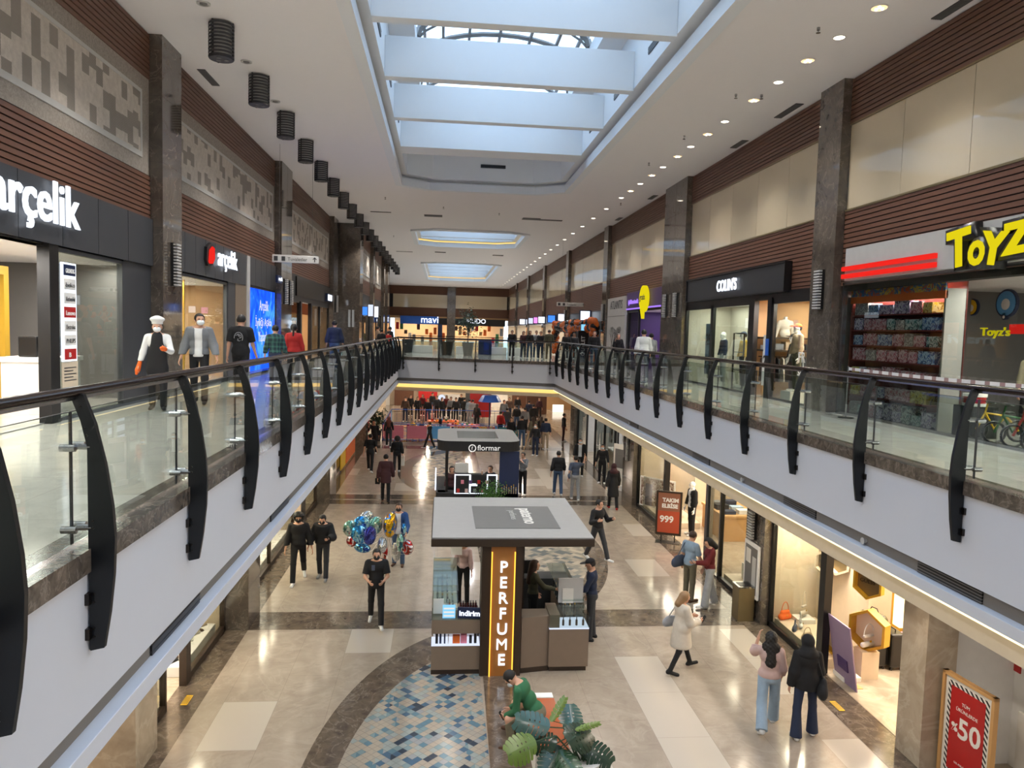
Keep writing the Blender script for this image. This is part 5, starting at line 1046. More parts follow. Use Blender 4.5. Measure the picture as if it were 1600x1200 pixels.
for y_, x_, c in ((101.5, -3.5, 110), (101.5, 3.5, 150)): lamp('AREA', 'shop_ceiling_light', (x_, 102, 7.8), c*3, WARM, shape='RECTANGLE', size=5, size_y=2)
rs = random.Random(5)
for i in range(26):
    x = -6+i*.56; h = rs.uniform(.5, 1.2); z = UF+rs.choice((.1, .9, 1.5)); bx('shop_display', x-.2, x+.2, 100.4, 100.9, z if z > UF+.2 else UF, z+h, rs.choice(['cl_white', 'cl_cream', 'orange', 'cl_brown', 'tan', 'red', 'cl_grey', 'cl_darkgrey', 'green']), 'goods on show in the far shop windows, %s from the left' % ORD[i], 'goods', None, grp='goods in the far shop windows')
# things on the far floor plate: planters, benches, kiosk fronts, second rail
def planter(x, y, w, h, mt, lab, tree=0):
    e = empty('planter', (x, y, UF), 0, lab, 'plant pot'); m = MB(); m.lathe([(.001, 0), (w*.36, 0), (w*.5, h), (w*.46, h), (w*.44, h-.05), (.001, h-.05)], n=22); m.build('pot', mt, e, smooth=True)
    if tree:
        m = MB(); m.tube([(0, 0, h-.1), (.02, 0, h+.6), (-.02, .02, h+1.1)], .03, 6); m.build('trunk', 'brown', e); m = MB(); r_ = random.Random(int(x*10))
        for _ in range(700):
            a, b, c = r_.gauss(0, .28), r_.gauss(0, .28), h+1.15+r_.gauss(0, .42); t_ = r_.uniform(0, 6); s_ = .19; m.add([(a, b, c), (a+s_*cos(t_)*.5, b+s_*sin(t_)*.5, c+.03), (a+s_*cos(t_), b+s_*sin(t_), c-.04), (a+s_*cos(t_+.5)*.5, b+s_*sin(t_+.5)*.5, c-.01)], [(0, 1, 2, 3)])
        m.build('foliage', 'leaf_dark', e)
mat('leaf_dark', '23402a', .4); mat('leaf_green', '3f6b2c', .35); mat('leaf_olive', '6f7f22', .35)
planter(un(698, 545, 1, 47)[0], 47, .85, .85, 'black', 'wide black round pot left of the grey one'); planter(un(731, 545, 1, 47)[0], 47, .75, .85, 'grey', 'tall grey round pot with a bushy tree', 1); planter(un(637, 542, 1, 50)[0], 50, .8, .9, 'charcoal', 'dark round pot by the left end of the far railing')
for i, (px, w) in enumerate([(657, 1.6), (718, .5), (772, 1.7), (805, 1.0)]):
    p = un(px, 556, 1, 50); bx('bench', p[0]-w/2, p[0]+w/2, 50, 50.6, UF, UF+.5, 'white', 'white low seat block behind the far railing, %s from the left' % ORD[i].replace('nearest', 'first'), 'seat', bevel=.02)
bx('counter', un(748, 545, 1, 49)[0], un(768, 545, 1, 49)[0], 49, 49.6, UF, UF+.95, 'navy', 'navy counter block behind the far railing', 'counter')
e = empty('balustrade', (VL, 58, UF), 0, 'second glass railing farther back on the upper floor', 'railing'); m = MB(); m.box(0, 9, -.03, .03, 1.05, 1.1); m.build('handrail', 'rail', e); m = MB(); m.box(0, 9, -.006, .006, .05, 1.0); m.build('glass_panel', 'clear_glass', e)
for i in range(5): m = MB(); m.box(i*2.2-.02, i*2.2+.02, -.05, .05, 0, 1.06); m.build('post', 'post_black', e)
mat('board_brown', '8c5b45', .5); mat('board_orange', 'b04a2c', .5)
# ------------------------------------------------------------ ground floor shops
GL, GR = -4.5, 7.55
# left: shoe shop windows (low plinths with shoes), right: bags, menswear ...
room('L', GL-.05, -30, 15.8, 0, GC, 4.5, 'cream', 'beige_marble', power=300, col=WARM)
room('L', GL-.05, 16.8, 27.3, 0, GC, 4, 'cream', 'beige_marble', power=300, col=WARM)
room('L', GL-.05, 28.9, 40, 0, GC, 4, 'tan', 'beige_marble', power=110, col=WARM)
room('L', GL-.05, 41.2, 62, 0, GC, 4, 'cream', 'beige_marble', power=130, col=NEUT)
win('L', GL, 11.38, 12.45, 0, GC, 'dark_brown', base=.12); win('L', GL, 13.55, 15.8, 0, GC, 'dark_brown', base=.12); win('L', GL, 16.8, 23.2, 0, GC, 'dark_brown', (20,), base=.12); win('L', GL, 24.8, 27.3, 0, GC, 'dark_brown', base=.12); win('L', GL, 29, 34, 0, GC, 'dark_brown', base=.12)
bx('door_post', GL-.05, GL+.08, 13.32, 13.55, 0, GC, 'dark_brown', 'dark post beside the open lower left shop door', 'door frame')
def win_fill(x, y0, y1, pw=45): lamp('AREA', 'window_light', (x, (y0+y1)/2, GC-.04), pw, WARM, shape='RECTANGLE', size=.25, size_y=abs(y1-y0)*.9)  # added area lamp that brightens a dark shop window from inside
for q in ((8.1, 13.7, 15.7, 150), (8.1, 24.2, 27.1, 70), (7.95, 17, 18.8, 40), (-4.95, 13.7, 15.7, 130), (-4.95, 11.5, 12.4, 90), (-5, 17, 23, 260)): win_fill(*q)
def plinth(x0, x1, y0, y1, h, lab, mt='white', z=.012): return bx('display_plinth', x0, x1, y0, y1, z, h, mt, lab, 'plinth', bevel=.005)
plinth(-5.5, -4.62, 13.65, 15.7, .2, 'white display plinth with shoes in the lower left window'); plinth(-5.5, -4.62, 11.45, 12.4, .2, 'white display plinth in the nearest lower left window'); plinth(-5.6, -4.62, 16.9, 23.0, .2, 'long white display plinth in the window past the dark left column'); plinth(-6.2, -5.2, 12.9, 13.6, .35, 'white block just inside the lower left shop door')
def shoe(x, y, z, rz, mt, lab, heel=.0):
    e = empty('shoe', (x, y, z), rz, lab, 'shoe'); V, F = grow([('c', v3(0, -.09, .035), v3(0, .1, .02), .036, .03), ('c', v3(0, -.08, .04), v3(0, -.07, .09), .034, .036)], .012, .02, lambda P, d: np.maximum(np.maximum(d, -P[:, 2]), P[:, 2]-.095+.25*P[:, 1])); mesh_of('upper', [(V, F, 0)], [mt], e); m = MB(); m.box(-.034, .034, -.12, .125, -.0, .012); m.build('sole', 'charcoal', e, bevel=.005); return e
SM = ['cl_black', 'cl_white', 'cl_brown', 'cl_cream', 'cl_grey', 'sh_brown', 'cl_black', 'cl_beige', 'cl_maroon']
r_ = random.Random(2); k = 0; proto = {}
def put_shoe(x, y, z, rz, mt, lab):
    if mt not in proto: proto[mt] = shoe(x, y, z, rz, mt, lab)
    else: copy_tree(proto[mt], None, (x, y, z), rz, lab)
cn = dict(cl_black='black', cl_white='white', cl_brown='brown', cl_cream='cream', cl_grey='grey', sh_brown='dark tan', cl_beige='beige', cl_maroon='maroon')
for i in range(9):
    for j in range(2):
        mt = SM[(i*2+j) % 9]; put_shoe(-4.85-.4*j, 13.85+i*.21, .2, r_.uniform(0, 6), mt, '%s shoe on the lower left window plinth, %s along the %s row' % (cn[mt], ORD[i], ['front', 'back'][j]))
for i in range(4): mt = SM[i*2]; put_shoe(-4.85-.3*(i % 2), 11.62+i*.2, .2, r_.uniform(0, 6), mt, '%s shoe in the nearest lower left window, %s from the camera' % (cn[mt], ORD[i]))
for i in range(3): mt = SM[i]; put_shoe(-5.5-.2*i, 13.0+.2*i, .35, r_.uniform(0, 6), mt, '%s shoe on the block inside the lower left door' % cn[mt])
e = empty('display_table', (-5.0, 18.6, .2), 0, 'small white frame table on the long left plinth', 'table'); m = MB(); m.box(-.3, .3, -.3, .3, .22, .25); m.build('top', 'white', e); m = MB(); [m.box(a*.28-.012, a*.28+.012, b*.28-.012, b*.28+.012, 0, .22) for a in (-1, 1) for b in (-1, 1)]; m.build('leg', 'white', e)
for i, y in enumerate((17.5, 19.6, 20.8, 22)): m = MB(); m.lathe([(.001, 0), (.08, 0), (.1, .1), (.05, .2), (.001, .2)], n=14); tag(m.build('vase', ['white', 'light_grey', 'tan', 'white'][i], smooth=True, loc=(-5.0, y, .2)), '%s display piece on the long left plinth' % ['nearest white', 'grey', 'tan', 'farthest white'][i], 'ornament')
for i in range(7): bx('wall_shelf_board', -8.9, -8.6, 16.9+i*1.4, 18.1+i*1.4, 1.2+.3*(i % 2), 1.25+.3*(i % 2), 'light_wood', 'pale wall shelf inside the second lower left shop, %s' % ORD[i], 'shelf', None, grp='shelves in the second lower left shop')
bx('show_board', -4.44, -4.38, 24.2, 24.7, .0, 2.4, 'black', 'black upright panel outside the left shop beyond the walking pair', 'panel')
bx('banner', -4.4, -4.35, 35.0, 38.5, .1, 2.8, 'orange', 'orange wall panel along the lower left side', 'panel'); bx('banner', -4.4, -4.35, 42, 46, .1, 2.8, 'bright_red', 'red wall panel far along the lower left side', 'panel'); bx('banner', -4.4, -4.36, 33.2, 34.8, .1, 2.6, 'yellow', 'yellow panel beside the orange one on the lower left', 'panel')
def yellow_mark(x, y, rz, lab):
    e = empty('floor_sticker', (x, y, .012), rz, lab, 'floor marking'); m = MB(); m.box(-.055, .055, -.17, .17, 0, .002); m.build('sheet', 'yellow', e); m = MB(); [m.box(-.045+q*.025, -.035+q*.025, -.14, .14, .002, .003) for q in range(4)]; m.build('print', 'charcoal', e)
p = un(292, 1095, 2, 0); yellow_mark(p[0], p[1], 0, 'yellow floor sticker on the dark strip by the lower left shop door'); p = un(1308, 1104, 2, 0); yellow_mark(p[0], p[1], 0, 'yellow floor sticker on the dark strip by the bag shop door')
# right ground floor: bag shop
room('R', GR+.05, 10.85, 15.8, 0, GC, 5, 'cream', 'beige_marble', power=380, col=WARM); room('R', GR+.05, -30, 10.3, 0, GC, 3.2, 'white', 'beige_marble', power=330, col=(1, .9, .82))
room('R', GR+.05, 16.8, 27.3, 0, GC, 5, 'cream', 'beige_marble', power=520, col=WARM); room('R', GR+.05, 28.9, 40, 0, GC, 4, 'light_grey', 'beige_marble', power=200, col=(1, .96, .9)); room('R', GR+.05, 41.2, 62, 0, GC, 4, 'tan', 'beige_marble', power=120, col=NEUT)
win('R', GR, 13.55, 15.8, 0, GC, 'black', base=.12, fw=.08); bx('door_post', GR-.07, GR+.08, 13.38, 13.55, 0, GC, 'black', 'thick black post between the bag window and its open door', 'door frame')
plinth(GR+.1, GR+1.05, 13.6, 15.75, .2, 'cream display plinth in the bag shop window', 'cream')
def bag(x, y, z, rz, mt, lab, w=.26, h=.2, hh=.16, d_=.1):
    e = empty('handbag', (x, y, z), rz, lab, 'handbag'); V, F = grow([('c', v3(-w*.33, 0, h*.3), v3(w*.33, 0, h*.3), d_*.5, d_*.5), ('c', v3(-w*.26, 0, h*.75), v3(w*.26, 0, h*.75), d_*.3, d_*.3)], .014, .05, lambda P, dd: np.maximum(dd, -P[:, 2])); mesh_of('body', [(V, F, 0)], [mt], e)
    m = MB(); m.tube([(w*.3*cos(a), 0, h*.85+hh*sin(a)) for a in [pi*i/12 for i in range(13)]], .009, 6); m.build('handle', mt, e, smooth=True); m = MB(); m.box(-.02, .02, -d_*.5-.012, -d_*.5+.0, h*.45, h*.55); m.build('clasp', 'gold', e); return e
bag(7.82, 15.62, .2, .3, 'cl_orange', 'orange handbag in the far corner of the bag window', .32, .24, .2, .14); bag(8.2, 15.5, .3, .6, 'cl_cream', 'cream and orange upright bag on the small riser', .26, .34, .3); bag(7.95, 15.15, .2, 1.2, 'cl_white', 'clear white bag in the middle of the bag window', .28, .22, .18); bag(7.8, 14.55, .2, .3, 'cl_beige', 'beige flat bag lying toward the camera in the bag window', .3, .16, .12); bag(8.3, 14.7, .2, .2, 'cl_maroon', 'dark red small bag behind the beige one', .22, .18, .14); bag(7.85, 13.95, .2, 1.4, 'cl_lightgrey', 'pale grey bag nearest the black post', .28, .24, .18); bag(7.75, 15.0, .2, .9, 'cl_slate', 'grey blue purse at the front of the bag window', .22, .14, .12)
bag(8.33, 13.22, .56, .3, 'cl_white', 'large white bag inside a yellow hexagon frame', .42, .36, .2); bag(11.1, 14.3, .95, .3, 'cl_orange', 'orange bag with fluffy trim on the back cabinet', .3, .26, .2); bag(11.1, 13.6, .95, .3, 'cl_black', 'black bag with white trim on the back cabinet', .32, .28, .2); bag(11.1, 15.0, .95, .2, 'cl_brown', 'brown bag left on the back cabinet', .3, .26, .2)
bx('show_board', 8.62, 8.66, 13.75, 15.78, .012, GC-.01, 'cream', 'cream back panel of the bag shop window', 'panel')
plinth(8.0, 8.4, 15.33, 15.68, .3, 'small white riser under the upright bag', z=.201)
def hexframe(x, y, z, r, mt, lab, txt=None, dpt=.12):
    e = empty('hexagon_frame', (x, y, z), R(-62 if x < 9 else -48), lab, 'display frame'); m = MB(); o_ = [(r*cos(a+.52), r*sin(a+.52)) for a in [pi*i/3 for i in range(7)]]; i_ = [(u*.86, v*.86) for u, v in o_]
    for k_ in range(6): a, b, c, d_ = o_[k_], o_[k_+1], i_[k_+1], i_[k_]; m.prism([a, b, c, d_], lambda u, v, q: (u, q, v), -dpt/2, dpt/2)
    m.build('frame', mt, e); m = MB(); m.prism(i_[:6], lambda u, v, q: (u, q, v), dpt/2-.02, dpt/2-.01); m.build('back', 'bronze' if txt else 'cream', e)
    if txt: o = text('lettering', txt, .11, 'dark_brown', (-.2, -dpt/2-.0, -.03), (pi/2, 0, 0), .003, e); o.location = (-.2, dpt/2-.03, -.03)
hexframe(8.5, 15.2, 1.62, .3, 'cream', 'lower left cream hexagon plate on the bag window wall', 'Seçil'); hexframe(8.5, 14.75, 1.85, .34, 'cream', 'upper cream hexagon plate with dark letters in the bag window', 'GUESS'); hexframe(8.5, 13.6, 1.75, .34, 'gold', 'yellow hexagon frame high beside the black post', 'GUESS'); hexframe(8.35, 13.25, .93, .42, 'gold', 'big yellow hexagon frame around a white bag', None, .2); hexframe(7.95, 13.75, .5, .26, 'gold', 'low yellow hexagon frame at the near end of the bag window', None, .16)
bx('display_riser', 8.15, 8.5, 13.1, 13.4, .012, .55, 'cream', 'cream riser under the big yellow hexagon', 'plinth')
counter('cabinet', 10.7, 11.5, 13.2, 15.4, 0, .95, 'cream', 'light_wood', 'low cream cabinet with a wooden top at the back of the bag shop'); e = empty('mirror_pillar', (10.1, 14.6, 0), 0, 'yellow pillar with a lit vertical strip in the bag shop', 'pillar'); m = MB(); m.box(-.2, .2, -.35, .35, 0, GC-.02); m.build('body', 'gold', e); m = MB(); m.box(-.3, -.2, -.12, .12, .45, 2.9); m.build('light', 'led_warm', e)
plinth(7.75, 8.1, 13.0, 13.4, .1, 'thin white floor block beside the suitcases')
def suitcase(x, y, mt, lab, h=.72, w=.48, d_=.28):
    e = empty('suitcase', (x, y, .012), 0, lab, 'suitcase'); m = MB(); m.box(-d_/2, d_/2, -w/2, w/2, .06, h); m.build('shell', mt, e, bevel=.04); m = MB(); [m.cyl((a*d_*.35, b*w*.4-.015, .028), (a*d_*.35, b*w*.4+.015, .028), .028, n=10) for a in (-1, 1) for b in (-1, 1)]; m.build('wheel', 'black', e)
    m = MB(); m.tube([(0, -.09, h), (0, -.09, h+.05), (0, .09, h+.05), (0, .09, h)], .012, 6); m.build('handle', 'dark_steel', e); m = MB(); [m.box(-d_/2-.006, d_/2+.006, q*w, q*w+.012, .09, h-.03) for q in (-.25, 0, .25)]; m.build('rib', 'charcoal', e)
suitcase(8.75, 13.75, 'black', 'tall black suitcase nearest the yellow hexagon', .82, .52, .34); suitcase(9.1, 13.65, 'black', 'second black suitcase in the middle of the row', .74, .46, .3); suitcase(9.42, 13.6, 'pink', 'rose suitcase at the right end of the row', .66, .42, .26)
V, F = grow([('c', v3(0, -.16, .14), v3(0, .16, .14), .13, .13)], .02, .02, lambda P, d: np.maximum(d, -P[:, 2])); e = empty('travel_bag', (8.75, 13.75, .838), R(20), 'camouflage duffel bag lying on the tall black suitcase', 'bag'); mesh_of('body', [(V, F, 0)], ['camo'], e); m = MB(); m.tube([(0, -.1, .26), (0, -.06, .34), (0, .06, .34), (0, .1, .26)], .01, 6); m.build('handle', 'black', e)
e = empty('easel_sign', (7.68, 12.98, .0), R(-90), 'lilac sale board leaning at the bag shop door', 'sign'); m = MB(); m.obox((0, 0, .62), ((1, 0, 0), (0, .98, .17), (0, -.17, .98)), (.38, .012, .62)); m.build('board', 'lilac', e); m = MB(); m.obox((0, -.03, .82), ((1, 0, 0), (0, .98, .17), (0, -.17, .98)), (.25, .003, .07)); m.obox((0, -.0, .66), ((1, 0, 0), (0, .98, .17), (0, -.17, .98)), (.2, .016, .035)); m.build('yellow_print', 'yellow', e); m = MB(); m.obox((0, .02, .4), ((1, 0, 0), (0, .98, .17), (0, -.17, .98)), (.17, .018, .11)); m.build('print', 'purple', e); m = MB(); m.box(-.25, .25, .1, .3, 0, .02); m.build('foot', 'light_wood', e)
# next white shop with the big sale board
bx('wall_right', GR+.05, GR+.1, 6.0, 10.3, 0, GC, 'white', kind='structure') if False else None
e = empty('sale_board', (7.74, 9.74, 0), R(-84), 'red and white sale board with a large 50 in a wooden frame', 'sign'); w_, h_ = .42, 1.55
m = MB(); m.box(-w_-.05, -w_, -.04, .04, 0, h_+.05); m.box(w_, w_+.05, -.04, .04, 0, h_+.05); m.box(-w_-.05, w_+.05, -.04, .04, h_, h_+.05); m.build('frame', 'light_wood', e); m = MB(); m.box(-w_, w_, -.01, .015, .05, h_); m.build('panel', 'paper', e)
t = NT('stripes'); x_, y_, z_ = t.sep(t.n('ShaderNodeTexCoord').outputs['Object']); g = t.math('GREATER_THAN', t.math('FRACT', t.math('MULTIPLY', t.math('ADD', x_, z_), 11)), .5); t.bsdf(t.mix(g, 'e8e4de', '1a1a1c'), .5)
m = MB(); m.box(-w_+.05, w_-.05, -.014, -.01, .1, h_-.06); m.build('striped_border', 'stripes', e); m = MB(); m.box(-w_+.11, w_-.11, -.018, -.014, .16, h_-.12); m.build('red_field', 'red', e)
for s_, x_, z_, sz in (('%', -.26, .78, .16), ('50', -.15, .72, .42), ('TÜM', -.1, 1.2, .07), ('ÜRÜNLERDE', -.2, 1.1, .07), ('U.S. POLO ASSN.', -.17, .3, .04)): text('lettering', s_, sz, 'white', (x_, -.02, z_), 'F', .002, e, bold=.008 if sz > .1 else 0)
e = empty('security_gate', (8.55, 8.6, 0), R(-90), 'white security gate loop behind the red sale board', 'security gate'); m = MB(); m.tube([(-.3, 0, 0), (-.3, 0, 1.5), (.3, 0, 1.5), (.3, 0, 0)], .02, 8); m.build('loop', 'white', e, smooth=True); m = MB(); m.box(-.02, .02, -.02, .02, 0, 1.5); m.build('mid_bar', 'purple', e); m = MB(); m.box(-.3, .3, -.02, .02, .72, .76); m.build('cross_bar', 'white', e); m = MB(); m.box(-.1, .1, -.03, .03, 1.47, 1.53); m.build('label', 'maroon' if False else 'black', e)
p = un(1565, 1030, 0, 8.9); bx('wall_sign', 8.88, 8.9, p[1]-.4, p[1]+.1, p[2]-.05, p[2]+.12, 'red', 'small red notice on the white shop wall', 'sign'); bx('partition', 8.9, 8.96, 7.2, 10.3, .012, GC-.01, 'white', 'white partition inside the lower right shop', 'partition')
p = un(1592, 1100, 0, 8.3); bx('info_stand', 8.3, 8.34, p[1]-.5, p[1], 0, 1.3, 'paper', 'white information board at the lower right edge', 'sign'); bx('door_post', 8.86, 8.89, 8.9, 8.98, .012, GC-.01, 'purple', 'thin dark upright strip on the white wall', 'post')
# dark right column: framed board, bin
e = empty('framed_board', (7.32, 16.3, .52), 0, 'white framed notice board with rounded corners on the dark column', 'notice board'); m = MB(); m.box(-.05, 0, -.4, .4, 0, 1.25); m.build('frame', 'white', e, bevel=.01); m = MB(); m.box(-.056, -.05, -.32, .32, .09, 1.16); m.build('field', 'mid_grey', e); m = MB(); m.box(-.06, -.056, .02, .27, .75, 1.08); m.build('sheet', 'paper', e); m = MB(); m.box(-.06, -.056, -.28, -.08, .2, .95); m.build('map', 'light_grey', e)
e = empty('litter_bin', (7.08, 16.2, .004), 0, 'square steel litter bin at the foot of the dark right column', 'bin'); m = MB(); m.box(-.19, .19, -.19, .19, 0, .78); m.build('body', 'bronze', e, bevel=.01); m = MB(); m.box(-.2, .2, -.2, .2, .78, .81); m.build('rim', 'steel', e); m = MB(); m.box(-.14, .14, -.14, .14, .811, .815); m.build('opening', 'black', e)
# menswear shop
win('R', GR, 16.8, 18.9, 0, GC, 'black', base=.12, fw=.08); win('R', GR, 23.9, 27.3, 0, GC, 'black', base=.12, fw=.08); bx('door_post', GR-.08, GR+.08, 23.7, 23.9, 0, GC, 'black', 'far black post of the menswear shop entrance', 'door frame'); bx('door_post', GR-.08, GR+.08, 19.75, 19.93, 0, GC, 'anthracite', 'tall dark grey post in the middle of the menswear entrance', 'door frame')
win('R', GR+.02, 18.95, 19.73, 0, GC, 'steel', fw=.04)
plinth(GR+.1, GR+1.1, 16.9, 18.8, .2, 'white display plinth in the nearer menswear window', 'cream'); plinth(GR+.1, GR+1.3, 24.0, 27.2, .2, 'white display plinth in the farther menswear window', 'cream')
e = empty('framed_poster', (7.95, 26.1, .2), R(40), 'large framed poster of a man in a suit in the menswear window', 'poster'); m = MB(); m.box(-.02, .02, -.75, .75, 0, 1.1); m.build('frame', 'white', e); m = MB(); m.box(-.03, -.02, -.7, .7, .05, 1.05); m.build('picture', 'magazine', e); m = MB(); m.box(-.034, -.03, .2, .5, .05, .85); m.build('figure', 'navy', e)
bx('show_board', 8.7, 8.75, 24.3, 27.2, .4, GC-.05, 'cream', 'cream back panel of the farther menswear window', 'panel'); bx('display_cube', 7.95, 8.15, 24.7, 24.9, .2, .6, 'light_grey', 'small grey cube on the far menswear plinth', 'plinth')
person('mannequin in a dark suit at the menswear entrance', 8.25, 23.2, .02, 260, 1.8, STAND, 'cl_black', 'long', 'cl_black', inner='cl_white', hair=('none', 'white'), skin='plastic', h=.024, cat='mannequin')
person('mannequin bust in a white shirt behind the nearer column', 8.5, 18.4, .2, 270, 1.7, STAND, 'cl_white', 'long', 'cl_navy', hair=('none', 'white'), skin='plastic', h=.024, cat='mannequin')
counter('display_table', 9.0, 10.4, 22.4, 24.4, 0, .85, 'light_wood', 'light_wood', 'wooden table with folded shirts inside the menswear shop')
for i in range(6): bx('folded_clothes', 9.1+.5*(i % 2), 9.5+.5*(i % 2), 22.6+.6*(i//2), 22.9+.6*(i//2), .85, .95+.03*(i % 3), ['cl_navy', 'cl_white', 'cl_black', 'cl_sky', 'cl_grey', 'cl_navy'][i], 'folded %s shirts on the wooden menswear table, %s' % (['navy', 'white', 'black', 'sky blue', 'grey', 'dark blue'][i], ORD[i]), 'clothes')
for i, z in enumerate((.5, 1.2, 1.9)): bx('wall_shelf_board', 12.3, 12.75, 17.2, 26.8, z, z+.3, 'light_wood' if i % 2 == 0 else 'tan', '%s wooden band on the menswear back wall' % ['lowest', 'middle', 'highest'][i], 'shelf')
e = empty('sale_board', (7.22, 22.4, 0), R(-22), 'standing brown sale board reading TAKIM ELBISE 999', 'sign'); e.scale = (.84, .84, .84); m = MB(); m.box(-.48, .48, -.04, .04, .28, 1.95); m.build('frame', 'dark_brown', e, bevel=.02); m = MB(); m.box(-.4, .4, -.046, -.04, .38, 1.88); m.build('panel', 'board_brown', e); m = MB(); m.box(-.4, .4, -.05, -.046, .38, 1.2); m.build('red_field', 'board_orange', e)
m = MB(); [m.box(q-.02, q+.02, -.02, .02, 0, .28) for q in (-.25, .25)]; m.build('leg', 'black', e); m = MB(); m.box(-.45, .45, -.2, .2, 0, .02); m.build('base', 'black', e)
for s_, x_, z_, sz in (('TAKIM', -.24, 1.55, .2), ('ELBİSE', -.26, 1.33, .2), ('999', -.32, .78, .34)): text('lettering', s_, sz, 'white', (x_, -.053, z_), 'F', .002, e, bold=.01)
bx('price_stand', 8.0, 8.03, 18.2, 18.5, .2, .6, 'white', 'small white price stand in the nearer menswear window', 'sign'); bx('shoe_box', 8.0, 8.3, 17.3, 17.6, .55, .65, 'yellow', 'yellow folded item in the nearer menswear window', 'goods')
bx('display_case', 8.5, 9.0, 18.9, 19.4, .9, 1.35, 'mirror_grey', 'grey glass display box behind the menswear glass', 'display case'); bx('display_cube', 7.95, 8.35, 17.25, 17.65, .2, .548, 'grey', 'grey cloth covered block in the nearer menswear window', 'plinth'); bx('display_riser', 8.5, 9.0, 18.9, 19.4, .012, .9, 'mid_grey', 'grey block under the glass display box', 'plinth')
# right bay beyond: shelves and counters
win('R', GR, 31.2, 35.4, 0, GC, 'black', (33.3,), fw=.08); win('R', GR, 37.4, 40, 0, GC, 'black', fw=.08)
e = empty('shelf_unit', (10.8, 35, 0), 0, 'white lit shelves deep in the far lower right shop', 'shelf'); m = MB(); [m.box(-.3, .1, -4.5, 4.5, z, z+.06) for z in (.4, .9, 1.4, 1.9, 2.4)]; m.build('shelf', 'charcoal', e); m = MB(); m.box(.1, .15, -4.5, 4.5, 0, 2.9); m.build('back_panel', 'led_soft', e)
counter('counter', 8.3, 9.0, 31.5, 36, 0, .9, 'bronze', 'white', 'glittering counter along the far lower right shop window')
e = empty('poster_stand', (7.6, 30.2, 0), R(-60), 'white poster stand with a picture by the far right shop', 'sign'); m = MB(); m.box(-.45, .45, -.03, .03, .2, 1.9); m.build('panel', 'paper', e); m = MB(); m.box(-.35, .35, -.04, -.03, .9, 1.7); m.build('picture', 'mid_grey', e); m = MB(); m.box(-.4, .4, -.2, .2, 0, .2); m.build('base', 'white', e)
for i, y in enumerate((29.3, 30.4, 31.6, 32.8)): sconce(7.78 if i else 7.37, -1, y if i else 28.1, 1.6, 2.7, 'slatted wall lamp low on the right wall beyond the dark column, %s from the camera' % ORD[i], .2)
# ------------------------------------------------------------ perfume kiosk
K = empty('kiosk', (1.42, 15.0, 0), 0, 'perfume kiosk with pale roof and glowing wooden pillar', 'kiosk')
def kb(nm, x0, x1, y0, y1, z0, z1, mt, par=K, bevel=0, mats=None):
    m = MB(); m.box(x0-1.42, x1-1.42, y0-15, y1-15, z0, z1); return m.build(nm, mt, par, bevel=bevel)
X0, X1, Y0, Y1 = -.12, 2.93, 13.4, 16.75
m = MB(); m.box(X0-1.42, X1-1.42, Y0-15, Y1-15, 2.52, 2.67); rf = m.build('roof_edge', 'dark_brown', K, bevel=.01); kb('roof', X0+.02, X1-.02, Y0+.02, Y1-.02, 2.67, 2.69, 'roof_grey'); kb('roof_panel', .72, 2.38, 14.05, 15.85, 2.69, 2.70, 'mid_grey')
t1 = text('roof_lettering', 'paterno', .40, 'white_text', (0, 0, 0), (0, 0, R(-90)), .003, K, bold=.004); t1.location = (1.72-1.42, 15.65-15, 2.704); t2 = text('roof_lettering', 'perfumes', .2, 'light_grey', (0, 0, 0), (0, 0, R(-90)), .003, K); t2.location = (1.48-1.42, 15.45-15, 2.704)
kb('pillar', .83, 1.0, 13.52, 14.0, 0, 2.52, 'dark_brown'); kb('pillar', 1.46, 1.6, 13.52, 14.0, 0, 2.52, 'dark_brown'); kb('sign_panel', 1.0, 1.46, 13.5, 13.9, 0, 2.66, 'wood')
for x in (1.005, 1.435): kb('light_edge', x, x+.02, 13.47, 13.5, 0, 2.4, 'led_gold')
for i, c in enumerate('PERFUME'): o = text('letter', c, .3, 'led_white', (0, 0, 0), 'F', .015, K, 'CENTER', bold=0 if c == 'M' else .003); o.location = (1.235-1.42, 13.47-15, 2.02-.297*i)
kb('pillar', 1.6, 1.78, 14.8, 15.3, 0, 2.52, 'dark_brown')
# counters
kb('counter_base', -.08, .83, 13.62, 16.6, 0, .1, 'dark_brown'); kb('counter_front', -.08, .83, 13.6, 14.1, .1, .56, 'taupe'); kb('counter_front', -.08, .83, 13.6, 14.1, .8, 1.06, 'taupe'); kb('niche_back', -.05, .8, 14.0, 14.1, .56, .8, 'white'); kb('niche_floor', -.08, .83, 13.6, 14.0, .56, .575, 'led_soft')
kb('counter_side', -.08, .02, 14.1, 16.6, .1, .95, 'taupe'); kb('counter_inner', .45, .83, 14.1, 14.5, .1, 1.0, 'dark_brown')
for nm, a in (('glass_case', (-.08, .83, 13.6, 14.2, 1.06, 1.07)), ('glass_case', (-.08, -.07, 13.7, 16.6, .95, 1.45)), ('glass_case', (-.08, .5, 16.2, 16.21, .95, 1.45)), ('glass_case', (-.08, .42, 14.1, 16.2, 1.44, 1.45))): kb(nm, *a, 'clear_glass')
kb('case_shelf', -.06, .42, 14.1, 16.5, .95, .97, 'white'); kb('case_shelf', -.06, .42, 14.1, 16.5, 1.2, 1.21, 'clear_glass')
m = MB(); q = [(1.62, 13.62), (2.16, 13.72), (2.16, 14.1), (1.62, 14.1)]; m.prism([(a-1.42, b-15) for a, b in q], lambda u, v, a: (u, v, a), .1, 1.08); m.build('counter_front', 'taupe', K); m = MB(); m.prism([(a-1.42, b-15) for a, b in q], lambda u, v, a: (u, v, a), 0, .1); m.build('counter_base', 'dark_brown', K)
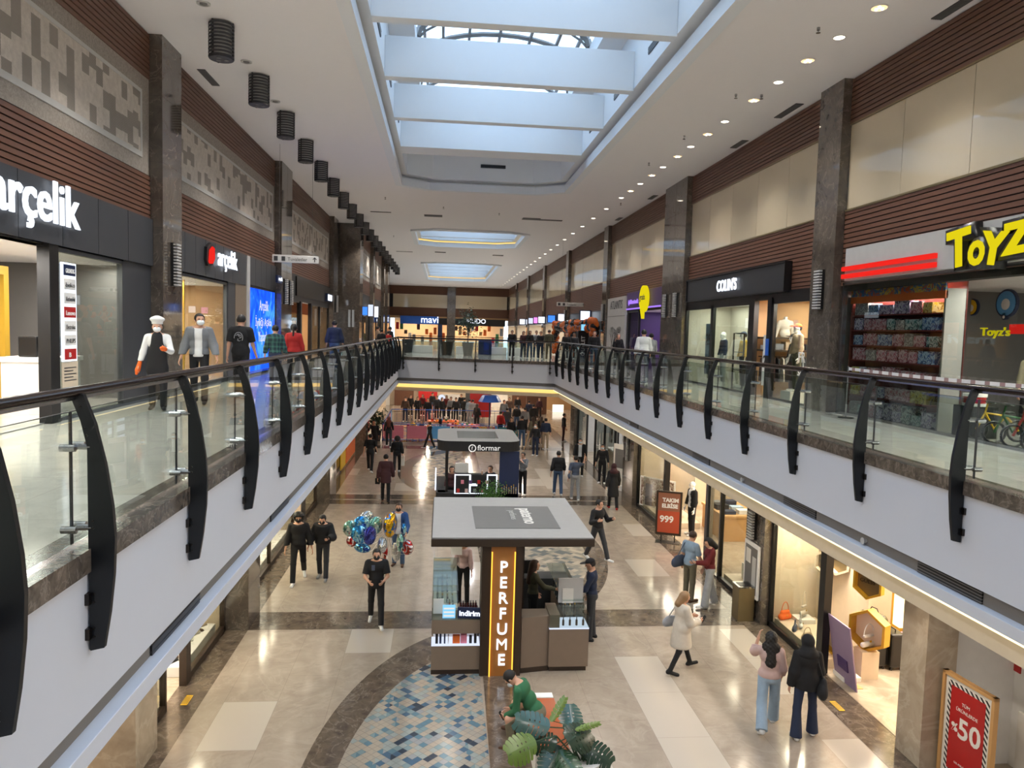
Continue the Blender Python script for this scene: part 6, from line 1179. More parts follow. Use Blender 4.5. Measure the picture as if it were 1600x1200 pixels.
kb('counter_front', 2.16, 2.93, 13.66, 14.2, .1, .84, 'taupe'); kb('counter_base', 2.18, 2.9, 13.7, 16.6, 0, .1, 'dark_brown'); kb('shelf_light', 2.16, 2.93, 13.65, 14.2, .84, .86, 'led_soft'); kb('case_top', 2.16, 2.93, 13.66, 14.2, 1.1, 1.12, 'clear_glass'); kb('case_glass', 2.16, 2.93, 13.66, 13.67, .86, 1.1, 'clear_glass'); kb('case_block', 2.16, 2.36, 13.68, 14.3, .84, 1.12, 'taupe')
kb('counter_side', 2.55, 2.93, 14.2, 16.6, .1, .84, 'taupe'); kb('case_glass', 2.92, 2.93, 14.2, 16.6, .84, 1.2, 'clear_glass'); kb('case_top', 2.5, 2.93, 14.2, 16.6, 1.19, 1.2, 'clear_glass'); kb('case_shelf', 2.55, 2.92, 14.2, 16.6, .85, .87, 'mirror_grey'); kb('back_counter', 1.8, 2.93, 16.1, 16.6, .1, 1.0, 'charcoal')
kb('info_panel', 2.42, 2.92, 14.3, 14.32, 1.12, 1.62, 'light_grey'); kb('notice', 2.5, 2.72, 14.27, 14.29, 1.12, 1.42, 'paper'); kb('notice', -.06, .14, 13.9, 13.92, 1.07, 1.36, 'paper'); kb('notice', .3, .55, 16.4, 16.42, 1.45, 1.8, 'paper')
e = empty('lit_sign', (.42, 13.68, 1.07), R(-6), 'small lit sign reading indirim on the kiosk counter', 'sign'); m = MB(); m.box(-.02, .42, 0, .05, 0, .2); m.build('box', 'navy', e); o = text('lettering', 'indirim', .14, 'led_white', (.01, -.003, .05), 'F', .004, e, bold=.004)
e = empty('lit_sign', (.12, 13.68, 1.07), 0, 'pale blue lit box with small lines of writing on the kiosk counter', 'sign'); m = MB(); m.box(0, .24, 0, .05, 0, .24); m.build('box', 'screen_cyan', e); m = MB(); [m.box(.02, .22, -.004, 0, z, z+.03) for z in (.03, .1, .17)]; m.build('lettering', 'white_text', e)
PB = {}
def bottle(x, y, z, mt, cap, r, h, lab, grp):
    k_ = (mt, cap)
    if k_ not in PB:
        e = empty('perfume_bottle', (0, 0, 0), 0, lab, 'bottle', grp); m = MB(); m.lathe([(.001, 0), (1, 0), (1, .62), (.5, .74), (.35, .78), (.001, .78)], n=10); m.build('glass_body', mt, e, smooth=True); m = MB(); m.cyl((0, 0, .78), (0, 0, 1), .42, n=10); m.build('cap', cap, e, smooth=True); PB[k_] = e; CH[e.name] = kids(e); o = e
    else: o = copy_tree(PB[k_], None, None, None, lab); o['group'] = grp
    o.location = (x, y, z); o.scale = (r, r, h)
rb = random.Random(9)
for i in range(6):
    for j in range(2):
        x, y = -.0+i*.065, 14.3+j*.1; c = [('cl_white', 'steel'), ('pink', 'gold'), ('cl_lightgrey', 'black')][(i+j) % 3]; bottle(x, y, .97, *c, .02, rb.uniform(.14, .24), 'slim bottle in the left kiosk case, %s across in the %s row' % (ORD[i].replace('nearest', 'first'), ['front', 'back'][j]), 'bottles in the left kiosk case')
for i in range(7):
    for j in range(3): bottle(.48+i*.05, 14.16+j*.11, 1.0, 'maroon_glass' if False else 'cl_darkred', 'black', .02, .15, 'dark red capped bottle in the block beside the wooden pillar, %s across, row %s' % (ORD[i].replace('nearest', 'first'), ORD[j].replace('nearest', 'first')), 'dark red bottles on the kiosk')
for i in range(8):
    for j in range(3): bottle(.02+(i % 2)*.1+.1*j, 14.6+i*.2, .97, ['steel', 'cl_pink', 'cl_white'][j], 'gold' if i % 2 else 'black', .022, .17, 'perfume bottle deep in the left kiosk case, place %s, row %s' % (ORD[i], ORD[j].replace('nearest', 'first')), 'bottles deep in the left kiosk case')
for i, (c, w, h) in enumerate([('cl_offblack', .05, .17), ('navy', .04, .2), ('cl_navy', .03, .18), ('cl_white', .02, .15), ('orange', .14, .15), ('pink', .12, .16), ('cl_darkgrey', .05, .13), ('black', .05, .18)]):
    x = [.02, .09, .17, .24, .39, .53, .66, .75][i]; bx('perfume_box', x-w/2, x+w/2, 13.68, 13.76, .575, .575+h, c, '%s perfume pack in the lit kiosk niche' % ['black first', 'navy', 'dark navy slim', 'thin white', 'orange', 'pink', 'dark grey', 'black last'][i], 'perfume')
for i in range(4): bottle(2.45+i*.13, 13.8, .86, 'cl_brown', 'black', .022, .16, 'brown bottle in the lit right kiosk case, %s from the left' % ORD[i].replace('nearest', 'first'), 'brown bottles in the right kiosk case')
for i in range(18): bottle(2.6+.1*(i % 3), 14.5+.3*(i//3), .87, ['cl_black', 'steel', 'cl_brown'][i % 3], 'gold', .024, .18, 'bottle along the right kiosk case, %s along, %s across' % (ORD[i//3], ['first', 'second', 'third'][i % 3]), 'bottles along the right kiosk case')
for i in range(3): lamp('POINT', 'kiosk_lamp', (.3+i*1.1, 15.2, 2.45), 9, NEUT, shadow_soft_size=.06)
e = empty('card_reader', (2.3, 15.4, 1.0), 0, 'dark screen on the kiosk back counter', 'monitor'); bx('monitor', 1.85, 2.2, 16.3, 16.36, 1.05, 1.35, 'black', 'black monitor on the back counter of the perfume kiosk', 'monitor'); bpy.data.objects.remove(e)
# ------------------------------------------------------------ make-up kiosk behind
K2 = empty('kiosk', (1.4, 26.2, 0), 0, 'black make-up kiosk with a hollow grey roof and flormar sign', 'kiosk')
def k2(nm, x0, x1, y0, y1, z0, z1, mt, bevel=0): m = MB(); m.box(x0-1.4, x1-1.4, y0-26.2, y1-26.2, z0, z1); return m.build(nm, mt, K2, bevel=bevel)
zt = 2.75; A_, B_, C_, D_ = -.08, 2.75, 24.9, 28.2
def rr_(x0, x1, y0, y1, r): return [(cx_+r*cos(a), cy_+r*sin(a)) for cx_, cy_, a0 in ((x1-r, y1-r, 0), (x0+r, y1-r, pi/2), (x0+r, y0+r, pi), (x1-r, y0+r, 3*pi/2)) for a in [a0+pi/2*i/6 for i in range(7)]]
O1 = rr_(A_, B_, C_, D_, .45); I1 = [(max(A_+.7, min(B_-.7, x)), max(C_+.75, min(D_-.75, y))) for x, y in O1]
m = MB(); L1 = [(x-1.4, y-26.2) for x, y in O1]; L2 = [(x-1.4, y-26.2) for x, y in I1]; n = len(L1)
for i in range(n): j = (i+1) % n; m.quad((*L1[i], zt), (*L1[j], zt), (*L2[j], zt), (*L2[i], zt)); m.quad((*L2[i], zt), (*L2[j], zt), (*L2[j], zt-.4), (*L2[i], zt-.4))
m.mat(1)
for i in range(n): j = (i+1) % n; m.quad((*L1[i], zt), (*L1[j], zt), (*L1[j], zt-.34), (*L1[i], zt-.34)); m.quad((*L1[i], zt-.34), (*L1[j], zt-.34), (*L2[j], zt-.4), (*L2[i], zt-.4))
m.build('roof', ['grey', 'soft_black'], K2)
e = empty('lit_sign', (1.25, 24.885, 2.36), 0, 'round badge and flormar words on the black kiosk edge', 'sign'); m = MB(); m.lathe([(.10, -.01), (.13, -.01), (.13, .01), (.10, .01), (.10, -.01)], n=20); o = m.build('badge', 'white_text', e); o.rotation_euler = (pi/2, 0, 0); o.location = (-.15, 0, .16); o = text('lettering', 'flormar', .26, 'white_text', (.02, 0, .09), 'F', .006, e); o = text('lettering', 'f', .17, 'white_text', (-.18, 0, .1), 'F', .004, e)
for x, y in ((A_+.3, C_+.3), (B_-.35, C_+.3), (A_+.3, D_-.35), (B_-.35, D_-.35)): k2('pillar', x, x+.08, y, y+.08, 0, zt-.36, 'black')
k2('side_panel', 2.05, 2.72, 25.0, 25.1, 0, zt-.35, 'navy'); k2('side_panel', 2.0, 2.1, 25.0, 27.5, 0, 1.2, 'black'); k2('counter', -.05, 2.7, 25.0, 25.5, 0, .95, 'soft_black'); k2('counter_side', 2.4, 2.7, 25.1, 27.9, 0, .95, 'soft_black'); k2('counter_side', -.1, .25, 25.1, 27.9, 0, .95, 'soft_black'); k2('back_shelf', .3, 2.0, 26.9, 27.1, 0, 1.25, 'black'); k2('white_ledge', .6, 1.1, 27.5, 27.8, 1.0, 1.5, 'paper')
k2('display_frame', .55, 1.95, 24.93, 24.98, .95, 1.6, 'soft_black')
for a in ((.52, .56, .95, 1.62), (1.02, 1.08, .95, 1.6), (1.62, 1.66, 1.1, 1.62), (1.94, 1.98, .95, 1.62)): k2('light_bar', a[0], a[1], 24.9, 24.94, a[2], a[3], 'led_white')
for a in ((.52, 1.06, 1.58, 1.61), (1.06, 1.3, 1.22, 1.30), (1.62, 1.98, 1.58, 1.62), (.52, 1.98, .95, .97)): k2('light_bar', a[0], a[1], 24.9, 24.94, a[2], a[3], 'led_white')
for i in range(9): bx('cosmetic_box', .6+i*.14, .7+i*.14, 24.87, 24.93, 1.0+.3*(i % 2), 1.12+.3*(i % 2), ['cl_red', 'pink', 'cl_pink', 'purple', 'cl_grey'][i % 5], 'small cosmetic pack on the black kiosk display, %s from the left' % ORD[i].replace('nearest', 'first'), 'cosmetics', None, grp='cosmetics on the black kiosk')
for i in range(7): bottle(2.15+.08*i, 24.98, .95, 'steel', 'gold', .03, .22+.05*(i % 3), 'silver cosmetic bottle on the black kiosk corner, %s from the left' % ORD[i].replace('nearest', 'first'), 'silver bottles on the black kiosk')
lamp('POINT', 'kiosk_lamp', (1.2, 25.9, 2.2), 14, (.9, .95, 1), shadow_soft_size=.06)
for z in (1.0, 1.25, 1.5): k2('side_light_bar', -.14, -.1, 25.2, 26.6, z, z+.02, 'led_white')
e = empty('potted_plant', (1.75, 24.55, 0), 0, 'bushy green plant in front of the black kiosk', 'plant'); m = MB(); m.lathe([(.001, 0), (.18, 0), (.24, .6), (.20, .6), (.001, .58)], n=18); m.build('pot', 'charcoal', e, smooth=True); m = MB(); r_ = random.Random(3)
for _ in range(900):
    a, b, c = r_.gauss(0, .22), r_.gauss(0, .14), 1.0+r_.gauss(0, .2); t_ = r_.uniform(0, 6); s_ = .08; m.add([(a, b, c), (a+s_*cos(t_)*.5-.015, b+s_*sin(t_)*.5, c+.03), (a+s_*cos(t_), b+s_*sin(t_), c-.02), (a+s_*cos(t_)*.5+.015, b+s_*sin(t_)*.5, c-.01)], [(0, 1, 2, 3)])
m.build('foliage', 'leaf_green', e); m = MB(); [m.tube([(0, 0, .55), (.1*cos(a), .08*sin(a), .95)], .01, 5) for a in (0, 1.5, 3, 4.5)]; m.build('stem', 'brown', e)
# ------------------------------------------------------------ bench and monstera in front
e = empty('bench', (1.72, 11.0, 0), 0, 'white bench with an orange-brown wooden seat under the seated man', 'bench'); m = MB(); m.box(-.24, .24, -.72, .95, 0, .40); m.build('base', 'white', e, bevel=.01); m = MB(); m.box(-.26, .26, -.74, .78, .40, .45); m.build('seat', 'bench_wood', e, bevel=.008); m = MB(); m.box(-.25, .25, .80, .96, .40, .45); m.build('end_cap', 'white', e)
def mleaf(mb, base, tip_dir, up_, L, Wd, droop=.25, nl=7):
    """a monstera leaf: two halves of curved lobes along a midrib, with gaps between them"""
    f = np.array(tip_dir, float); f /= np.linalg.norm(f); s_ = np.cross(f, up_); s_ /= np.linalg.norm(s_); n = np.cross(s_, f); base = np.array(base, float)
    P = lambda u, v: base+f*u*L+s_*v*Wd+n*(-droop*L*(u*u)-.35*Wd*abs(v)**1.6+.02)
    def half(u):    # outline half width at u in 0..1
        return sqrt(max(0, 1-((u-.42)/.60)**2))*(1 if u > .1 else .9)
    for sd in (-1, 1):
        for k_ in range(nl):
            a, b = -.06+1.02*k_/nl, -.06+1.02*(k_+1)/nl; gap = .20 if k_ else .05; cols = 7; rows = 4
            ids = []
            for c in range(cols+1):
                v = c/cols; sw = .30*v*v     # lobes sweep to the tip
                g_ = gap*(max(0, v-.30)/.7)*.9 if v > .3 else 0
                for r_i in range(rows+1):
                    q = r_i/rows; u = a+(b-a)*(g_/2+q*(1-g_))+sw*.35*(.6 if u_ok else 1) if False else a+(b-a)*(g_/2+q*(1-g_))+sw*.3
                    w = half(min(.985, max(0, a+(b-a)*q)))*(1-.10*(2*q-1)**2)
                    ids.append(P(min(u, 1.04), sd*v*w))
            b0 = len(mb.v); mb.v += [tuple(map(float, p)) for p in ids]
            for c in range(cols):
                for r_i in range(rows):
                    if k_ in (2, 3, 4) and c == 1 and r_i == 0: continue      # the small holes near the rib
                    i0 = b0+c*(rows+1)+r_i; mb.f.append((i0, i0+1, i0+rows+2, i0+rows+1)); mb.m.append(mb.cur)
    return P
MO = empty('potted_monstera', (2.1, 9.93, 0), 0, 'large split-leaved monstera plant beside the seated man', 'plant')
m = MB(); m.lathe([(.001, 0), (.2, 0), (.27, .5), (.22, .5), (.001, .46)], n=24); m.build('pot', 'light_grey', MO, smooth=True)
mat('monstera', '27432c', .25, var=.25); mat('monstera_dark', '1f3528', .25, var=.2); mat('monstera_lit', '59702a', .3, var=.2); mat('monstera_blue', '35524c', .25, var=.2)  # the lit copy of the leaf green has light painted into its colour
o0 = np.array([2.1, 9.93, 0])
for i, (px, py, y, dx, dy, dz, L, Wd, mt) in enumerate([
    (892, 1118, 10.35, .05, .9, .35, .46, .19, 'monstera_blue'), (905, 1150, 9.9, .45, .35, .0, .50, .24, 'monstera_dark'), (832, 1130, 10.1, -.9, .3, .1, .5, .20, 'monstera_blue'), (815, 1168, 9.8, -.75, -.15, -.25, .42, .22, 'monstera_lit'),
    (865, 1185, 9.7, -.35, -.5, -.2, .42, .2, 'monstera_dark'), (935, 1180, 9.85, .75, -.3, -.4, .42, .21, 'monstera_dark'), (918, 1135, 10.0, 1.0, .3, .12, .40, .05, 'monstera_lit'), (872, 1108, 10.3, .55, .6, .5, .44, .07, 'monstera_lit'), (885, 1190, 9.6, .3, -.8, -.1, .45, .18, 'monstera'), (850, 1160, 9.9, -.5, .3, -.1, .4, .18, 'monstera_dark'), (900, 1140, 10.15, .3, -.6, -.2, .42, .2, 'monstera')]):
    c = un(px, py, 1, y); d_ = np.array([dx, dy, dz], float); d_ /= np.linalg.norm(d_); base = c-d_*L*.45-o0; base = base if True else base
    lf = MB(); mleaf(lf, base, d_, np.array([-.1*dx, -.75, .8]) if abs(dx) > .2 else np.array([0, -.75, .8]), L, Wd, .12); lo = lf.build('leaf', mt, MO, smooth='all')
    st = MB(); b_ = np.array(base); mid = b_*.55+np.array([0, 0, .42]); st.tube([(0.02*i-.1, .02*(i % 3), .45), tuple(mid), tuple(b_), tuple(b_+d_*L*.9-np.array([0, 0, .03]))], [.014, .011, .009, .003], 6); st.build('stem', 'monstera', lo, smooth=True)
# ------------------------------------------------------------ play area in the distance
def fence(x0, y0, x1, y1, lab, cols):
    L = math.hypot(x1-x0, y1-y0); e = empty('play_fence', (x0, y0, 0), math.atan2(y1-y0, x1-x0), lab, 'fence'); m = MB(); m.box(0, L, -.02, .02, 1.0, 1.04); m.box(0, L, -.02, .02, .1, .13); m.build('rail', 'blue', e); m = MB()
    for i in range(int(L/.35)+1): m.box(i*.35-.012, i*.35+.012, -.015, .015, 0, 1.04)
    m.build('bars', 'navy', e); n = max(1, int(L/1.2)) if cols else 0
    for i in range(n): m = MB(); m.box(i*L/n+.1, (i+1)*L/n-.1, -.03, -.022, .2, .95); m.build('panel', cols[i % len(cols)], e)
fence(-3.3, 42.6, 4.6, 42.6, 'coloured panel fence at the front of the play area', ['pink', 'pink', 'sky_blue', 'kid_print', 'kid_print', 'teal', 'blue']); fence(-3.3, 50.5, 4.6, 50.5, 'plain blue fence at the back of the play area', []); fence(-3.3, 42.6, -3.3, 50.5, 'left side fence of the play area', ['pink', 'sky_blue'])
bx('play_mat', -3.2, 4.5, 42.8, 50.3, .012, .05, 'kid_print', 'brightly patterned play mat on the far floor', 'mat')
for i, (x, y, c) in enumerate([(-1.2, 45, 'kid_print'), (1.5, 46, 'pink'), (3.5, 44.5, 'blue'), (.2, 48, 'orange')]):
    e = empty('play_table', (x, y, .05), 0, 'low %s play table in the far play area' % ['patterned', 'pink', 'blue', 'orange'][i], 'table'); m = MB(); m.box(-1.0, 1.0, -.5, .5, .5, .55); m.build('top', c, e); m = MB(); m.box(-.8, .8, -.35, .35, 0, .5); m.build('base', ['white', 'purple', 'sky_blue', 'white'][i], e)
    for j in range(6): rj = random.Random(i*9+j); bx('toy_block', x-.8+.3*j, x-.65+.3*j, y-.1, y+.1, .6, .6+rj.uniform(.06, .16), ['red', 'yellow', 'sky_blue', 'green', 'orange', 'pink'][j], '%s toy block on the %s play table' % (['red', 'yellow', 'light blue', 'green', 'orange', 'pink'][j], ['patterned', 'pink', 'blue', 'orange'][i]), 'toy')
p = un(750, 660, 1, 52); bx('sign_board', p[0]-.75, p[0]+.75, 52, 52.1, .4, 2.7, 'red', 'tall red board behind the play area', 'sign'); text('lettering', 'Playland', .3, 'white', (p[0]-.6, 51.99, 1.8), 'F', .004, None)
t_ = [o for o in bpy.data.objects if o.name.startswith('lettering') and o.parent is None][-1]; bpy.data.objects.remove(t_)
p = un(765, 645, 1, 47); e = empty('parasol', (p[0], 47, .05), 0, 'blue parasol over the far play area', 'parasol'); m = MB(); m.cyl((0, 0, 0), (0, 0, 2.35), .05, n=8); m.build('pole', 'navy', e); m = MB(); m.lathe([(.75, 1.95), (.5, 2.35), (.01, 2.4)], n=8); m.build('canopy', 'blue', e)
for i, (px, py, c) in enumerate([(690, 622, 'led_soft'), (872, 640, 'shop_white')]): p = un(px, py, 1, 60); m = MB(); (m.cyl((0, 0, 0), (0, .08, 0), .28, n=20) if i == 0 else m.box(-.45, .45, 0, .1, -.4, .4)); tag(m.build('lit_disc' if i == 0 else 'picture_light_box', c, loc=(p[0], 60, p[2])), ['small round white light at the far ground floor end', 'bright square picture panel at the far right of the ground floor'][i], 'light')
e = empty('potted_plant', (un(596, 680, 1, 43)[0]-.3, 43, 0), 0, 'dark bushy plant at the left of the play area', 'plant'); m = MB(); m.lathe([(.001, 0), (.25, 0), (.3, .6), (.001, .58)], n=16); m.build('pot', 'charcoal', e, smooth=True); m = MB()
for _ in range(500):
    a, b, c = r_.gauss(0, .25), r_.gauss(0, .25), 1.2+r_.gauss(0, .35); t_ = r_.uniform(0, 6); s_ = .12; m.add([(a, b, c), (a+s_*cos(t_)*.5-.02, b, c+.05), (a+s_*cos(t_), b+s_*sin(t_), c-.02), (a+.03, b+s_*sin(t_)*.5, c-.04)], [(0, 1, 2, 3)])
m.build('foliage', 'leaf_dark', e)
# far ground end wall: bright shops
bx('wall_far', -9, 12, 63.5, 63.7, 0, GC, 'cream', kind='structure')
for i, x in enumerate(range(-8, 12, 2)): bx('shop_display', x+.1, x+1.7, 63.0, 63.4, 0, [1.9, 1.2, 2.2, 1.5, 1.0][i % 5], ['charcoal', 'paper', 'brown', 'red', 'light_grey'][i % 5], '%s display unit against the far ground floor wall, %s from the left' % (['charcoal', 'white', 'brown', 'red', 'grey'][i % 5], ORD[i].replace('nearest', 'first')), 'display unit')
bx('shelf_unit', un(838, 650, 1, 58)[0]-.8, un(838, 650, 1, 58)[0]+.8, 58, 58.4, 0, 2.6, 'brown', 'brown tall display case at the far right of the ground floor', 'display case')
lamp('AREA', 'shop_ceiling_light', (1, 61, 2.95), 260, WARM, shape='RECTANGLE', size=16, size_y=2)
# ------------------------------------------------------------ people
def at(px, py, z=0): p = un(px, py, 2, z); return p[0], p[1]
def phone(I, s='r', lab='phone in the hand of a walker', off=.05):
    e = I['root']; w = I['J']['wr'+s]+I['J']['ad'+s]*.09; p = world_pt(e, w)
    m = MB(); m.box(-.036, .036, -.004, .004, -.07, .07); o = m.build('phone', 'black', loc=(p[0], p[1], p[2]+.03)); o.rotation_euler = (R(-35), 0, e.rotation_euler[2]); tag(o, lab, 'phone')
def shoulder_bag(I, mt, lab, side=1, back=-.05, z=.02, size=(.30, .12, .24), strap=True):
    e = I['root']; S = I['S']; c = v3(side*.24, back, z); q = empty('shoulder_bag', world_pt(e, c), e.rotation_euler[2], lab, 'bag'); w, d_, h_ = size
    V, F = grow([('c', v3(-d_*.3, -w*.35, 0), v3(-d_*.3, w*.35, 0), h_*.35, h_*.35), ('c', v3(0, -w*.3, h_*.3), v3(0, w*.3, h_*.3), h_*.2, h_*.2)], .018, .05); V[:, 0] *= .55; mesh_of('body', [(V, F, 0)], [mt], q)
    if strap:
        sh = I['J']['sh'+('r' if side > 0 else 'l')]+v3(-side*.04, 0, .05*S)-c; m = MB(); m.tube([(0, -w*.3, h_*.35), tuple(sh+v3(0, -.075, -.04)), tuple(sh), tuple(sh+v3(0, .075, -.04)), (0, w*.3, h_*.35)], .012, 5); m.build('strap', mt, q)
G = {}
def P(px, py, z, face, H, pose, lab, **k): x, y = at(px, py, z); return person(lab, x, y, z, face, H, pose, **k)
# ground floor, near
def apron_print(I):
    m = MB(); S = I['S']; c = I['up'](.07*S, .135*S, .235*I['S']*1.75); m.box(-.035, .035, 0, .004, -.06, .06); m.build('pocket_print', 'cl_slate', I['root'], loc=tuple(c))
P(587, 976, 0, 176, 1.73, {**WALK, 'al': (18, 12, 62, 34), 'ar': (18, 12, 62, 34), 'nod': 8}, 'person in a black t-shirt with clasped hands, walking in front of the balloons', sleeve='short', hem=.07, puff=.015, mask='mask_black', bottom='cl_offblack', hair=('short', 'hair_black'), h=.012, extras=apron_print)
P(466, 908, 0, 172, 1.84, {**WALK2, 'al': (4, 14, 12, 0), 'ar': (2, 12, 12, 0)}, 'taller person with curly hair and black sweater, walking beside a shorter companion', top='cl_black', bottom='cl_black', hair=('curly', 'hair_black'), mask='mask_black', puff=.02, shoes='sh_white', h=.013)
_, I = P(504, 905, 0, 184, 1.72, {**SLOW, 'al': (26, 18, 70, 30), 'ar': (6, 20, 30, 10), 'nod': 24}, 'shorter person in a puffy black jacket looking at a phone, left of the balloons', top='cl_black', bottom='cl_darkgrey', hair=('curly', 'hair_black') if False else ('short', 'hair_black'), mask='mask_black', puff=.045, shoes='sh_grey', h=.013)
phone(I, 'l', 'phone held by the shorter person in the puffy black jacket')
def zipopen(I): pass
_, IB = P(622, 883, 0, 186, 1.76, {**STAND, 'al': (20, 12, 40, 10), 'ar': (26, 14, 55, 14)}, 'person in a blue jacket and black mask standing behind the balloon bunch', top='cl_blue', inner='cl_white', bottom='cl_jean', hair=('short', 'hair_brown'), mask='mask_black', shoes='sh_brown', h=.014)
P(602, 784, 0, 0, 1.80, SLOW, 'person in a long dark coat seen from behind, carrying a camera bag', top='cl_maroon', bottom='cl_black', hair=('short', 'hair_black'), hem=.25, puff=.03, shoes='sh_black', h=.016)
P(578, 738, 0, 5, 1.76, WALK, 'person in a black t-shirt from behind with a jacket over the arm', sleeve='short', bottom='cl_black', top='cl_black', h=.018)
P(620, 738, 0, -4, 1.70, WALK2, 'person in a dark sweater from behind carrying a white bag, past the dark coat', top='cl_black', bottom='cl_offblack', hair=('curly', 'hair_black'), puff=.02, h=.018)
P(584, 708, 0, 185, 1.74, {**STAND, 'ar': (60, 10, 95, 20)}, 'person in black holding a phone up, far left of the ground floor', top='cl_black', bottom='cl_black', skin='mid', h=.022)
P(607, 700, 0, 0, 1.74, WALK, 'person with red hair and a black jacket walking away by the play area', top='cl_black', bottom='cl_darkgrey', hair=('longcurly', 'hair_red'), h=.022, sex='f')
P(671, 702, 0, -60, 1.5, WALK, 'small person in black crossing before the play area', top='cl_black', bottom='cl_black', h=.022)
# kiosk people
person('person in a dark jacket and black cap standing at the right of the perfume kiosk', 3.28, 15.15, 0, -75, 1.78, {**STAND, 'al': (25, 8, 50, 20), 'nod': 16}, 'cl_navy', 'long', 'cl_darkgrey', hair=('cap', 'cl_black'), shoes='sh_black', h=.013)
person('shop assistant with long brown hair in an olive jacket inside the perfume kiosk', 2.05, 15.35, 0, 80, 1.68, {**STAND, 'ar': (40, 10, 40, 0), 'al': (10, 8, 20, 0)}, 'cl_olive', 'long', 'cl_black', hair=('long', 'hair_brown'), sex='f', shoes='sh_black', h=.013)
person('customer in a pink and black jacket behind the left perfume case', .62, 17.3, 0, 200, 1.6, {**STAND, 'nod': 20}, 'cl_pink', 'long', 'cl_black', hair=('long', 'hair_black'), sex='f', shoes='sh_black', h=.016)
person('assistant in a red shirt inside the black kiosk', .45, 26.2, 0, 180, 1.68, STAND, 'cl_maroon', 'long', 'cl_black', hair=('long', 'hair_black'), sex='f', h=.02)
person('person in black leaning on the back counter of the black kiosk', 1.85, 26.5, 0, 210, 1.66, {**STAND, 'ar': (60, 10, 90, 20)}, 'cl_black', 'short', 'cl_black', hair=('tail', 'hair_brown'), sex='f', h=.02)
# right side ground
P(932, 876, 0, 150, 1.80, {**WALK, 'al': (14, 24, 95, 30), 'ar': (16, 24, 95, 30)}, 'person in a black hoodie jogging with bent arms right of the kiosk roof', top='cl_black', bottom='cl_darkgrey', hair=('short', 'hair_black'), shoes='sh_white', h=.014, puff=.01, turn=-.4*57)
P(871, 774, 0, 2, 1.80, SLOW, 'person in a dark hoodie and jeans from behind near the flormar kiosk', top='cl_offblack', bottom='cl_jean', hair=('short', 'hair_black'), puff=.015, h=.017)
_, I = P(898, 782, 0, 4, 1.76, {**SLOW, 'ar': (90, 30, 70, 20)}, 'person in a blue-grey t-shirt and light trousers carrying a blue bag', top='cl_slate', sleeve='short', bottom='cl_lightgrey', hair=('short', 'hair_black'), h=.017, shoes='sh_white')
shoulder_bag(I, 'cl_slate', 'grey bag hanging at the left of the person in the blue-grey t-shirt', -1)
P(957, 796, 0, 3, 1.72, SLOW, 'person with a dark red headscarf and long black coat walking away', top='cl_black', bottom='cl_black', hair=('hijab', 'cl_maroon'), hem=.45, puff=.02, sex='f', shoes='cl_red', h=.017)
P(940, 755, 0, 200, 1.74, STAND, 'person in black with a mask standing at the far right shop window', top='cl_black', bottom='cl_black', mask='mask_white', hair=('short', 'hair_black'), h=.02)
P(905, 744, 0, 190, 1.76, STAND, 'person in a dark jacket and white shirt by the lit counters', top='cl_black', inner='cl_white', bottom='cl_black', mask='mask_white', hair=('short', 'hair_black'), h=.02)
_, I = P(836, 712, 0, 210, 1.74, STAND, 'cleaner in dark clothes and mask holding a mop pole', top='cl_offblack', bottom='cl_navy', mask='mask_white', hair=('short', 'hair_black'), h=.022)
p = world_pt(I['root'], v3(.3, .15, -.9)); m = MB(); m.tube([(p[0], p[1], 1.3), (p[0]-.35, p[1]-.1, .03)], .015, 6); tag(m.build('mop', 'light_wood'), 'long pale mop pole held by the cleaner', 'mop')
_, I = P(816, 773, 0, 215, 1.74, {**STAND, 'al': (50, 14, 90, 30), 'ar': (50, 14, 90, 30)}, 'photographer in a grey jacket lifting a camera beside the black kiosk', top='cl_grey', bottom='cl_black', hair=('short', 'hair_black'), h=.018)
w = world_pt(I['root'], (I['J']['wrl']+I['J']['wrr'])/2+v3(0, .06, .03)); m = MB(); m.box(-.07, .07, -.03, .03, -.045, .045); m.cyl((0, -.03, 0), (0, -.12, 0), .035, n=12); o = m.build('camera_body', 'black', loc=tuple(w)); o.name = 'photo_camera'; o.rotation_euler = (0, 0, I['root'].rotation_euler[2]+pi); tag(o, 'black camera held up by the photographer in grey', 'camera')
_, I = P(1076, 938, 0, 60, 1.76, {**STAND, 'ar': (14, 8, 30, 0), 'al': (0, 12, 10, 0), 'nod': 18}, 'bearded person in a light blue t-shirt with a shoulder bag looking at a phone display', top='cl_paleblue', sleeve='short', bottom='cl_khaki', hair=('short', 'hair_brown'), shoes='sh_brown', h=.013, hem=.04)
shoulder_bag(I, 'cl_slate', 'dark blue-grey shoulder bag of the person in the light blue t-shirt', -1, -.1, .0, (.42, .14, .36))
_, I = P(1106, 948, 0, -85, 1.72, {**STAND, 'hl': 10, 'hr': -12, 'al': (30, 8, 60, 10), 'nod': 22, 'spread': 6}, 'person in a dark red sweater and pale wide jeans facing the one in light blue', top='cl_darkred', bottom='cl_lightgrey', legs='wide', hair=('bob', 'hair_black'), sex='f', h=.013, puff=.01)
phone(I, 'l', 'phone in the hand of the person in the dark red sweater')
_, I = P(1062, 1050, 0, 75, 1.62, {**WALK, 'al': (16, 8, 75, 18), 'ar': (16, 8, 75, 18), 'nod': 14}, 'person with short blond hair in a long white cardigan and ankle boots walking right', top='cl_cream', bottom='cl_black', legs='legging', hair=('bob', 'hair_blond'), sex='f', hem=.36, puff=.03, shoes='boot', h=.013)
shoulder_bag(I, 'cl_lightgrey', 'pale grey handbag on the shoulder of the person in the white cardigan', -1, -.06, .06, (.34, .12, .26)); phone(I, 'r', 'phone held by the person in the white cardigan')
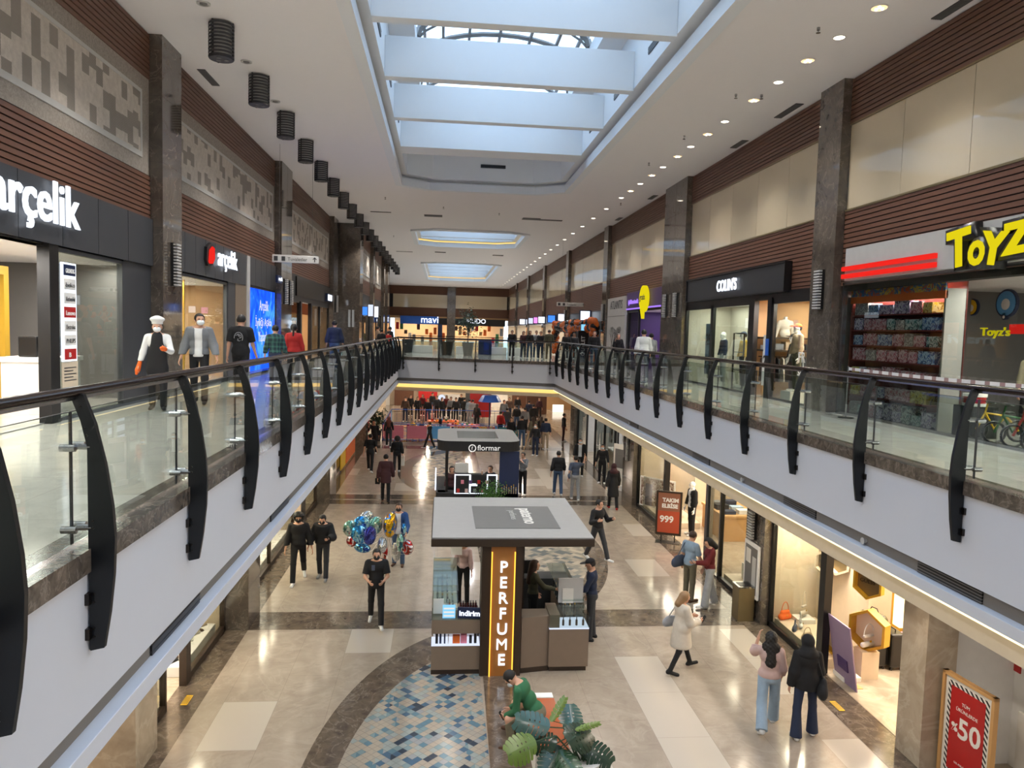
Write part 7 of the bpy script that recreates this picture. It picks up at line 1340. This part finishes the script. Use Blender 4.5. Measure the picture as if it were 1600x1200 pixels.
P(1198, 1136, 0, 20, 1.70, {**WALK2, 'al': (60, 16, 95, 30), 'ar': (8, 10, 24, 10)}, 'person with long curly black hair, pale pink sweater and light jeans', top='cl_pink', bottom='cl_paleblue', legs='wide', hair=('longcurly', 'hair_black'), sex='f', puff=.02, h=.013)
_, I = P(1255, 1150, 0, 12, 1.70, {**SLOW, 'spread': 7, 'hl': -8, 'hr': 10}, 'person in a black coat and dark flared jeans beside the pink sweater', top='cl_black', bottom='cl_darkjean', legs='flare', hair=('hijab', 'cl_black'), sex='f', puff=.035, hem=.1, h=.013)
shoulder_bag(I, 'cl_offblack', 'black tote bag hanging from the shoulder of the person in the black coat', 1, -.02, -.06, (.34, .14, .42))
# seated man
e, I = person('person in a green jersey and mask seated on the bench, bent over a phone', 1.62, 11.12, 0, -68, 1.76, {**SIT, 'hl': 80, 'kl': 92, 'hr': 90, 'kr': 88, 'spread': 14, 'al': (20, 6, 52, 26), 'ar': (20, 6, 52, 26), 'nod': 38}, 'cl_green', 'long', 'cl_khaki', hair=('short', 'hair_black'), mask='mask_white', h=.011, lean=38, seat=.54, shoes='sh_brown')
phone(I, 'l', 'phone in the hands of the seated person in green')
# upper left people
def up_(px, py, z=UF): return at(px, py, z)
def chefx(I):
    S = I['S']; V, F = grow([('e', I['up'](0, .05*S, .36), v3(.115, .10, .20)), ('e', I['up'](0, .05*S, .1), v3(.165, .11, .26)), ('e', v3(0, .05, -.12), v3(.19, .12, .22))], .018, .04, lambda P_, d: np.maximum(d, .03-P_[:, 1])); mesh_of('apron', [(V, F, 0)], ['cl_black'], I['root'])
    for s in 'lr':
        V, F = grow([('c', I['J']['wr'+s]-I['J']['ad'+s]*.05, I['J']['wr'+s]+I['J']['ad'+s]*.09, .036, .044), ('c', I['J']['wr'+s]+I['J']['ad'+s]*.09, I['J']['wr'+s]+I['J']['ad'+s]*.16, .04, .025)], .012, .02); mesh_of('glove', [(V, F, 0)], ['cl_orange'], I['root'])
x, y = -4.95, 14.0
person('cook in a white jacket, black apron, chef hat and orange gloves on the left walkway', -5.1, 13.9, UF, 165, 1.62, {**SLOW, 'al': (30, 12, 70, 30), 'ar': (2, 14, 12, 0)}, 'cl_white', 'long', 'cl_black', hair=('chef', 'cl_white'), mask='mask_white', shoes='sh_black', h=.012, extras=chefx)
person('person in an open grey jacket and white top with a mask beside the cook', -4.72, 15.0, UF, 172, 1.78, {**SLOW, 'al': (4, 16, 30, 0), 'ar': (4, 14, 16, 0)}, 'cl_grey', 'long', 'cl_black', inner='cl_white', hair=('short', 'hair_black'), mask='mask_white', shoes='sh_black', h=.012, puff=.01, turn=-25)
def dragon(I):
    S = I['S']; e = I['root']; m = MB(); r_ = random.Random(8); c = I['up'](0, -.128*S, .19*S*1.75)
    m.tube([(c[0]+.09*cos(a), c[1]-.012, c[2]+.11*sin(a)) for a in [-.6+3.9*i/18 for i in range(19)]], .008, 5)
    for i in range(9): a = r_.uniform(0, 6); m.tube([(c[0]+.02*cos(a), c[1]-.014, c[2]+.03*sin(a)), (c[0]+.06*cos(a+.5), c[1]-.014, c[2]+.07*sin(a+.5)), (c[0]+.07*cos(a+1.2), c[1]-.013, c[2]+.08*sin(a+1.2))], .005, 4)
    m.build('back_print', 'cl_lightgrey', e)
person('person in a black t-shirt with a pale back print walking away by the blue screen', -4.3, 16.4, UF, 4, 1.80, SLOW, 'cl_black', 'short', 'cl_black', hair=('short', 'hair_black'), hem=.06, puff=.012, h=.012, extras=dragon)
person('child in a green plaid shirt seen from behind on the left walkway', -4.15, 19.0, UF, 3, 1.60, SLOW, 'cl_plaid', 'long', 'cl_darkjean', hair=('short', 'hair_black'), puff=.01, h=.015)
person('person with a dark ponytail in a red sweater seen from behind on the left walkway', -3.85, 19.8, UF, -3, 1.64, SLOW, 'cl_red', 'long', 'cl_black', hair=('tail', 'hair_black'), sex='f', puff=.015, h=.015)
person('person in a dark blue jacket walking toward the projecting pier', -3.9, 27.5, UF, 5, 1.82, SLOW, 'cl_navy', 'long', 'cl_jean', hair=('short', 'hair_black'), puff=.03, h=.018)
for i, (px, c, hh, lab) in enumerate([(596, 'cl_black', 1.55, 'person in black resting at the far end of the left railing'), (613, 'cl_red', 1.45, 'person in red near the far end of the left railing'), (620, 'cl_black', 1.7, 'dark dressed person at the very end of the left railing'), (590, 'cl_beige', 1.7, 'person in beige far down the left walkway')]):
    y = (38, 40.5, 41.8, 44)[i]; x = un(px, 530, 1, y)[0]; person(lab, min(x, -2.9), y, UF, 20*i, hh, STAND, c, 'long', 'cl_black', h=.03)
# upper right people
person('person in a white sweater seen from behind near the purple shop front', 7.05, 25.5, UF, 8, 1.80, SLOW, 'cl_white', 'long', 'cl_navy', hair=('short', 'hair_black'), puff=.02, hem=.05, h=.016)
person('person in a grey sweater beside the wide marble column', 7.75, 27.0, UF, -10, 1.68, SLOW, 'cl_lightgrey', 'long', 'cl_black', hair=('short', 'hair_black'), h=.018)
person('person in a dark coat with a hand to the chin before the ATLANTIS hoarding', 7.7, 32.0, UF, 190, 1.66, {**STAND, 'ar': (40, 8, 120, 20)}, 'cl_black', 'long', 'cl_black', hair=('long', 'hair_brown'), sex='f', puff=.02, hem=.2, h=.02)
person('person in a black jacket standing by the balloon column', 6.95, 33.5, UF, 200, 1.74, STAND, 'cl_black', 'long', 'cl_jean', hair=('short', 'hair_brown'), puff=.02, h=.02)
for i, (px, y, c, b, hr_, hh, f, lab) in enumerate([(858, 42.5, 'cl_olive', 'cl_khaki', 'hair_brown', 1.78, 10, 'person in an olive coat at the right end of the far railing'), (885, 38.5, 'cl_offblack', 'cl_black', 'hair_brown', 1.68, 190, 'person in dark clothes under the balloon garland, left of a pair'), (897, 39.3, 'cl_darkgrey', 'cl_black', 'hair_black', 1.66, 190, 'person in dark grey under the balloon garland, right of a pair'),
    (800, 46, 'cl_black', 'cl_black', 'hair_black', 1.70, 180, 'person in black alone behind the far railing'), (818, 45, 'cl_maroon', 'cl_darkjean', 'hair_brown', 1.66, 170, 'long haired person in dark red behind the far railing'), (828, 44.6, 'cl_black', 'cl_jean', 'hair_black', 1.7, 160, 'long haired person in black behind the far railing'), (838, 45, 'cl_lightgrey', 'cl_jean', 'hair_black', 1.72, 185, 'person in pale grey behind the far railing'), (845, 44, 'cl_black', 'cl_darkjean', 'hair_black', 1.68, 200, 'dark jacketed person beside the pale grey one behind the far railing')]):
    x = un(px, 530, 1, y)[0]; person(lab, x, y, UF, f, hh, STAND, c, 'long', b, hair=('long' if i in (4, 5, 1) else 'short', hr_), sex='f' if i in (4, 5, 1) else 'm', h=.026, puff=.015)
person('person in a pale blue shirt with rolled sleeves inside the toy shop', 9.75, 10.75, UF, 60, 1.80, {**STAND, 'nod': 20, 'ar': (20, 10, 50, 10)}, 'cl_sky', 'short', 'cl_navy', hair=('short', 'hair_black'), hem=.04, puff=.012, h=.013)
person('person with red-brown hair at the toy shop counter', 10.6, 10.75, UF, 200, 1.66, STAND, 'cl_khaki', 'long', 'cl_black', hair=('bob', 'hair_red'), sex='f', h=.018) if False else person('person with red-brown hair behind the man in the pale blue shirt', 10.2, 11.9, UF, 200, 1.62, STAND, 'cl_khaki', 'long', 'cl_black', hair=('bob', 'hair_red'), sex='f', h=.018)
# crowd round the play area: each its own person, a few body shapes shared
base = {}
def crowd(px, py, y, c, b, hh, f, lab, fem=False, pose=STAND, top_z=None):
    x = un(px, py, 1, y)[0]; k_ = (c, b, fem, hh < 1.3)
    if k_ not in base: base[k_] = person(lab, x, y, 0, f, 1.0 if hh < 1.3 else 1.7, pose, c, 'long', b, hair=('long' if fem else 'short', 'hair_black' if not fem else 'hair_brown'), sex='f' if fem else 'm', h=.034, puff=.015)[0]; o = base[k_]; z = o.location[2]
    else: z = base[k_].location[2]; o = copy_tree(base[k_], None, (x, y, z), R(-f), lab)
    s_ = hh/(1.0 if hh < 1.3 else 1.7); o.scale = (s_, s_, s_); o.location[2] = z*s_
CRO = [(633, 52, 'cl_brown', 'cl_navy', 1.75, 190, 0, 'person in brown standing at the left rear of the play area'), (652, 53, 'cl_black', 'cl_black', 1.7, 170, 1, 'long haired person in black behind the play area'), (668, 51.8, 'cl_black', 'cl_darkjean', 1.72, 180, 0, 'person with a white mask spot in black behind the play area'), (682, 54, 'cl_darkgrey', 'cl_black', 1.7, 200, 0, 'person in dark grey in the rear group, leftmost'), (690, 53, 'cl_black', 'cl_black', 1.68, 150, 1, 'long haired person in the rear group'), (697, 55, 'cl_darkred', 'cl_black', 1.66, 180, 1, 'person in dark red in the rear group'), (704, 53.5, 'cl_grey', 'cl_black', 1.7, 190, 0, 'person in grey in the rear group'),
    (712, 52.5, 'cl_offblack', 'cl_black', 1.74, 200, 0, 'person in off-black at the right of the rear group'), (725, 52, 'cl_black', 'cl_black', 1.8, 30, 0, 'tall person in black left of the red board'), (733, 51.6, 'cl_paleblue', 'cl_lightgrey', 1.74, 20, 0, 'person in pale blue left of the red board'), (738, 51.4, 'cl_lightgrey', 'cl_lightgrey', 1.72, 10, 0, 'person all in light grey before the red board'), (787, 50.9, 'cl_grey', 'cl_red', 1.78, 180, 0, 'person in grey with red hat right of the parasol'), (782, 43.9, 'cl_red', 'cl_black', 1.76, 40, 0, 'person in a bright red jacket at the right of the play area'), (799, 41.6, 'cl_black', 'cl_black', 1.66, 170, 1, 'person in a black coat right of the red jacket'), (807, 48, 'cl_black', 'cl_jean', 1.72, 0, 0, 'person in black farther behind the black coat'), (816, 41.3, 'cl_black', 'cl_jean', 1.78, 0, 0, 'person in a dark jacket and jeans from behind, right crowd'), (820, 46.5, 'cl_grey', 'cl_black', 1.74, 10, 0, 'person in grey behind the right crowd'), (833, 47.5, 'cl_black', 'cl_black', 1.8, 0, 0, 'tall person in black at the back of the right crowd'), (833, 41.6, 'cl_khaki', 'cl_khaki', 1.72, 350, 1, 'person in a long khaki coat in the right crowd'), (846, 42.2, 'cl_black', 'cl_black', 1.66, 20, 1, 'long haired person in black near the cleaner'), (853, 40.6, 'cl_navy', 'cl_beige', 1.76, 10, 0, 'person in navy and beige trousers near the cleaner'), (881, 43.5, 'cl_black', 'cl_maroon', 1.74, 90, 0, 'dark figure by the far right ground column')]
for px, y, c, b, hh, f, fem, lab in CRO: crowd(px, 660, y, c, b, hh, f, lab, bool(fem))
for i, (px, y, c, b, f, d) in enumerate([(641, 55, 'cl_black', 'cl_black', 160, 'far left'), (660, 56, 'cl_darkred', 'cl_black', 200, 'left of centre'), (675, 57, 'cl_black', 'cl_jean', 150, 'centre'), (720, 56, 'cl_black', 'cl_jean', 210, 'right of centre'), (745, 48.5, 'cl_black', 'cl_black', 30, 'beside the parasol pole'), (795, 53, 'cl_brown', 'cl_navy', 190, 'behind the red jacket'), (808, 56, 'cl_black', 'cl_jean', 170, 'well behind the right crowd'), (842, 55, 'cl_maroon', 'cl_black', 200, 'before the brown display case'), (826, 52, 'cl_navy', 'cl_black', 10, 'amid the right crowd'), (792, 46.5, 'cl_darkgrey', 'cl_darkjean', 20, 'just right of the red jacket')]): crowd(px, 655, y, c, b, 1.6+.03*(i % 6), f, 'distant standing person in %s, %s on the far ground floor' % (c[3:], d), i % 3 == 1)
for i, (px, y, c) in enumerate([(645, 44.4, 'cl_yellow'), (659, 44.2, 'cl_navy'), (678, 44.3, 'cl_pink'), (688, 46.8, 'cl_black'), (700, 44.0, 'cl_red'), (712, 44.8, 'cl_orange')]): crowd(px, 670, y, c, 'cl_navy', 1.05, 180+20*i, 'child in %s at the play tables, %s from the left' % (['yellow', 'navy', 'pink', 'black', 'red', 'orange'][i], ORD[i].replace('nearest', 'first')))
# ------------------------------------------------------------ foil balloons
def foil(name, c1, c2, c3): 
    t = NT(name); n_ = t.noise(t.n('ShaderNodeTexCoord').outputs['Object'], 5, 1, .5, .8); t.bsdf(t.ramp(n_, [(.35, c1), (.48, c2), (.58, c3), (.68, c1)], 'CONSTANT'), .12, .75)
foil('foil_blue', '2f86c8', '9ad0e0', '2a4a9c'); foil('foil_teal', '7fb8a8', 'c8d8d0', '3a7a8a'); foil('foil_red', 'b82a2a', 'd8d8dc', '8a3a2a'); foil('foil_yellow', 'd8a820', '3a78c8', 'b87a1a'); foil('foil_silver', 'b8bcc0', 'dfe2e4', '9aa0a0'); foil('foil_purple', '3a3a8c', '4a58b0', '2a2a5c')
hand = world_pt(IB['root'], IB['J']['wrr']+IB['J']['adr']*.06)
for i, (px, py, y, rx_, rz_, c, lab) in enumerate([(562, 835, 18.9, .24, .24, 'foil_blue', 'lower left blue and red round foil balloon'), (548, 826, 19.2, .2, .22, 'foil_teal', 'leftmost pale green foil balloon'), (565, 818, 19.0, .22, .2, 'foil_blue', 'blue foil balloon above the lower left one'), (573, 808, 19.5, .2, .17, 'foil_silver', 'topmost silver blue foil balloon'), (587, 821, 19.3, .22, .24, 'foil_teal', 'pale green foil balloon in the middle of the bunch'), (578, 837, 18.7, .22, .24, 'foil_purple', 'dark purple round foil balloon in the middle'),
    (610, 820, 19.5, .30, .34, 'foil_yellow', 'large yellow and blue foil balloon before the seller'), (631, 826, 19.4, .14, .14, 'foil_blue', 'small bright blue foil balloon at the seller arm'), (597, 852, 18.8, .26, .20, 'foil_silver', 'white and silver foil balloon at the lower middle'), (602, 868, 18.9, .13, .32, 'foil_red', 'long red foil balloon hanging low'), (625, 848, 19.2, .16, .24, 'foil_teal', 'green silver balloon below the small blue one'), (636, 855, 19.2, .24, .20, 'foil_red', 'white and red foil balloon at the lower right'), (566, 856, 19.0, .28, .12, 'foil_blue', 'flat blue star shaped foil balloon at the lower left'), (619, 862, 19.4, .14, .26, 'foil_silver', 'narrow silver foil balloon at the lower right'), (549, 846, 18.9, .14, .14, 'foil_red', 'small red foil balloon at the far left')]):
    p = un(px, py, 1, y); e = empty('foil_balloon', p, .2*i, lab, 'balloon', 'foil balloons of the seller'); m = MB(); N = 20
    rings = []
    for a in [pi*q/10 for q in range(11)]:
        rings.append([(rx_*sin(a)*cos(t_)*(1+.03*cos(10*t_)), rx_*.5*abs(sin(a))**.7*sin(t_), rz_*(-cos(a))) for t_ in [2*pi*q/N for q in range(N)]])
    m.sweep(rings, None); m.build('skin', c, e, smooth='all'); m = MB(); h_ = hand-p; h_ = np.array(Matrix.Rotation(-.2*i, 3, 'Z')@Vector(h_)); m.tube([(0, 0, -rz_), (h_[0]*.4, h_[1]*.4, min(-rz_-.05, h_[2]*.4-.1)), tuple(h_)], .003, 4); m.build('string', 'white', e)
# a camera bag and a white carrier bag carried in the back
p = at(600, 784); bx('camera_bag', p[0]-.36, p[0]-.18, 27.9, 28.02, .62, .85, 'cl_black', 'black camera bag hanging from the hand of the person in the long dark coat', 'bag', bevel=.02)
p = at(628, 736); bx('carrier_bag', p[0]-.03, p[0]+.12, 33.4, 33.6, .3, .75, 'paper', 'white carrier bag held by the person in the dark sweater', 'bag', bevel=.02)
